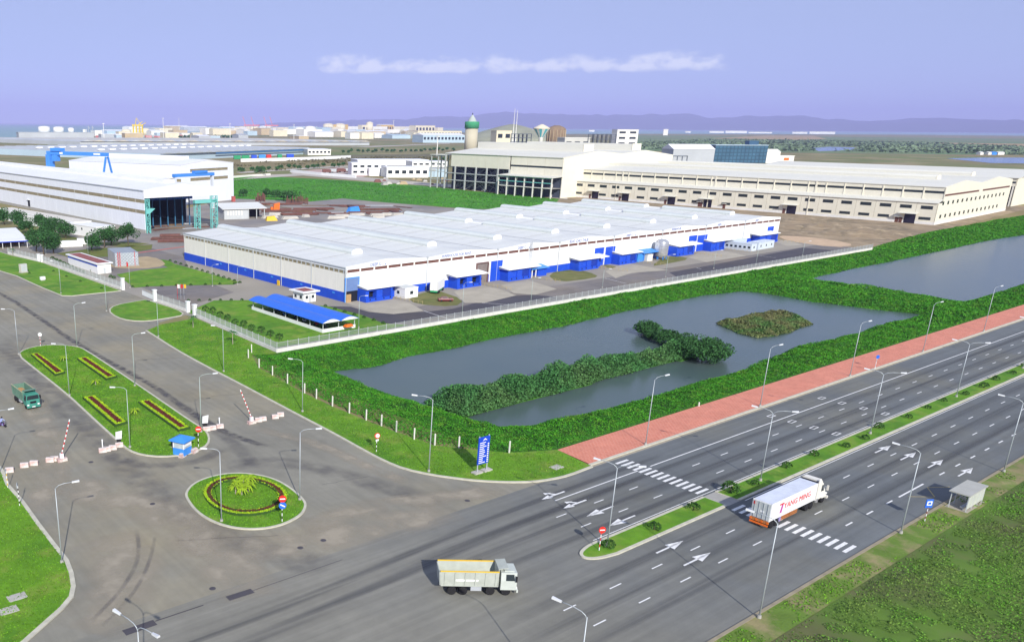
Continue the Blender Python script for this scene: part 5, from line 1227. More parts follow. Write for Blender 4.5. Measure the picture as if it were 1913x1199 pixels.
sheet('pink_yard', GP([(543,321),(640,313),(700,326),(665,334)]), .07, mat('pinkish_paving', (.46,.32,.28), .9, .12, .02))
# white two-storey group
far_box('white_offices', 'white two-storey office with window rows behind the green field', 657, 722, 328, 22, 22, white, roofwhite, 2)
far_box('white_annex', 'blank white block joined to the right of the two-storey office', 690, 722, 329, 13, 14, white, roofwhite, 0)
far_box('white_store', 'long white store with dark openings right of the two-storey office', 722, 800, 332, 18, 26, white, roofwhite, 1)
far_box('white_roof_hall', 'low white roofed hall behind the two-storey office', 668, 800, 309, 9, 40, white, roofwhite, 0)
far_box('grey_stack_house', 'dull grey block standing before the white store', 757, 812, 331, 12, 14, mat('dull_stone_grey', (.33,.31,.27), .9, .15, .05), grey, 0)
far_box('blue_grey_store', 'blue-grey block at the foot of the unfinished cream block', 800, 834, 331, 15, 14, pblue, pgrey, 0)
far_box('white_back_hall', 'white hall with a blue line behind the grey block, left of the cream block', 770, 836, 312, 9, 30, white, roofwhite, 1)
for k in range(16):
    q = G(rnd.uniform(690,840), rnd.uniform(335,346)); s_ = rnd.uniform(1.5,4)
    o = MB().hexa([(-s_,-s_,0),(s_,-s_,0),(s_,s_,0),(-s_,s_,0),(-s_*.5,-s_*.6,s_*.7),(s_*.6,-s_*.5,s_*.6),(s_*.5,s_*.6,s_*.75),(-s_*.6,s_*.5,s_*.65)]).build('material_heap', (m_pale, m_rust2, soil, grey)[k % 4], loc=(q.x,q.y,0)); o.rotation_euler = (0,0,rnd.random()*3)
    tag(o, 'heap of building material on the track beside the unfinished block', 'heap', 'material heaps by the unfinished block')
for k in range(4):
    q = G(603+k*14, 324-k*.8); o = thing('parked_tipper', 'dark red and grey tipper parked in the pinkish yard', 'truck', (q.x,q.y,0), math.radians(-25), 'tippers in the pinkish yard')
    MB().box(0,7,0,3,1.2,4.2).build('tub', (m_rust2, pgrey)[k % 2], o); MB().box(7.2,9.4,0,3,.8,3.8).build('cab', m_rust2, o)
    for x_ in (1.5,3,8.2):
        for y_ in (-.1,2.7): MB().xprism([(y_,0),(y_+.4,0),(y_+.4,1.1),(y_,1.1)], x_-.5, x_+.5).build('wheel', black, o)
# tanks on the skyline
def tank(px, yb, wpx, hpx, m, label, dome=.25, group=None):
    q = G(px, yb); r = (G(px+wpx/2, yb)-G(px-wpx/2, yb)).length/2; h = HT(px, yb-hpx, q)
    o = thing('storage_tank', label, 'tank', (q.x,q.y,0), 0, group)
    MB().lathe(0,0,[(r,0),(r,h*.86)],20).build('shell', m, o, True); MB().lathe(0,0,[(r*1.02,h*.86),(r*.96,h*.90),(r*.6,h*(.9+dome*.35)),(r*.1,h*(.9+dome*.5))],20).build('dome', m, o, True)
    for k in range(6): a_ = k*math.pi/3; MB().box(r*1.005*math.cos(a_)-.25,r*1.005*math.cos(a_)+.25,r*1.005*math.sin(a_)-.25,r*1.005*math.sin(a_)+.25,0,h*.88).build('rib', pgrey, o)
for q in ((83,249,20,13,pwhite,'big white round tank left of its twin on the far left skyline'),(110,249,18,12,pwhite,'white round tank, right one of the far left twins'),(133,248,10,9,pwhite,'smaller white tank right of the far left twins'),
          (236,253,16,11,pcream,'cream domed tank left of the yellow crane ship'),(252,253,13,12,pwhite,'white domed tank below the yellow crane ship'),(271,253,16,13,pcream,'cream domed tank right below the yellow crane ship'),
          (559,250,13,12,pwhite,'squat white tank beside the white sphere'),(579,251,15,15,pwhite,'white spherical tank in the middle of the port'),(613,247,13,16,pcream,'cream tank, left one of the pair by the ochre blocks'),(635,247,13,16,pcream,'cream tank, right one of the pair by the ochre blocks'),
          (690,249,9,21,pcream,'slim cream silo tower in the port row')): tank(*q)
far_box('port_block', 'cream block at the foot of the slim silo tower', 676, 690, 249, 15, 40, pcream, pcream, 1)
far_box('port_block', 'ochre block between the two cream tanks', 621, 628, 247, 14, 30, pyel, pyel, 0)
far_box('port_block', 'ochre block right of the cream tank pair', 642, 650, 247, 14, 30, pyel, pyel, 0)
far_box('port_block', 'ochre two-storey block near the port light mast', 717, 736, 247, 13, 30, pyel, pcream, 1)
far_box('port_block', 'tan stepped block left of the green-topped silo', 776, 812, 250, 15, 60, pcream, ptan, 1)
far_box('port_shed', 'long tan shed left of the green-topped silo', 780, 862, 258, 13, 80, pcream, ptan, 1)
far_box('port_shed', 'long white roofed shed with pale blue wall left of the green-topped silo', 790, 868, 267, 14, 70, pblue, roofwhite, 1, gable=6)
cols = (pwhite, pcream, pgrey, pwhite, pblue, pcream, ptan); nm_ = ('white','cream','grey','white','pale blue','cream','tan')
xx = 178; k = 0
while xx < 820:
    w = rnd.choice((10,14,18,26,34,22)); yb = rnd.uniform(250,263)-xx*.003; i = k % 7
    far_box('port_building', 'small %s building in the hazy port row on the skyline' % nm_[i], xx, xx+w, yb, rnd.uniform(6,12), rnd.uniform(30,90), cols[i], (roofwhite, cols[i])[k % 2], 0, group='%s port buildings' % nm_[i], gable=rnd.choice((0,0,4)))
    xx += w*rnd.uniform(.32,.65); k += 1
xx = 200
while xx < 800:
    w = rnd.choice((16,24,36,44)); yb = rnd.uniform(243.5,248)+max(0,(330-xx)*.03); i = rnd.randrange(7)
    far_box('port_building', 'hazy %s building of the rear port row' % nm_[i], xx, xx+w, yb, rnd.uniform(6,11), rnd.uniform(40,90), cols[i], (roofwhite, cols[i])[i % 2], 0, group='%s rear port buildings' % nm_[i], gable=rnd.choice((0,5)))
    xx += w*rnd.uniform(.6,1.3)
# red-roofed container rows at the port
for k in range(26):
    q = G(185+k*7.2, 257+rnd.uniform(-1.5,1.0)); o = MB().box(-11,11,-4,4,0,rnd.choice((5.5,8,8))).build('container_stack', (mat('dusty_red', (.42,.13,.13), .7, .15, .03), mat('dusty_pink', (.55,.28,.27), .7, .15, .03), pgrey)[k % 3], loc=(q.x,q.y,0)); o.rotation_euler = (0,0,-.6)
    tag(o, ('dusty red', 'dusty pink', 'grey')[k % 3]+' container stack in the far port yard', 'container', ('dusty red', 'dusty pink', 'grey')[k % 3]+' containers in the port yard')
# yellow crane ship, port cranes, coaster
q = at_dist(258, 3600); cs = thing('crane_ship', 'yellow crane vessel with lattice towers on the left skyline', 'ship', (q.x,q.y,0), math.radians(-50))
MB().box(-25,25,-8,8,0,8).build('hull', pcream, cs)
m_yc = mat('crane_yellow', (.72,.55,.06), .6, .1, .05)
for x_ in (-20,-7,7,20): MB().hexa([(x_-3,-3,8),(x_+3,-3,8),(x_+3,3,8),(x_-3,3,8),(x_-2,-2,48),(x_+2,-2,48),(x_+2,2,48),(x_-2,2,48)]).build('tower', m_yc, cs)
MB().box(-24,24,-3,3,42,47).build('top_girder', m_yc, cs); MB().beam((0,0,46),(22,0,58),2.2).build('jib', m_yc, cs); MB().beam((-10,0,46),(-4,0,72),2.2).build('jib', m_yc, cs); MB().beam((-4,0,72),(14,0,48),1.2).build('jib_stay', m_yc, cs); MB().beam((20,0,46),(36,0,54),2.0).build('jib', m_yc, cs)
m_pc = mat('port_crane_red', (.62,.20,.22), .6, .1, .05)
for px, d_ in ((463,5200),(478,5300),(502,5200),(513,5300)):
    q = at_dist(px, d_); o = thing('port_crane', 'slim red and grey quay crane standing on the far waterfront', 'crane', (q.x,q.y,0), math.radians(-50), 'quay cranes on the waterfront')
    for x_ in (-14,14): MB().box(x_-2,x_+2,-2,2,0,44).build('leg', pgrey, o)
    MB().box(-24,24,-3,3,44,50).build('girder', m_pc, o); MB().beam((-14,0,50),(-30,0,96),2.4).build('boom', m_pc, o)
q = at_dist(168, 3900); o = thing('coaster', 'blue-hulled cargo ship with two derricks on the left skyline', 'ship', (q.x,q.y,0), math.radians(-55))
MB().hexa([(-30,-8,0),(30,-8,0),(30,8,0),(-30,8,0),(-34,-9,14),(36,-9,14),(36,9,14),(-34,9,14)]).build('hull', mat('hull_blue', (.08,.26,.42), .6, .1, .03), o); MB().box(-30,-18,-7,7,14,26).build('bridge', pwhite, o)
for x_ in (-6,14): MB().beam((x_,0,14),(x_,0,40),2).build('derrick', pgrey, o); MB().beam((x_,0,38),(x_+8,0,28),1.4).build('derrick_arm', pgrey, o)
# light masts of the port
for px, yb, yt in ((195,266,232),(306,262,222),(430,262,232),(549,262,234),(734,258,226),(816,292,256),(335,250,222)):
    q = G(px, yb); h = HT(px, yt, q); o = thing('light_mast', 'tall slim light mast rising from the far port belt', 'mast', (q.x,q.y,0), 0, 'port light masts'); MB().cyl(0,0,0,h,1.0,.6,8).build('pole', pwhite, o); MB().box(-2.2,2.2,-2.2,2.2,h,h+1.6).build('lamp_ring', pwhite, o)
# cement works behind the cream block
q = G(878,290); si = thing('silo_tower', 'pale cement silo with a green top ring and a netted cone', 'silo', (q.x,q.y,0)); ppx = lambda y: HT(878,y,q)
m_silo = mat('silo_concrete', (.52,.48,.36), .9, .1, .03)
r_ = 11.5; MB().lathe(0,0,[(r_,0),(r_,ppx(240))],24).build('shaft', m_silo, si, True)
MB().lathe(0,0,[(r_*1.12,ppx(240)),(r_*1.14,ppx(229)),(r_*1.05,ppx(227.5))],24).build('green_ring', mat('green_netting', (.05,.30,.14), .8, .15, .05), si, True)
MB().lathe(0,0,[(r_*.72,ppx(227.6)),(r_*.45,ppx(221)),(r_*.10,ppx(215))],16).build('netted_cone', mat('grey_green_net', (.40,.45,.42), .9, .15, .05), si)
MB().cyl(0,0,ppx(215),ppx(211.5),.8,n=6).build('spike', dark, si)
q = G(1008,285); wtw = thing('water_tower', 'funnel-shaped water tower with turquoise stripes', 'water tower', (q.x,q.y,0)); pp = lambda y: HT(1008,y,q)
MB().lathe(0,0,[(4.2,0),(4.2,pp(258)),(5,pp(256))],20).build('shaft', pwhite, wtw, True)
n = 16
for k in range(n):
    a0, a1 = 2*math.pi*k/n, 2*math.pi*(k+1)/n; r0, r1, z0, z1 = 4.6, 16.5, pp(257), pp(241)
    MB().add([(r0*math.cos(a0),r0*math.sin(a0),z0),(r0*math.cos(a1),r0*math.sin(a1),z0),(r1*math.cos(a1),r1*math.sin(a1),z1),(r1*math.cos(a0),r1*math.sin(a0),z1)],[(0,1,2,3)]).build('funnel_stripe', (pwhite, mat('turquoise', (.10,.48,.55), .6, .1, .1))[k % 2], wtw)
MB().lathe(0,0,[(16.8,pp(241)),(16.8,pp(239.5)),(8,pp(235)),(2,pp(232.5))],20).build('cap', pcream, wtw)
q = G(1036,282); bt_ = thing('brick_tank', 'round brown scaffold-clad tank right of the water tower', 'tank', (q.x,q.y,0)); pp = lambda y: HT(1036,y,q)
m_br = mat('brown_scaffold', (.24,.17,.10), .9, .3, .08); r_ = 20
MB().lathe(0,0,[(r_,0),(r_,pp(241)),(r_*.8,pp(238)),(r_*.3,pp(234.5))],24).build('shell', m_br, bt_, True)
for k in range(16): a_ = 2*math.pi*k/16; MB().box(r_*1.02*math.cos(a_)-.5,r_*1.02*math.cos(a_)+.5,r_*1.02*math.sin(a_)-.5,r_*1.02*math.sin(a_)+.5,0,pp(243)).build('scaffold_post', ptan, bt_)
q = G(955,266); mb = thing('aggregate_mound', 'wide grey-green conical stockpile behind the cement works', 'stockpile', (q.x,q.y,0))
MB().lathe(0,0,[(210,0),(150,18),(90,38),(40,52),(12,58),(2,59)],40).build('heap', mat('stockpile_grit', (.28,.29,.20), .95, .2, .02, bump=.8, bscale=.1), mb, True)
for px, yt in ((957,203),(962,206)):
    q = G(px,270); o = thing('radio_mast', 'very tall thin mast, %s of the two above the stockpile' % ('left' if px < 960 else 'right'), 'mast', (q.x,q.y,0)); MB().cyl(0,0,0,HT(px,yt,q),1.6,.5,6).build('pole', pwhite, o); MB().cyl(0,0,0,HT(px,245,q),3.5,1.0,6).build('lower_stage', pwhite, o)
far_box('works_block', 'cream stepped block in front of the grey-green stockpile', 925, 953, 287, 42, 25, pcream, pcream, 2)
def frame_block(label, x0, x1, yb, hpx, nx_, nz, depth, m):
    a, c = G(x0,yb), G(x1,yb); d = c-a; h = HT((x0+x1)/2, yb-hpx, (a+c)/2); w = d.length
    o = thing('framed_building', label, 'building', (a.x,a.y,0), math.atan2(d.y,d.x))
    for i in range(nx_+1):
        for y_ in (0,depth): MB().box(w*i/nx_-.6,w*i/nx_+.6,y_-.6,y_+.6,0,h).build('column', m, o)
    for j in range(1, nz+1): MB().box(0,w,-.5,.5,h*j/nz-1,h*j/nz).build('beam', m, o); MB().box(.6,w-.6,.6,depth-.6,h*j/nz-.9,h*j/nz-.2).build('deck', m, o)
m_fr = mat('dark_frame_steel', (.09,.11,.13), .8, .15, .05)
frame_block('open dark steel frame between the stepped block and the water tower', 952, 990, 287, 37, 5, 5, 20, m_fr)
frame_block('open dark steel frame left of the white windowed block', 1106, 1147, 287, 36, 5, 4, 20, m_fr)
far_box('pale_works_shed', 'pale ribbed shed between the brown tank and the dark steel frame', 1053, 1100, 285, 27, 30, mat('pale_ribbed_wall', (.55,.55,.50), .7, .1, .05), pwhite, 1)
far_box('windowed_block', 'white block with a row of dark windows above the cream roofs', 1149, 1188, 285, 42, 20, pwhite, pwhite, 4)
far_box('green_net_block', 'dark green netted base under the white windowed block', 1150, 1192, 292, 22, 16, MATS['green_netting'], MATS['green_netting'], 0)
# glass office and sheds behind the cream roofs
o, w, h = far_box('glass_office', 'dark blue glass office block behind the cream factory roofs', 1332, 1430, 305, 33, 26, mat('dark_blue_glass', (.035,.085,.13), .25, .2, .05, spec=.6), pblue, 0)
m_pn = mat('bluish_pane', (.05,.13,.20), .15, .25, .05, spec=.7)
for r in range(5):
    for k in range(14): MB().box(w*(k+.12)/14,w*(k+.88)/14,-.2,.02,h*(r+.15)/5,h*(r+.85)/5).build('glass_pane', m_pn, o)
MB().box(w*.66,w*.84,4,14,h+1,h+7).build('roof_house', mat('roof_house_blue', (.04,.10,.17), .5, .1, .1), o)
far_box('pale_shed', 'pale blue-grey shed left of the glass office', 1255, 1332, 306, 27, 30, pgrey, roofwhite, 0, gable=7)
frame_block('low dark trussed frame left of the pale shed', 1236, 1282, 306, 15, 5, 1, 14, m_fr)
far_box('white_block', 'white stepped block just right of the glass office', 1430, 1455, 305, 21, 18, pwhite, pwhite, 0, gable=4)
o, w, h = far_box('white_lodge', 'low white lodge with an orange sign right of the glass office', 1455, 1482, 304, 12, 14, pwhite, pwhite, 0); MB().box(w*.3,w*.65,-.3,.0,h*.35,h*.75).build('orange_sign', orange, o)
far_box('pale_shed', 'long pale shed behind the low trussed frame', 1195, 1260, 300, 12, 30, pgrey, pgrey, 0)
for k, (x0, x1, m, w_) in enumerate(((1831,1837,pwhite,'leftmost white'),(1846,1852,pwhite,'middle white'),(1853,1862,bluelt,'blue'),(1864,1876,pwhite,'rightmost white'))):
    far_box('far_hut', w_+' hut on the far bank above the blue pond', x0, x1, 289.5, 4.5, 10, m, m, 0, gable=1.5)
q = at_dist(1243, 7000); o = thing('far_silo', 'lone pale box on the far shore above the white windowed block', 'building', (q.x,q.y,0), math.radians(-50)); MB().box(-16,16,-10,10,0,40).build('wall', pwhite, o); MB().box(-17,17,-11,11,40,43).build('roof', pwhite, o)
for k, (x0, x1) in enumerate(((1280,1290),(1325,1352),(1355,1395),(1398,1442),(1480,1508),(1512,1560),(1150,1168),(1100,1110))):
    a, c = at_dist(x0, 11500), at_dist(x1, 11500); d = c-a; o = thing('waterfront_hall', 'very distant pale waterfront hall below the hazy hills', 'hall', (a.x,a.y,0), math.atan2(d.y,d.x), 'distant waterfront halls'); MB().box(0,d.length,0,60,0,14+5*(k % 3)).build('wall', pwhite, o); MB().box(-2,d.length+2,-2,62,14.5+5*(k % 3),17+5*(k % 3)).build('roof', pcream, o)
# low spoil heaps and scrub behind the cream factory
tag(MB().lathe(0,0,[(120,0),(80,5),(30,8),(4,9)],24).build('spoil_bank', m_tan, loc=at_dist(1340,1700)), kind='structure')
# ------------------------------------------------------------------ street lamps
def top3d(px, py, base):
    d = ray(px, py); t = (d.x*base.x+d.y*base.y)/(d.x*d.x+d.y*d.y); return Vector((d.x*t, d.y*t, CAMH+t*d.z))
m_pole = mat('lamp_pole_zinc', (.44,.48,.50), .45, .06, .8, metal=.3); m_pole2 = mat('lamp_pole_greenish', (.38,.46,.42), .5, .06, .8, metal=.2); m_head = mat('lamp_head_grey', (.62,.64,.65), .4, .05, 1)
def lamp(loc, h, arms, label, m=m_pole, r=.088, group=None, headm=m_head):
    o = thing('street_lamp', label, 'street lamp', loc, 0, group)
    MB().cyl(0,0,0,.35,.24,.2,10).build('base', grey, o)
    MB().tube([(0,0,.2),(0,0,h*.5),(0,0,h)], [r,r*.8,r*.55], 8).build('pole', m, o, True)
    for dx, dy in arms:
        L_ = math.hypot(dx, dy); rise = .55 if L_ < 3.5 else .9
        a = MB().tube([(0,0,h-.25),(dx*.06,dy*.06,h+.18*rise),(dx*.22,dy*.22,h+.6*rise),(dx*.55,dy*.55,h+.9*rise),(dx,dy,h+1.0*rise)], [r*.5,r*.5,r*.45,r*.42,r*.4], 7).build('arm', m, o, True)
        ux, uy = dx/L_, dy/L_; e = Vector((dx,dy,h+rise)); f = Vector((dx+ux*.85,dy+uy*.85,h+rise+.08)); s = Vector((-uy,ux,0))
        b = MB(); b.hexa([e-s*.10-Vector((0,0,.08)),f-s*.16-Vector((0,0,.08)),f+s*.16-Vector((0,0,.08)),e+s*.10-Vector((0,0,.08)),e-s*.08+Vector((0,0,.08)),f-s*.12+Vector((0,0,.1)),f+s*.12+Vector((0,0,.1)),e+s*.08+Vector((0,0,.08))]); b.build('lamp_head', headm, a)
    return o
ordn = ['first','second','third','fourth','fifth','sixth','seventh','eighth']
for k, x in enumerate((120.4,156.5,193,230,268,305,342)): lamp((x,73.95,.15), 11.2, [(1.9,-.5)], '%s single-arm lamp along the red pavement, counted from the crossing' % ordn[k])
for k, x in enumerate((84.9,121.5,157.6,195.0,232,269,306)): lamp((x,55.4,.17), 10.6, [(-.75,1.9),(1.4,-1.9)], '%s twin-arm lamp in the highway median, counted from the median nose' % ordn[k])
lamp((22.6,56.0,.17), 10.8, [(-.6,2.0),(.4,-2.0)], 'twin-arm lamp at the bottom left picture edge, west of the junction')
for k, x in enumerate((54.0,84.9,120.0,156.6,193)): lamp((x,36.2,.1), 11.2, [(-.6,2.2)], '%s lamp along the near verge of the highway, counted from the left' % ordn[k])
AV = [((35,663),(26,580),(9,575),'lamp at the back left corner of the traffic island'),((130,740),(122,645),(104,639),'lamp on the left kerb of the traffic island below the striped flower beds'),((243,837),(236,727),(215,720),'lamp on the left kerb of the traffic island nearest the barrier blocks'),
      ((144,649),(138,570),(152,559),'lamp at the back right corner of the traffic island'),((252,722),(247,627),(263,618),'lamp half way along the right kerb of the traffic island'),((376,808),(375,703),(397,689),'lamp beside the red no-entry sign of the traffic island'),
      ((414,975),(408,843),(389,834),'lamp on the front edge of the round island'),((560,935),(563,806),(590,791),'lamp on the back right edge of the round island'),((116,1052),(105,910),(133,887),'lamp at the curved tip of the left lawn'),((-2,888),(-6,772),(14,757),'lamp at the left picture edge by the barrier blocks'),
      ((296,630),(292,570),(285,562),'lamp with a dark head on the corner lawn by the side drive'),((418,695),(416,612),(405,605),'lamp on the corner lawn left of the concrete posts'),((565,770),(564,675),(547,664),'lamp on the corner lawn among the concrete posts'),((801,882),(806,738),(781,718),'lamp at the rounded kerb of the corner lawn beside the blue board'),
      ((114,549),(110,490),(103,487),'lamp on the gate lawn near the main drive'),((199,582),(197,530),(191,527),'lamp on the tip of the small gate lawn')]
for b_, t_, l_, lab in AV:
    q = G(*b_); h = HT(*t_, q)-.2; e = top3d(*l_, q)-q
    L_ = min(max(math.hypot(e.x, e.y), 1.6), 2.6); n_ = math.hypot(e.x, e.y) or 1
    lamp((q.x,q.y,.1), min(max(h, 8.5), 11.5), [(e.x/n_*L_, e.y/n_*L_)], lab, m_pole2 if b_[1] < 850 and b_[0] > 120 else m_pole, headm=(dark if 'dark head' in lab else m_head))
CPL = [((670,613),(671,556)),((863,591),(867,520)),((991,573),(993,522)),((1125,538),(1127,505)),((1243,518),(1245,478)),((1333,502),(1336,470)),((1412,495),(1415,465)),((1499,478),(1500,456)),((243,538),(242,472)),((397,535),(397,497)),((444,532),(444,505)),((165,478),(164,440)),((86,476),(85,446))]
wds = ['beside the blue canopy','in front of the red car','in front of the blue kiosk','before the fourth loading dock','before the steel water tank','before the sixth loading dock','before the portable offices','at the far right end of the yard','by the lawn beside the water tank','on the right half of the compound lawn','at the right tip of the compound lawn','among the trees behind the utility building','in the dark tree clump at the left']
for (b_, t_), w_ in zip(CPL, wds):
    q = G(*b_); h = min(max(HT(*t_, q), 5.5), 9); lamp((q.x,q.y,.05), h, [(.9,-1.1)], 'slim yard lamp '+w_, m_pole2, .08)

# ------------------------------------------------------------------ concrete marker posts along the bank
for k, (x, y) in enumerate(POSTS+[(1305,760)]):
    q = G(x, y); o = thing('marker_post', '%s slim white post of the bank row, counted from the fence corner' % ORD(k) if k < 16 else 'lone small white post on the bank beside the red pavement', 'post', (q.x,q.y,.0), rnd.uniform(-.2,.2), 'white posts along the pond bank' if k < 16 else None)
    h = 2.1 if k < 16 else .9; MB().box(-.09,.09,-.09,.09,-.2,h).build('shaft', offwhite, o); MB().hexa([(-.09,-.09,h),(.09,-.09,h),(.09,.09,h),(-.09,.09,h),(-.05,-.05,h+.08),(.05,-.05,h+.08),(.05,.05,h+.08),(-.05,.05,h+.08)]).build('tip', offwhite, o)

# ------------------------------------------------------------------ signs
VIEW = math.atan2(-82, -57)          # towards the camera on plan
def disc(o, z, r, m, rz, name, y=-.06, bar=None):
    me_ = MB().cyl(0,0,-.02,.02,r,n=20).mesh(name); d = link(name, me_, m, o, loc=(0,0,z)); d.rotation_euler = (math.pi/2,0,rz)
    d.location = (math.sin(rz)*-y*-1, -math.cos(rz)*-y, z)
    if bar: bo = MB().box(-r*.7,r*.7,-r*.16,r*.16,.021,.035).build('bar', white, d); bo.rotation_euler = (0,0,bar-1)
    return d
def striped_post(o, h, n, a, c, r=.055):
    for k in range(n): MB().cyl(0,0,k*h/n,(k+1)*h/n-.004,r,n=8).build('post_band', (a, c)[k % 2], o)
def sign(loc, label, h, discs, bands=(white, black), n=6, rz=math.radians(-28)):
    o = thing('road_sign', label, 'road sign', loc); striped_post(o, h, n, *bands)
    for z, r, m, nm, bar in discs: disc(o, z, r, m, rz, nm, -.08, bar)
    return o
m_sred = mat('sign_red', (.70,.03,.02), .4, .05, 1); m_sblue = mat('sign_blue', (.03,.14,.62), .4, .05, 1)
q = G(371,836); sign((q.x,q.y,.17), 'red no-entry sign on a banded post beside the blue booth', 2.9, [(3.05,.5,m_sred,'no_entry_disc',1.0)])
q = G(527,976); sign((q.x,q.y,.17), 'red no-entry disc above a blue arrow disc on the round island', 2.5, [(3.3,.5,m_sred,'no_entry_disc',1.0),(2.35,.5,m_sblue,'direction_disc',.5)])
q = G(703,845); o = sign((q.x,q.y,.17), 'white sign with a red-ringed disc on the corner lawn', 2.2, [(2.75,.46,m_sred,'ring_disc',None)]); disc(o, 2.75, .33, white, math.radians(-28), 'inner_disc', -.125); MB().box(-.3,.3,-.14,-.1,1.85,2.15).build('plate', white, o)
q = G(76,647); sign((q.x,q.y,.17), 'white round sign on a red-banded post behind the traffic island', 2.4, [(2.7,.45,white,'sign_disc',None)], (white, red))
q = G(15,913); sign((q.x,q.y,.17), 'banded sign post by the barrier blocks at the left edge', 2.6, [(2.6,.4,greylt,'sign_disc',None)], (white, yellow), 7, math.radians(62))
q = G(37,946); sign((q.x,q.y,.17), 'black and white banded sign post on the left lawn edge', 2.9, [(3.0,.42,greylt,'sign_disc',None)], (white, black), 9, math.radians(62))
q = G(1634,690); sign((q.x,q.y,.17), 'blue round sign on the red pavement', 2.6, [(2.7,.42,m_sblue,'sign_disc',None)], (white, greylt), 5)
sign((83.2,55.3,.17), 'red disc sign on the nose of the highway median', 2.6, [(2.8,.45,m_sred,'sign_disc',1.0)], (white, red), 6)
# bus stop sign and shelter
q = G(1727,974); o = thing('bus_stop_sign', 'square blue bus stop sign on a pale banded post', 'road sign', (q.x,q.y,.08)); striped_post(o, 2.2, 6, white, m_maroon)
bs = MB().box(-.52,.52,-.05,.02,2.0,3.2).build('sign_plate', m_sblue, o); bs.rotation_euler = (0,0,math.radians(-28)); MB().box(-.36,.36,-.08,-.055,2.35,2.95).build('white_field', white, bs); MB().box(-.22,.22,-.10,-.085,2.5,2.72).box(-.15,.15,-.1,-.085,2.73,2.82).build('bus_symbol', m_sblue, bs)
q = G(1803,957); bsh = thing('bus_shelter', 'grey flat-roofed bus shelter on the near verge', 'bus shelter', (q.x,q.y,.08), 0)
MB().box(-.3,6.2,-.2,2.3,2.35,2.5).build('roof', mat('shelter_roof', (.42,.42,.38), .7, .1, .5), bsh)
for x_ in (0,1.95,3.9,5.85):
    for y_ in (0,2.0): MB().box(x_-.05,x_+.05,y_-.05,y_+.05,0,2.35).build('post', greylt, bsh)
for k in range(5): MB().box(.06+k*1.17,1.18+k*1.17,-.03,.02,.35,2.3).build('back_panel', mat('frosted_panel', (.55,.57,.52), .35, .08, 1), bsh)
MB().box(.2,5.7,.35,.8,.42,.48).build('bench_seat', steel, bsh)
for x_ in (.6,3,5.3): MB().box(x_-.04,x_+.04,.4,.75,0,.42).build('bench_leg', steel, bsh)
MB().box(-.2,6.1,-.3,2.4,-.06,.02).build('floor_slab', m_apron, bsh)

# blue directory board
a_, c_ = G(891,885), G(908.5,880); d_ = c_-a_; bd = thing('directory_board', 'tall blue directory board with white text lines on two posts', 'sign board', (a_.x,a_.y,.15), math.atan2(d_.y,d_.x)); wB = d_.length
for x_ in (0,wB):
    MB().cyl(x_,0,0,5.9,.09,n=10).build('post', steel, bd); MB().box(x_-.8,x_+.8,-.5,.5,0,.22).build('footing', m_pale, bd)
pn = MB().box(-.15,wB+.15,-.10,.06,1.35,5.7).build('panel', mat('board_blue', (.012,.06,.50), .45, .08, .6), bd)
MB().yprism([(wB*.3,5.1),(wB*.55,5.5),(wB*.8,5.1),(wB*.55,5.25)], -.13,-.105).build('roof_emblem', white, pn)
for k in range(11):
    z_ = 4.75-k*.32; w_ = (.62,.5,.7,.45,.55,.6,.5,.74,.42,.4,.66)[k]; MB().box(.05,.05+wB*w_,-.125,-.105,z_,z_+.12).build('text_line', white, pn)
    if k > 0: MB().box(wB*.86,wB*1.0,-.125,-.105,z_-.02,z_+.16).build('distance_mark', white, pn)

# white boards on dark stands beside the barriers
for (px, py), lab in (((222,826),'white tilted board on a dark stand at the left kerb of the traffic island'),((383,796),'white tilted board on a dark stand by the no-entry sign lamp')):
    q = G(px, py); o = thing('tilted_board', lab, 'board', (q.x,q.y,.1), math.radians(-20)); MB().hexa([(-.5,-.1,.5),(.5,-.1,.5),(.5,.1,.5),(-.5,.1,.5),(-.45,-.5,1.9),(.6,-.5,2.1),(.6,-.42,2.1),(-.45,-.42,1.9)]).build('board', white, o); MB().box(-.35,.35,-.25,.25,0,.5).build('stand', black, o)

# barrier booms and concrete blocks
m_pinkw = mat('faded_red_white_block', (.52,.36,.33), .8, .25, 1.2, c2=(.60,.55,.50), sc2=1.0)
def boom(base, tip, lab):
    q = G(*base); e = top3d(*tip, q)-Vector((q.x,q.y,0)); o = thing('barrier_boom', lab, 'barrier', (q.x,q.y,.02)); MB().box(-.25,.25,-.25,.25,0,1.25).build('pivot_post', white, o); MB().box(-.75,.75,-.4,.4,0,.5).build('counterweight', m_pinkw, o)
    p0 = Vector((0,0,1.1)); e.z = max(e.z, 4.0); n = 14
    for k in range(n): MB().beam(p0+(e-p0)*k/n, p0+(e-p0)*((k+1)/n-.004), .13).build('boom_band', (red, white)[k % 2], o)
boom((116,861), (130,783), 'raised red and white barrier boom left of the traffic island'); boom((470,791), (449,728), 'raised red and white barrier boom right of the traffic island')
def block(px, py, lab, grp, rz):
    q = G(px, py); o = thing('concrete_block', lab, 'barrier block', (q.x,q.y,.02), rz+rnd.uniform(-.1,.1), grp)
    MB().xprism([(-.38,0),(.38,0),(.34,.2),(.22,.62),(-.22,.62),(-.34,.2)], -.62, .62).build('body', m_pinkw, o)
    MB().xprism([(-.23,.625),(.23,.625),(.21,.68),(-.21,.68)], -.6, .6).build('painted_top', mat('block_top_pinkish', (.66,.58,.54), .8, .2, 1.5), o)
for k, (px, py) in enumerate(((18,881),(46,872),(64,868),(94,862),(102,860))): block(px, py, '%s faded block of the barrier line left of the traffic island, from the left' % ORD(k), 'blocks left of the island', math.radians(-25))
for k, (px, py) in enumerate(((192,844),(200,842),(211,839),(223,834))): block(px, py, '%s faded block at the left kerb of the traffic island, from the left' % ORD(k), 'blocks at the island left kerb', math.radians(-20))
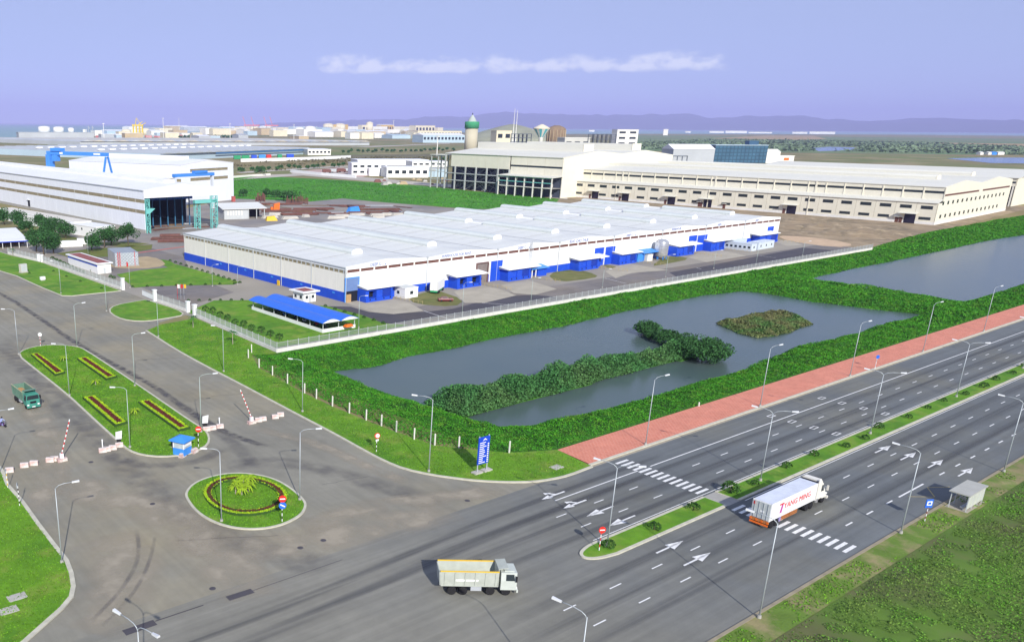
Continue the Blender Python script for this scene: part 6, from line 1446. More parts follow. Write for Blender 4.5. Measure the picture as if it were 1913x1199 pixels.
for k, (px, py) in enumerate(((386,804),(397,802),(411,799))): block(px, py, '%s faded block at the right kerb of the traffic island, from the left' % ORD(k), 'blocks at the island right kerb', math.radians(-20))
for k, (px, py) in enumerate(((483,787),(491,785),(514,781),(524,777))): block(px, py, '%s faded block right of the right-hand barrier boom, from the left' % ORD(k), 'blocks right of the boom', math.radians(-25))
for k, (px, py) in enumerate(((341,853),(363,845))): block(px, py, '%s faded concrete block in front of the blue booth, from the left' % ORD(k), 'blocks before the booth', math.radians(25))
for px, py in ((192,838),(410,796)): q = G(px, py); tag(MB().cyl(0,0,0,1.5,.1,n=8).cyl(0,0,1.5,1.58,.14,n=8).build('boom_rest', white, loc=(q.x,q.y,.02)), 'white boom rest post at the %s kerb of the traffic island' % ('left' if px < 300 else 'right'), 'post')

# blue guard booth with parked motorbike
q = G(341,848); gb = thing('guard_booth', 'small light blue guard booth with a hipped roof on the traffic island tip', 'booth', (q.x,q.y,.17), math.radians(28))
w = 1.05; MB().box(-w,w,-w,w,0,1.15).build('lower_wall', bluelt, gb)
for x_ in (-w+.08,w-.08):
    for y_ in (-w+.08,w-.08): MB().box(x_-.08,x_+.08,y_-.08,y_+.08,1.15,2.3).build('corner_post', white, gb)
for x0, x1, y0, y1 in ((-w+.16,w-.16,-w+.02,-w+.08),(-w+.16,w-.16,w-.08,w-.02),(-w+.02,-w+.08,-w+.16,w-.16),(w-.08,w-.02,-w+.16,w-.16)): MB().box(x0,x1,y0,y1,1.16,2.28).build('window', mat('booth_glass', (.42,.48,.50), .2, .2, 1), gb)
MB().box(-w+.2,w-.2,-w-.02,-w+.01,1.5,1.95).build('notice', white, gb)
MB().add([(-1.5,-1.5,2.3),(1.5,-1.5,2.3),(1.5,1.5,2.3),(-1.5,1.5,2.3),(-1.5,-1.5,2.5),(1.5,-1.5,2.5),(1.5,1.5,2.5),(-1.5,1.5,2.5),(0,0,3.15)],[(0,3,2,1),(0,1,5,4),(1,2,6,5),(2,3,7,6),(3,0,4,7),(4,5,8),(5,6,8),(6,7,8),(7,4,8)]).build('roof', bluelt, gb)
sheet('booth_pad', GP([(318,836),(332,832),(365,838),(368,844),(340,853)]), .176, m_apron)
q = G(322,836); scooter('parked_scooter', (q.x,q.y,.18), math.radians(70), m_bike, 'dark scooter parked on the pad left of the blue guard booth')

# lawn hatch covers
for px, py in ((32,1117),(16,1142),(1040,874)):
    q = G(px, py); o = MB().box(-1.0,1.0,-.7,.7,0,.05).build('hatch_cover', m_pale, loc=(q.x,q.y,.155)); tag(o, {32:'upper pale hatch cover in the left lawn',16:'lower pale hatch cover in the left lawn',1040:'pale hatch cover in the corner lawn by the red pavement'}[px], 'hatch')
q = G(44,510); o = thing('electric_cabinet', 'pale grey electric cabinet on the gate lawn', 'cabinet', (q.x,q.y,.17), .2); MB().box(-1.2,1.2,-.7,.7,.25,3.0).build('body', mat('cabinet_beige', (.55,.53,.45), .6, .08, 1), o); MB().box(-1.4,1.4,-.9,.9,0,.25).build('plinth', grey, o); MB().box(-1.1,-.02,-.74,-.71,.4,2.9).build('door', greylt, o); MB().box(.02,1.1,-.74,-.71,.4,2.9).build('door', greylt, o)
q = G(80,525); o = thing('lawn_box', 'small white service box on the gate lawn', 'box', (q.x,q.y,.17)); MB().box(-.8,.8,-.5,.5,.3,1.3).build('body', white, o); MB().box(-.6,.6,-.3,.3,0,.3).build('foot', grey, o)

# ------------------------------------------------------------------ vehicles
def wheel(parent, x, y, r, w, rimm=chrome, hub=True):
    me_ = MB().lathe(0,0,[(r*.55,-w/2),(r*.93,-w/2),(r,-w*.32),(r,w*.32),(r*.93,w/2),(r*.55,w/2)],20).mesh('wheel'); o = link('wheel', me_, black, parent, loc=(x,y,r)); o.rotation_euler = (math.pi/2,0,0)
    if hub: MB().lathe(0,0,[(r*.56,-w*.42),(r*.5,-w*.25),(r*.2,-w*.2),(r*.18,-w*.36),(r*.02,-w*.36)],14).build('rim', rimm, o); MB().lathe(0,0,[(r*.56,w*.42),(r*.5,w*.25),(r*.2,w*.2),(r*.18,w*.36),(r*.02,w*.36)],14).build('rim', rimm, o)
    return o
# container lorry
m_cont = mat('container_white', (.74,.75,.76), .5, .08, .8); m_contop = mat('container_roof', (.60,.64,.72), .6, .14, .7)
ct = thing('container_truck', 'white container lorry with red lettering driving away on the near carriageway', 'truck', (106.5,47.75,.02), 0)
CL = 12.2; cbx = MB().box(0,CL,-1.22,1.22,1.15,3.62).build('container', m_cont, ct)
MB().box(.05,CL-.05,-1.18,1.18,3.625,3.66).build('container_roof', m_contop, cbx)
b = MB()
for k in range(40): b.box(.2+k*.3,.33+k*.3,1.22,1.25,1.25,3.55)
tag(b.build('corrugation', m_cont, cbx), kind='stuff')
for x0 in (0,CL-.14):
    for y0 in (-1.25,1.12): MB().box(x0-.02,x0+.16,y0,y0+.13,1.13,3.66).build('corner_casting', m_cont, cbx)
for y0, y1 in ((-1.15,-.03),(.03,1.15)):
    dr = MB().box(-.05,-.005,y0,y1,1.22,3.52).build('rear_door', mat('rear_door_grey', (.46,.50,.49), .6, .2, 1.5), cbx)
    for u in (.25,.75): MB().cyl(-.09, y0+(y1-y0)*u, 1.25, 3.5, .035, n=6).build('lock_rod', steel, dr)
MB().box(-.07,-.055,.82,1.08,2.95,3.4).build('red_label', m_sred, cbx); MB().box(-.07,-.055,-.45,.1,2.15,2.4).build('white_label', white, cbx)
lettering('YANG MING', 1.15, m_sred, cbx, (7.0,-1.245,2.5), sx=1.12, ext=.008)
MB().box(2.2,3.3,-1.245,-1.222,2.92,3.12).build('logo_bar', m_sred, cbx); MB().hexa([(2.45,-1.245,1.75),(2.95,-1.245,1.75),(2.95,-1.222,1.75),(2.45,-1.222,1.75),(2.75,-1.245,2.9),(3.15,-1.245,2.9),(3.15,-1.222,2.9),(2.75,-1.222,2.9)]).build('logo_stem', mat('logo_violet', (.45,.06,.30), .5, .1, 1), cbx)
m_chas = mat('orange_chassis', (.46,.17,.05), .7, .25, 1)
MB().box(-.05,CL-.2,-.5,.5,.85,1.12).build('chassis', m_chas, ct)
MB().box(-.12,.05,-1.22,1.22,.75,1.12).build('rear_beam', m_chas, ct); MB().box(-.2,-.05,-1.2,1.2,.42,.62).build('underrun_bar', orange, ct)
for y0 in (-1.1,-.35,.35,1.1): MB().box(-.16,-.12,y0-.13,y0+.13,.8,1.06).build('tail_lamp', orange, ct)
for k in range(3): MB().box(3.2,7.6,-1.2,-1.14,.5+k*.22,.6+k*.22).build('side_guard', m_chas, ct)
MB().box(2.7,3.15,-1.22,-1.05,.45,1.1).build('mud_flap', mat('violet_flap', (.25,.22,.42), .7, .1, 1), ct)
for x in (.9,2.1):
    for y in (-.98,.98): wheel(ct, x, y, .5, .55, steel)
for x in (10.2,11.4):
    for y in (-.98,.98): wheel(ct, x, y, .52, .55, white)
for y in (-1.0,1.0): wheel(ct, 14.9, y, .52, .32, chrome)
m_cab = mat('cab_cream_white', (.74,.72,.64), .35, .05, 1)
MB().box(12.55,13.7,-1.2,1.2,.95,3.55).build('sleeper', m_cab, ct)
MB().box(12.45,12.6,-1.1,1.1,1.0,3.7).build('air_deflector', dark, ct)
MB().xprism([(-1.2,3.56),(1.2,3.56),(1.0,3.9),(-1.0,3.9)], 12.7, 13.6).build('roof_fairing', m_cab, ct)
cab = MB().hexa([(13.72,-1.12,.9),(15.0,-1.12,.9),(15.0,1.12,.9),(13.72,1.12,.9),(13.72,-1.05,3.1),(14.45,-1.05,3.1),(14.45,1.05,3.1),(13.72,1.05,3.1)]).build('cab', m_cab, ct)
MB().hexa([(14.96,-.95,2.05),(15.0,-.95,2.05),(15.0,.95,2.05),(14.96,.95,2.05),(14.55,-.92,2.95),(14.6,-.92,2.95),(14.6,.92,2.95),(14.55,.92,2.95)]).build('windscreen', glass, cab)
for s in (-1,1): MB().hexa([(13.9,s*1.13,1.95),(14.75,s*1.13,1.95),(14.75,s*1.10,1.95),(13.9,s*1.10,1.95),(13.9,s*1.09,2.85),(14.4,s*1.09,2.85),(14.4,s*1.05,2.85),(13.9,s*1.05,2.85)]).build('side_window', glass, cab)
MB().hexa([(15.0,-.95,.75),(16.25,-.8,.75),(16.25,.8,.75),(15.0,.95,.75),(15.0,-.92,2.0),(16.1,-.72,1.75),(16.1,.72,1.75),(15.0,.92,2.0)]).build('bonnet', m_cab, ct)
MB().box(16.26,16.32,-.55,.55,.85,1.65).build('grille', chrome, ct); MB().box(16.1,16.45,-1.15,1.15,.35,.72).build('bumper', m_cab, ct)
for s in (-1,1):
    MB().hexa([(14.4,s*.8,.85),(15.6,s*.8,.85),(15.6,s*1.22,.85),(14.4,s*1.22,.85),(14.6,s*.8,1.35),(15.4,s*.8,1.35),(15.4,s*1.2,1.3),(14.6,s*1.2,1.3)]).build('wing', m_cab, ct)
    MB().box(14.95,15.05,s*1.45-.12,s*1.45+.12,2.0,2.75).build('mirror', m_cab, ct); MB().beam((14.8,s*1.1,2.5),(15.0,s*1.4,2.5),.05).build('mirror_arm', steel, ct)
    MB().cyl(13.0,s*1.0,.6,1.15,.33,n=12).build('fuel_tank', chrome, ct); MB().box(16.2,16.3,s*.85-.15,s*.85+.15,.95,1.2).build('headlight', white, ct); MB().cyl(12.62,s*1.12,1.0,4.0,.07,n=8).build('exhaust_stack', chrome, ct)

def tipper(name, label, loc, rz, cabm, tubm, railm, load, L_=8.6, lights=True, letters=False, front2=False):
    o = thing(name, label, 'truck', loc, rz)
    MB().box(0,L_-.2,-.45,.45,.75,1.05).build('chassis', dark, o)
    x1 = L_-2.15
    # open tub: floor, four sloping sides
    t_ = .07; z0, z1 = 1.2, 2.95
    MB().box(.05,x1,-1.15,1.15,z0-.12,z0).build('tub_floor', tubm, o)
    for s in (-1,1):
        sd_ = MB().hexa([(.05,s*1.12,z0),(x1,s*1.12,z0),(x1,s*(1.12-t_),z0),(.05,s*(1.12-t_),z0),(-.1,s*1.25,z1),(x1,s*1.25,z1),(x1,s*(1.25-t_),z1),(-.1,s*(1.25-t_),z1)]).build('tub_side', tubm, o)
        MB().box(-.1,x1,min(s*1.2,s*1.31),max(s*1.2,s*1.31),z1+.002,z1+.12).build('top_rail', railm, sd_)
        for k in range(6): u = .4+k*(x1-.8)/5; MB().hexa([(u,s*1.13,z0),(u+.14,s*1.13,z0),(u+.14,s*1.2,z0),(u,s*1.2,z0),(u,s*1.255,z1-.1),(u+.14,s*1.255,z1-.1),(u+.14,s*1.32,z1-.1),(u,s*1.32,z1-.1)]).build('side_rib', tubm, sd_)
        if letters and s < 0: MB().hexa([(1.6,-1.20,1.75),(4.2,-1.20,1.75),(4.2,-1.19,1.75),(1.6,-1.19,1.75),(1.6,-1.23,2.0),(4.2,-1.23,2.0),(4.2,-1.22,2.0),(1.6,-1.22,2.0)]).build('white_stripe', white, sd_)
    MB().box(x1-.08,x1,-1.2,1.2,z0,z1+.35).build('headboard', tubm, o); MB().hexa([(-.08,-1.18,z0),(.02,-1.18,z0),(.02,1.18,z0),(-.08,1.18,z0),(-.2,-1.24,z1-.1),(-.1,-1.24,z1-.1),(-.1,1.24,z1-.1),(-.2,1.24,z1-.1)]).build('tailgate', tubm, o)
    MB().hexa([(x1-.1,-1.1,z1+.3),(x1+1.0,-1.1,z1+.42),(x1+1.0,1.1,z1+.42),(x1-.1,1.1,z1+.3),(x1-.1,-1.1,z1+.38),(x1+1.0,-1.1,z1+.5),(x1+1.0,1.1,z1+.5),(x1-.1,1.1,z1+.38)]).build('cab_guard', tubm, o)
    if load: MB().hexa([(.3,-1.0,z0+.05),(x1-.3,-1.0,z0+.05),(x1-.3,1.0,z0+.05),(.3,1.0,z0+.05),(1.2,-.35,z1-.5),(x1-1.0,-.3,z1-.55),(x1-1.2,.35,z1-.5),(1.0,.4,z1-.6)]).build('load', load, o)
    c0 = x1+.25; cab = MB().xprism([(-1.2,.75),(1.2,.75),(1.22,1.9),(1.08,2.85),(-1.08,2.85),(-1.22,1.9)], c0, L_-.12).build('cab', cabm, o)
    MB().xprism([(-1.1,1.95),(1.1,1.95),(.98,2.7),(-.98,2.7)], L_-.115, L_-.06).build('windscreen', glass, cab)
    for s in (-1,1):
        MB().hexa([(c0+.55,s*1.225,1.9),(L_-.35,s*1.225,1.9),(L_-.35,s*1.2,1.9),(c0+.55,s*1.2,1.9),(c0+.55,s*1.12,2.65),(L_-.45,s*1.12,2.65),(L_-.45,s*1.08,2.65),(c0+.55,s*1.08,2.65)]).build('side_window', glass, cab)
        MB().box(L_-.1,L_-.02,s*.95-.18,s*.95+.18,.85,1.08).build('headlight', white, cab); MB().box(L_-.3,L_-.15,s*1.42-.1,s*1.42+.1,1.9,2.55).build('mirror', black, cab); MB().beam((L_-.3,s*1.15,2.5),(L_-.22,s*1.36,2.45),.05).build('mirror_arm', black, cab)
    MB().box(L_-.1,L_+.08,-1.22,1.22,.45,.8).build('bumper', cabm, o); MB().box(L_-.11,L_-.04,-.55,.55,1.2,1.6).build('grille', dark, cab); MB().box(c0+.4,L_-.4,-.85,.85,2.86,2.98).build('roof_deflector', cabm, cab); MB().box(L_+.085,L_+.1,-.3,.3,.52,.68).build('number_plate', white, o)
    for x in ([1.3,2.55] + ([L_-1.25,L_-3.0] if front2 else [L_-1.15])):
        for y in (-.98,.98): wheel(o, x, y, .52, .5 if x < 3 else .34, steel)
    MB().box(3.4,4.6,-1.15,-.6,.55,1.05).build('fuel_tank', steel, o)
    return o
a_, c_ = G(30.3,749.6), G(47.7,763.4); d_ = (c_-a_).normalized(); rz = math.atan2(d_.y,d_.x); nrm = Vector((d_.y,-d_.x,0))
p0 = c_-d_*7.4-nrm*1.0+nrm*2.0*0
m_tgreen = mat('tipper_green', (.06,.26,.20), .45, .12, .8); m_tgreen2 = mat('dusty_green_tub', (.13,.24,.18), .7, .25, .6)
q = (G(47.7,763.4)+G(73.4,761.6))/2
tipper('tipper_truck', 'green tipper truck with a sandy load coming down the avenue', (q.x-d_.x*7.3,q.y-d_.y*7.3,.02), rz, m_tgreen, m_tgreen2, mat('rail_khaki', (.40,.40,.25), .6, .2, 1), mat('sand_load', (.46,.26,.10), .95, .2, 1), 8.2)
a_, c_ = G(843,1110), G(949,1112); d_ = (c_-a_).normalized(); rz = math.atan2(d_.y,d_.x); nl = Vector((-d_.y,d_.x,0)); q = a_-d_*1.3+nl*1.1
tipper('tipper_truck', 'pale four-axle tipper truck with a yellow top rail turning on the highway', (q.x,q.y,.02), rz, mat('tipper_pale_cab', (.50,.54,.50), .4, .08, 1), mat('tipper_pale_tub', (.42,.45,.40), .6, .15, .8), yellow, None, 8.6, True, True, True)
# red car in the yard
q = G(832,563); rc = thing('red_car', 'dark red saloon car parked in front of the warehouse', 'car', (q.x,q.y,.05), math.radians(-32))
m_car = mat('car_red', (.13,.006,.014), .4, .05, 1, spec=.4)
MB().xprism([(-.85,.3),(.85,.3),(.88,.65),(.8,.92),(-.8,.92),(-.88,.65)], -2.2, 2.2).build('body', m_car, rc)
MB().hexa([(-1.6,-.78,.925),(1.0,-.78,.925),(1.0,.78,.925),(-1.6,.78,.925),(-1.0,-.62,1.42),(.3,-.62,1.42),(.3,.62,1.42),(-1.0,.62,1.42)]).build('cabin', m_car, rc)
MB().hexa([(1.01,-.7,.94),(1.05,-.7,.94),(1.05,.7,.94),(1.01,.7,.94),(.34,-.56,1.39),(.38,-.56,1.39),(.38,.56,1.39),(.34,.56,1.39)]).build('windscreen', glass, rc)
for s in (-1,1): MB().hexa([(-1.35,s*.76,.97),(.8,s*.76,.97),(.8,s*.73,.97),(-1.35,s*.73,.97),(-.95,s*.65,1.37),(.25,s*.65,1.37),(.25,s*.61,1.37),(-.95,s*.61,1.37)]).build('side_window', glass, rc); MB().box(2.2,2.23,s*.6-.18,s*.6+.18,.6,.78).build('headlight', white, rc); MB().box(-2.23,-2.2,s*.6-.18,s*.6+.18,.62,.78).build('tail_light', m_sred, rc)
for x in (-1.35,1.35):
    for y in (-.8,.8): wheel(rc, x, y, .32, .2, steel)
# motorcyclist at the left edge
q = G(5,797); mc = scooter('motorbike', (q.x,q.y,.02), math.radians(-62), mat('violet_scooter', (.10,.05,.16), .4, .1, 1), 'dark violet motorbike with a rider at the left picture edge')
def rider(parent_loc, rz):
    v = {'pelvis':(-.25,0,.92),'chest':(-.12,0,1.28),'neck':(-.05,0,1.47),'head':(-.02,0,1.66),'ls':(-.1,.2,1.38),'le':(.12,.28,1.18),'lh':(.42,.28,1.1),'rs':(-.1,-.2,1.38),'re':(.12,-.28,1.18),'rh':(.42,-.28,1.1),'lhip':(-.22,.13,.88),'lk':(.22,.2,.78),'lf':(.12,.18,.38),'lt':(.3,.18,.32),'rhip':(-.22,-.13,.88),'rk':(.22,-.2,.78),'rf':(.12,-.18,.38),'rt':(.3,-.18,.32)}
    e = [('pelvis','chest'),('chest','neck'),('neck','head'),('chest','ls'),('ls','le'),('le','lh'),('chest','rs'),('rs','re'),('re','rh'),('pelvis','lhip'),('lhip','lk'),('lk','lf'),('lf','lt'),('pelvis','rhip'),('rhip','rk'),('rk','rf'),('rf','rt')]
    rad = {'pelvis':.16,'chest':.18,'neck':.065,'head':.11,'ls':.085,'rs':.085,'le':.05,'re':.05,'lh':.04,'rh':.04,'lhip':.12,'rhip':.12,'lk':.075,'rk':.075,'lf':.05,'rf':.05,'lt':.045,'rt':.045}
    ks = list(v); me_ = bpy.data.meshes.new('person'); me_.from_pydata([v[k] for k in ks], [(ks.index(a), ks.index(b)) for a, b in e], []); me_.update()
    o = link('person', me_, mat('pale_blue_shirt', (.35,.42,.70), .8, .1, 2)); o.location = parent_loc; o.rotation_euler = (0,0,rz)
    md = o.modifiers.new('skin', 'SKIN')
    for i, k in enumerate(ks): sv = me_.skin_vertices[0].data[i]; sv.radius = (rad[k],)*2; sv.use_root = (k == 'pelvis')
    sm = o.modifiers.new('sub', 'SUBSURF'); sm.levels = 1; sm.render_levels = 2
    tag(o, 'person in a pale blue shirt and dark helmet riding the motorbike', 'person')
    MB().lathe(-.02,0,[(.135,1.6),(.15,1.68),(.13,1.78),(.07,1.84),(.01,1.86)],14).build('helmet', black, o, True)
    MB().box(-.36,-.02,-.15,.15,.83,.93).hexa([(-.1,.06,.8),(.25,.12,.68),(.25,.28,.68),(-.1,.24,.8),(-.1,.06,.95),(.25,.12,.87),(.25,.28,.87),(-.1,.24,.95)]).hexa([(-.1,-.24,.8),(.25,-.28,.68),(.25,-.12,.68),(-.1,-.06,.8),(-.1,-.24,.95),(.25,-.28,.87),(.25,-.12,.87),(-.1,-.06,.95)]).build('trousers', mat('dark_trousers', (.03,.03,.05), .9, .1, 2), o)
    return o
rider(mc.location, mc.rotation_euler.z)
# ------------------------------------------------------------------ vegetation
def leafmat(name, c, isl=.45, var=.25, sc=.35, c2=None, sc2=.12): return mat(name, c, .75, var, sc, island=isl, spec=.2, c2=c2, sc2=sc2)
m_bank = mat('bank_shrub_leaf', (.052,.235,.011), .75, .30, .6, island=.30, spec=.2, c2=(.034,.165,.010), sc2=.16, c3=(.100,.245,.020))
m_bank2 = leafmat('bank_grass_leaf', (.075,.185,.030), .4)
m_isle = leafmat('island_reed_leaf', (.050,.165,.045), .42, .25, .4, (.075,.165,.050), .12)
m_isle2 = leafmat('dry_reed_leaf', (.145,.150,.060), .4, .25, .4, (.060,.150,.035), .14)
m_tree = leafmat('tree_leaf', (.036,.112,.030), .5); m_tree2 = leafmat('pale_tree_leaf', (.055,.135,.030), .45); m_hedge = leafmat('lime_hedge_leaf', (.34,.52,.012), .3); m_hedgedk = leafmat('hedge_side_leaf', (.040,.110,.018), .4)
m_flower = leafmat('maroon_flower', (.130,.030,.022), .4); m_palm = leafmat('palm_leaf', (.22,.34,.015), .4); m_scrub = leafmat('scrub_leaf', (.095,.245,.022), .42, .3, .4, (.115,.185,.035), .15); m_mang = leafmat('mangrove_leaf', (.135,.195,.110), .18, .15, .01)
m_blade = leafmat('grass_blade', (.130,.29,.014), .35, .2, .25, (.090,.235,.012), .10)
def scatter(poly, dens, excl=(), seed=0):
    x = [p_[0] for p_ in poly]; y = [p_[1] for p_ in poly]; n = int((max(x)-min(x))*(max(y)-min(y))*dens)
    px = RNG.uniform(min(x), max(x), n); py = RNG.uniform(min(y), max(y), n); k = inside(poly, px, py)
    for e in excl: k &= ~inside(e, px, py)
    return px[k], py[k]
def stuff(name, verts, m, label=None):
    o = link(name, np_mesh(name, verts, 4), m); tag(o, label, None, None, 'stuff'); return o
# banks of both ponds
north = GP([(1910,403),(1860,411),(1809,421),(1747,431),(1684,446),(1629,462)])
bank = [(101.2,156.6)]+[(q.x,q.y) for q in GP([(519,663),(470,662)])]+[(q.x,q.y) for q in GP(POSTS[2:])]+[(106.3,80.9),(760,80.6),(760,190)]+[(q.x,q.y) for q in north]+[(414,160.6),(250,159.0)]
vb = []
for P0, P1, dn, sz in ((90,170,34,.15),(170,260,24,.18),(260,420,14,.25),(420,760,8,.36)):
    bx, by = scatter(bank, dn, (POND1, POND2)); k = (bx >= P0) & (bx < P1); bx, by = bx[k], by[k]
    d1 = np.minimum(pdist(POND1, bx, by), pdist(POND2, bx, by)); zt = terrain_z(bx, by)
    ed = pdist(bank, bx, by); k = RNG.random(len(bx)) < np.clip(ed/1.3+.12, 0, 1); bx, by, d1, zt, ed = bx[k], by[k], d1[k], zt[k], ed[k]
    hh = (.12+1.0*np.clip(vnoise(bx, by, 2.6, 1)*vnoise(bx, by, 8, 4)*1.9-.15, 0, 1.2))*np.clip(d1/1.2, .35, 1)*np.clip(ed/2.6, .12, 1)
    z = zt+hh*RNG.uniform(.15,1,len(bx))**.6; vb.append(leaves(np.stack([bx,by,z],1), sz, .35))
stuff('bank_shrubs', np.concatenate(vb), m_bank, 'dense bright green shrubs covering the pond banks')
# darker soil-loving grass rim at the water line
# reeds on the long island and the round one
def isle(name, P, hmax, dens, m, label, sz=.24, lump=3.2, seed=2):
    ix, iy = scatter(P, dens); d = pdist(P, ix, iy); zt = terrain_z(ix, iy)
    h = hmax*np.clip(d/2.2, .25, 1)*(.35+.95*vnoise(ix, iy, lump, seed)); z = zt+h*RNG.uniform(.05,1,len(ix))**.55
    stuff(name, leaves(np.stack([ix,iy,z],1), sz, .25), m, label)
isle('long_island_reeds', ISLE1, 3.6, 70, m_isle, 'long strip of dark green reeds lying across the near pond')
isle('round_island_reeds', ISLE2, 1.1, 30, m_isle2, 'flat brownish green reed island in the near pond', .24, 5)
# lawn grass: sparse blades over the mown lawns
vb = []
for P, dn in ((blob(IS1,1), 26), (blob(IS2,2), 26), ([(q.x,q.y) for q in L3 if q.y < 160 and q.x > -30]+[(10,130)], 16), (edge4+back4, 14)):
    bx, by = scatter([(q[0],q[1]) for q in P], dn); d = pdist(P, bx, by); k = d > .5; bx, by = bx[k], by[k]
    vb.append(leaves(np.stack([bx,by,np.full(len(bx),.19)+RNG.uniform(0,.06,len(bx))],1), .10, .1))
stuff('lawn_grass_blades', np.concatenate(vb), m_blade, 'short mown grass on the lawns round the junction')
# near scrub south of the highway and verge tufts
vb = []
for x0, x1, dn, sz in ((74,165,24,.11),(165,330,5,.24)):
    sx, sy = scatter([(x0,-25),(x1,-25),(x1,33),(x0,33)], dn); p1_ = vnoise(sx, sy, 4.5, 6); p2_ = vnoise(sx, sy, 13, 9); p3_ = vnoise(sx, sy, 1.6, 3); k = (p3_*.5+p1_*.5 > .3) & (RNG.random(len(sx)) < np.clip((33.2-sy)/2+.1, 0, 1)); sx, sy, p1_, p2_, p3_ = sx[k], sy[k], p1_[k], p2_[k], p3_[k]
    h = (.10+.25*p3_+1.5*np.clip(p1_*p2_-.22, 0, 1)*1.8)*np.clip((33.4-sy)/3.5, .15, 1); vb.append(leaves(np.stack([sx,sy,.05+h*RNG.uniform(.1,1,len(sx))**.6],1), sz, .25))
stuff('roadside_scrub', np.concatenate(vb), m_scrub, 'uneven green scrub and rough grass beyond the near verge')
sx, sy = scatter([(72,33.4),(260,33.4),(260,36.2),(72,36.2)], 14); k = vnoise(sx, sy, 3.5, 2) > .48; sx, sy = sx[k], sy[k]
stuff('verge_tufts', leaves(np.stack([sx,sy,np.full(len(sx),.14)],1), .12, .1), m_blade, 'thin grass tufts on the dry near verge')
# field tufts in the green field behind the warehouse
fx, fy = scatter(GP([(432,333),(640,338),(880,358),(1040,373),(1028,388),(880,390),(640,370),(580,376),(432,369)]), .35)
stuff('field_tufts', leaves(np.stack([fx,fy,.12+.35*vnoise(fx,fy,14,3)*RNG.random(len(fx))],1), .5, .75), mat('field_tuft_leaf', (.062,.25,.014), .8, .3, .05, island=.3, c2=(.042,.185,.012), sc2=.03), 'rough tall grass in the bright green field behind the warehouse')
# mangrove belt on the right
P = [(q.x,q.y) for q in GP([(1195,268),(1350,262),(1500,264),(1700,268),(1913,276),(2050,282),(2050,291),(1820,289),(1600,284),(1420,283),(1195,279)])]
ponds = [GP([(1505,278.5),(1545,273.5),(1605,275.5),(1600,282),(1530,285)])]
mx_, my_ = scatter(P, .012, ponds); k = vnoise(mx_, my_, 160, 5) > .28; mx_, my_ = mx_[k], my_[k]
stuff('mangrove_belt', leaves(np.stack([mx_,my_,6*RNG.uniform(.1,1,len(mx_))*(.5+vnoise(mx_,my_,60,2))],1), 5.0, .7), m_mang, 'grey-green mangrove belt on the far flats at the right')
P = [(q.x,q.y) for q in GP([(440,326),(640,309),(860,300),(860,291),(640,292),(430,308)])]
mx_, my_ = scatter(P, .06); k = vnoise(mx_, my_, 40, 5) > .45; mx_, my_ = mx_[k], my_[k]
stuff('wasteland_scrub', leaves(np.stack([mx_,my_,1.6*RNG.uniform(.1,1,len(mx_))],1), 1.4, .4), mat('wasteland_leaf', (.115,.105,.045), .8, .2, .05, island=.4), 'low olive scrub on the wasteland beyond the green field')

# trees
def crown_pts(n, rx, ry, rz_, cz, lumps=9, seed=0):
    g = np.random.default_rng(seed); c = g.normal(size=(lumps,3)); c /= np.linalg.norm(c,axis=1)[:,None]; c *= g.uniform(.35,.72,lumps)[:,None]; c[:,2] = np.abs(c[:,2])*1.0-.2
    i = g.integers(0,lumps,n); d = g.normal(size=(n,3)); d /= np.linalg.norm(d,axis=1)[:,None]; r = g.uniform(.55,1.0,n)**.6*g.uniform(.34,.50,lumps)[i]
    p = c[i]+d*r[:,None]; return p*np.array([rx,ry,rz_])+np.array([0,0,cz])
TREES = {}
def tree_meshes(key, h, r, n, leaf, seed, trunk_h=.28):
    if key in TREES: return TREES[key]
    cm = np_mesh('crown', leaves(crown_pts(n, r*1.15, r*1.15, h*.50, h*(.52), 15, seed), leaf), 4)
    b = MB(); g = random.Random(seed); b.tube([(0,0,-.1),(.05*r,0,h*trunk_h),(0,.06*r,h*.55),(.03*r,0,h*.8)], [h*.030,h*.024,h*.016,h*.006], 8)
    for k in range(5): a_ = k*1.26+g.random(); z0 = h*(trunk_h+.05*k); b.tube([(0,0,z0),(math.cos(a_)*r*.35,math.sin(a_)*r*.35,z0+h*.13),(math.cos(a_)*r*.62,math.sin(a_)*r*.62,z0+h*.2)], [h*.013,h*.009,h*.004], 6)
    TREES[key] = (cm, b.mesh('trunk')); return TREES[key]
def tree(name, label, loc, h, r, n, leaf, m, key, group=None, seed=1, cat='tree'):
    cm, tm = tree_meshes(key, h, r, n, leaf, seed); o = thing(name, label, cat, loc, rnd.random()*6, group)
    a_ = link('crown', cm, m, o); c_ = link('trunk', tm, bark, o); s = rnd.uniform(.9,1.1); o.scale = (s,s,s); return o
TL = [((8,420),9,4.2,'tree at the far left edge behind the parking roof'),((36,430),10,4.2,'tree left of the long white store beside its neighbour'),((50,437),8.5,3.6,'tree in front of the long white store, left of the lamp'),((82,476),11,6.0,'biggest dark tree in the clump right of the parking roof'),((100,474),8,4.6,'lower dark tree on the right side of the big clump'),((68,470),8,4.0,'dark tree on the left side of the big clump'),
      ((88,445),10,4.0,'tall tree directly behind the big dark clump'),((104,444),7,3.0,'small tree between the tall tree and the rounded one'),((123,446),9,3.8,'rounded tree in front of the long white store end'),((76,436),8,3.4,'tree before the middle of the long white store'),((172,470),10,4.2,'tree just behind the maroon-decked utility building'),((195,463),9,3.6,'left one of the tree pair behind the grey water tank'),((208,459),10,4.0,'right one of the tree pair behind the grey water tank'),((240,458),10,3.2,'slim tree right of the grey water tank')]
for k, ((px, py), h, r, lab) in enumerate(TL):
    q = G(px, py); tree('broadleaf_tree', lab, (q.x,q.y,.03), h, r, 2800, .30, m_tree, 'T%d' % (k % 4), None, 3+k % 4)
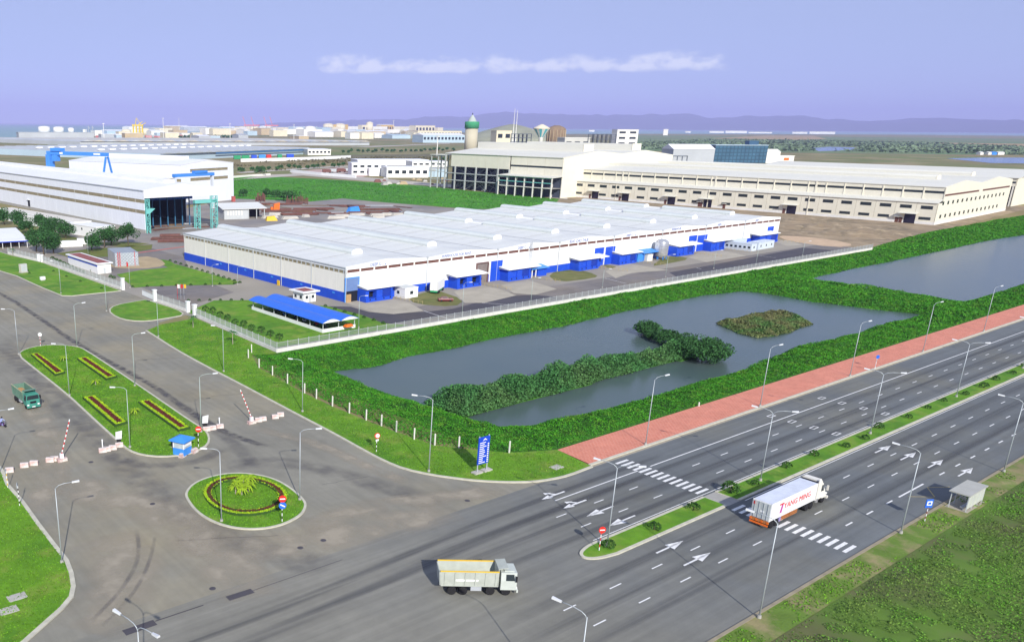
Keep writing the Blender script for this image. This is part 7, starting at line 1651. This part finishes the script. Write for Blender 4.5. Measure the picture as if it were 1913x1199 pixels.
for k, ((px, py), lab, h, r) in enumerate((((544,377),'dark bushy tree at the yard edge before the green field',9,7),((530,376),'smaller dark tree beside the stake rack',8,4),((455,367),'small tree near the red hut',6,3),((498,369),'small tree left of the stake racks',8,3.4),((515,369),'pale small tree left of the right stake rack',6,3),((486,329),'lone round tree at the far corner of the green field',12,7))):
    q = G(px, py); tree('yard_tree', lab, (q.x,q.y,.03), h, r, 700, .6, m_tree, 'Y%d' % k, None, 20+k)
for k in range(34):
    q = G(445+k*11.6+rnd.uniform(-4,4), 322-k*.62+rnd.uniform(-2,2)); tree('track_tree', '%s small tree of the row along the far track, from the left' % ORD(k), (q.x,q.y,0), 6, 2.8, 160, .9, m_tree, 'R%d' % (k % 3), 'trees along the far track', 40+k % 3)
for k in range(24):
    q = G(640+k*9+rnd.uniform(-3,3), 286-k*.15+rnd.uniform(-1.5,1.5)); tree('field_tree', '%s tiny tree of the row across the far brown field, from the left' % ORD(k), (q.x,q.y,0), 7, 3.5, 120, 1.2, m_tree, 'F%d' % (k % 3), 'trees across the far brown field', 50+k % 3)
for k in range(16):
    q = G(330+k*8, 259+rnd.uniform(-.6,.6)); tree('port_tree', '%s blurred green tree before the port buildings, from the left' % ORD(k), (q.x,q.y,0), 12, 8, 90, 3.0, m_tree, 'P%d' % (k % 2), 'trees before the port buildings', 60+k % 2)
# trees standing in the near pond, leafy down to the water
for (px, py), h, r, lab in (((1312,672),7.4,5.6,'big round tree standing in the pond at the island end'),((1280,656),5.0,3.6,'lower tree joined to the left of the big pond tree'),((1247,642),4.2,3.2,'middle one of the small trees standing in the pond'),((1207,625),4.8,3.0,'leftmost small tree standing in the pond'),((1226,635),3.0,2.6,'low bush between the two leftmost pond trees')):
    q = G(px, py, WATER); o = thing('pond_tree', lab, 'tree', (q.x,q.y,WATER-.2)); c_ = crown_pts(int(2600*(r/2.5)**1.6), r*1.2, r*1.2, h*.58, h*.42, 22, px % 17); c_ = c_[c_[:,2] > .15]
    link('crown', np_mesh('crown', leaves(c_, .24), 4), m_tree, o); MB().tube([(0,0,-.8),(.1,0,h*.3),(0,.1,h*.75)], [h*.03,h*.024,h*.008], 8).build('trunk', bark, o)
# small round shrubs and young trees inside the compound
def bush_mesh(r, n, leaf, seed):
    g = np.random.default_rng(seed); d = g.normal(size=(n,3)); d /= np.linalg.norm(d,axis=1)[:,None]; d[:,2] = np.abs(d[:,2]); return np_mesh('foliage', leaves(d*(r*g.uniform(.6,1,n)**.5)[:,None]+np.array([0,0,r*.15]), leaf), 4)
BUSH = [bush_mesh(.7, 130, .14, s) for s in (1,2,3)]
for me_ in BUSH: me_.materials.append(m_hedgedk)
STEM = MB().cyl(0,0,-.05,.4,.05,.03,6).mesh('stem'); STEM.materials.append(bark)
def shrub(px, py, lab, grp, s=1.0, stem=0.0, z=.07):
    q = G(px, py) if py is not None else Vector(px); o = thing('shrub', lab, 'shrub', (q.x,q.y,z), rnd.random()*6, grp); o.scale = (s,s,s)
    f = link('foliage', rnd.choice(BUSH), None, o, loc=(0,0,stem)); st = link('stem', STEM, None, o); st.scale = (1,1,1+stem*2.4)
for k in range(14): t_ = k/13; shrub(318+t_*130, 488+t_*41, '%s small shrub along the slanting edge of the compound lawn, from the back' % ORD(k), 'shrubs along the slanting lawn edge', .9)
for k in range(8): t_ = k/7; shrub(248+t_*190, 537-t_*6, '%s small shrub on the drive side of the compound lawn, from the left' % ORD(k), 'shrubs on the drive side of the lawn', .8)
for k in range(7): t_ = k/6; shrub(352+t_*120, 562.5-t_*1.5, '%s small shrub along the drive before the canopy lawn, from the left' % ORD(k), 'shrubs along the canopy lawn drive', .75)
for k in range(7): t_ = k/6; shrub(608+t_*108, 573+t_*32, '%s small shrub on the yard side of the canopy lawn, from the left' % ORD(k), 'shrubs on the yard side of the canopy lawn', .85)
for k, (zx, zy) in enumerate(((215,815),(270,825),(325,855),(380,880),(435,915),(500,925),(560,955),(630,970),(700,1000),(765,1025))):
    shrub(330+zx/3.985, 380+zy/3.985, '%s young round tree just inside the canopy lawn fence, from the left' % ORD(k), 'young trees inside the canopy lawn fence', 1.45, .55)
for k in range(9): shrub(98+k*7.2, 484+k*3.4, '%s clipped shrub behind the gate lawn fence, from the left' % ORD(k), 'clipped shrubs behind the gate fence', 1.3)
for k, (px, py) in enumerate(((172,507),(186,511),(207,519),(213,521),(55,512),(100,508),(124,518),(150,527),(190,540))): shrub(px, py, 'scattered dark shrub on and behind the gate lawn', 'shrubs round the gate lawn', 1.1 if k < 4 else .7, 0, .17)
nsh = -1
for k in range(30):
    x = 86+k*8.6+rnd.uniform(-1.5,1.5)
    if 108 < x < 113.5 or abs((x-84.9) % 36.6) < 1.2: continue
    nsh += 1
    shrub((x,55.2+rnd.uniform(-.7,.7),0), None, '%s dark shrub in the highway median, counted from the nose' % ORD(nsh), 'shrubs in the highway median', rnd.uniform(.8,1.35), .1, .17)
shrub((113.6,55.6,0), None, 'big leafy shrub right beside the crossing gap in the median', None, 1.9, .1, .17)
# palms
def palm(loc, h, n, fl, lab, grp=None, m=m_palm, trunk=True, seed=1):
    o = thing('palm', lab, 'palm', loc, rnd.random()*6, grp); g = random.Random(seed)
    if trunk: MB().tube([(0,0,-.1),(.04,0,h*.5),(0,.03,h)], [.11,.09,.07], 7).build('trunk', mat('palm_trunk', (.34,.32,.24), .9, .2, 2), o)
    for k in range(n):
        a_ = 2*math.pi*k/n+g.uniform(-.2,.2); d = Vector((math.cos(a_),math.sin(a_),0)); s = Vector((-d.y,d.x,0)); e = g.uniform(.5,1.1); v = []; pr = []
        for j in range(5):
            t_ = j/4; c_ = d*fl*t_*(.95)+Vector((0,0,h+fl*(e*t_-1.05*t_*t_))); w = fl*.085*math.sin(math.pi*(.12+.86*t_)); pr.append((c_-s*w-Vector((0,0,w*.3)), c_, c_+s*w-Vector((0,0,w*.3))))
        b = MB()
        for j in range(4): b.quad(pr[j][0],pr[j][1],pr[j+1][1],pr[j+1][0]); b.quad(pr[j][1],pr[j][2],pr[j+1][2],pr[j+1][1])
        me_ = bpy.data.meshes.new('frond'); me_.from_pydata(b.v, [], b.f); me_.update(); link('frond', me_, m, o)
for (px, py), lab in (((119,675),'small lime palm between the two rear flower beds'),((179,720),'small lime palm in the middle of the traffic island'),((252,775),'small lime palm between the two front flower beds')):
    q = G(px, py); palm((q.x,q.y,.17), .8, 14, 1.4, lab, None, m_palm, True, px)
for (px, py), lab, h in (((361,613),'slim palm on the corner lawn near the twin pillars',2.8),((435,644),'slim palm on the corner lawn nearer the pond corner',2.8),((24,478),'small palm before the parking roof',2.2)):
    q = G(px, py); palm((q.x,q.y,.15), h, 12, 1.8, lab, None, m_tree, True, px)
for k, (px, py) in enumerate(((445,918),(455,910),(464,920),(452,926),(466,908),(440,924))): q = G(px, py); palm((q.x,q.y,.17), 1.1, 18, 1.5, 'lime yellow palm in the cluster at the middle of the round island', 'palms of the round island cluster', m_palm, True, k+5)
# striped flower beds of the traffic island
def strip_leaves(P, h0, h1, dens, size):
    x, y = scatter([(q[0],q[1]) for q in P], dens); return leaves(np.stack([x,y,RNG.uniform(h0,h1,len(x))],1), size, .2)
def inset(P, d):
    P = [Vector((q[0],q[1])) for q in P]; n = len(P); a = sum(P[i].x*P[(i+1)%n].y-P[(i+1)%n].x*P[i].y for i in range(n)); s = 1 if a > 0 else -1; r = []
    for i in range(n):
        e0 = (P[i]-P[i-1]).normalized(); e1 = (P[(i+1)%n]-P[i]).normalized(); n0 = Vector((-e0.y,e0.x))*s; n1 = Vector((-e1.y,e1.x))*s; b_ = (n0+n1); r.append(P[i]+b_/max(b_.dot(n0), .3)*d)
    return r
BEDS = (([(61,666),(71,664),(119,699),(105,703)],'rear left striped flower bed of the traffic island'),([(147,674),(162,671),(216,707),(200,711)],'rear right striped flower bed of the traffic island'),([(158,747),(176,744),(235,793),(217,798)],'front left striped flower bed of the traffic island'),([(262,755),(280,752),(352,803),(335,807)],'front right striped flower bed of the traffic island'))
for pts, lab in BEDS:
    P = [Vector((q.x,q.y,0)) for q in inset(GP(pts), -.28)]; c0 = sum((q for q in P), Vector((0,0,0)))/4; P = [Vector((q.x-c0.x,q.y-c0.y,0)) for q in P]; w = min((P[0]-P[1]).length, (P[2]-P[3]).length); o = thing('flower_bed', lab, 'flower bed', (c0.x,c0.y,.17))
    i2 = inset(P, w*.31)
    MB().prism([(q.x,q.y) for q in P], 0, .42).build('hedge_body', mat('hedge_core', (.035,.085,.015), .9, .3, 2), o)
    MB().prism([(q.x,q.y) for q in inset(P, w*.10)], .42, .44).build('hedge_top', mat('lime_hedge_top', (.26,.42,.012), .9, .25, 3), o)
    v = strip_leaves(inset(P, w*.06), .40, .52, 110, .09); c_ = v.reshape(-1,4,3).mean(1); k = ~inside(i2, c_[:,0], c_[:,1]); link('lime_border', np_mesh('lime_border', v.reshape(-1,4,3)[k].reshape(-1,3), 4), m_hedge, o)
    MB().prism([(q.x,q.y) for q in i2], .441, .47).build('bed_soil', mat('bed_soil', (.09,.035,.025), .95, .2, 2), o); link('flower_strip', np_mesh('flower_strip', strip_leaves(i2, .46, .60, 90, .09), 4), m_flower, o)
# ring hedge of the round island
ring = GP([(379,921),(383,936),(400,952),(430,964),(465,967),(500,962),(527,951),(539,935),(532,919),(510,905),(475,895),(440,893),(408,898),(388,908)]); ring = smooth_poly(ring, 2); c0 = sum((q for q in ring), Vector((0,0)))/len(ring)
o = thing('ring_hedge', 'oval lime and maroon ring hedge on the round island', 'hedge', (c0.x,c0.y,.17)); R0 = [q-c0 for q in ring]; sc = lambda f: [q*f for q in R0]
def ringmesh(a, b_, z0, z1, m, name):
    A_, B_ = sc(a), sc(b_); n = len(A_); bb = MB()
    for i in range(n): j = (i+1) % n; bb.quad((*A_[i],z1),(*A_[j],z1),(*B_[j],z1),(*B_[i],z1)); bb.quad((*A_[i],z0),(*A_[j],z0),(*A_[j],z1),(*A_[i],z1)); bb.quad((*B_[i],z0),(*B_[j],z0),(*B_[j],z1),(*B_[i],z1))
    bb.build(name, m, o)
ringmesh(1.0, .80, 0, .36, MATS['hedge_core'], 'hedge_body')
def ringleaves(a, b_, z0, z1, m, name, dens=90):
    v = strip_leaves(sc(a), z0, z1, dens, .09); c_ = v.reshape(-1,4,3).mean(1); k = ~inside(sc(b_), c_[:,0], c_[:,1]); link(name, np_mesh(name, v.reshape(-1,4,3)[k].reshape(-1,3), 4), m, o)
ringmesh(.985, .92, .361, .38, MATS['lime_hedge_top'], 'hedge_top'); ringleaves(1.0,.92,.3,.46,m_hedge,'lime_border',110); ringleaves(.92,.82,.34,.48,m_flower,'flower_ring'); ringleaves(.82,.79,.3,.42,m_hedge,'inner_border')

# ------------------------------------------------------------------ haze over the port and the sea
HZ = 5.0e-5
hb_ = MB().box(-43000,43000,-43000,43000,-4.0,900.0).build('haze', None); tag(hb_, kind='stuff'); hb_.data.materials.clear()
mh = bpy.data.materials.new('sea_haze'); mh.use_nodes = True; t = mh.node_tree; t.nodes.clear(); vo = t.nodes.new('ShaderNodeVolumePrincipled'); vo.inputs['Color'].default_value = (.52,.54,1.0,1); vo.inputs['Density'].default_value = HZ; vo.inputs['Anisotropy'].default_value = -0.15
ou = t.nodes.new('ShaderNodeOutputMaterial'); t.links.new(vo.outputs[0], ou.inputs['Volume']); hb_.data.materials.append(mh)
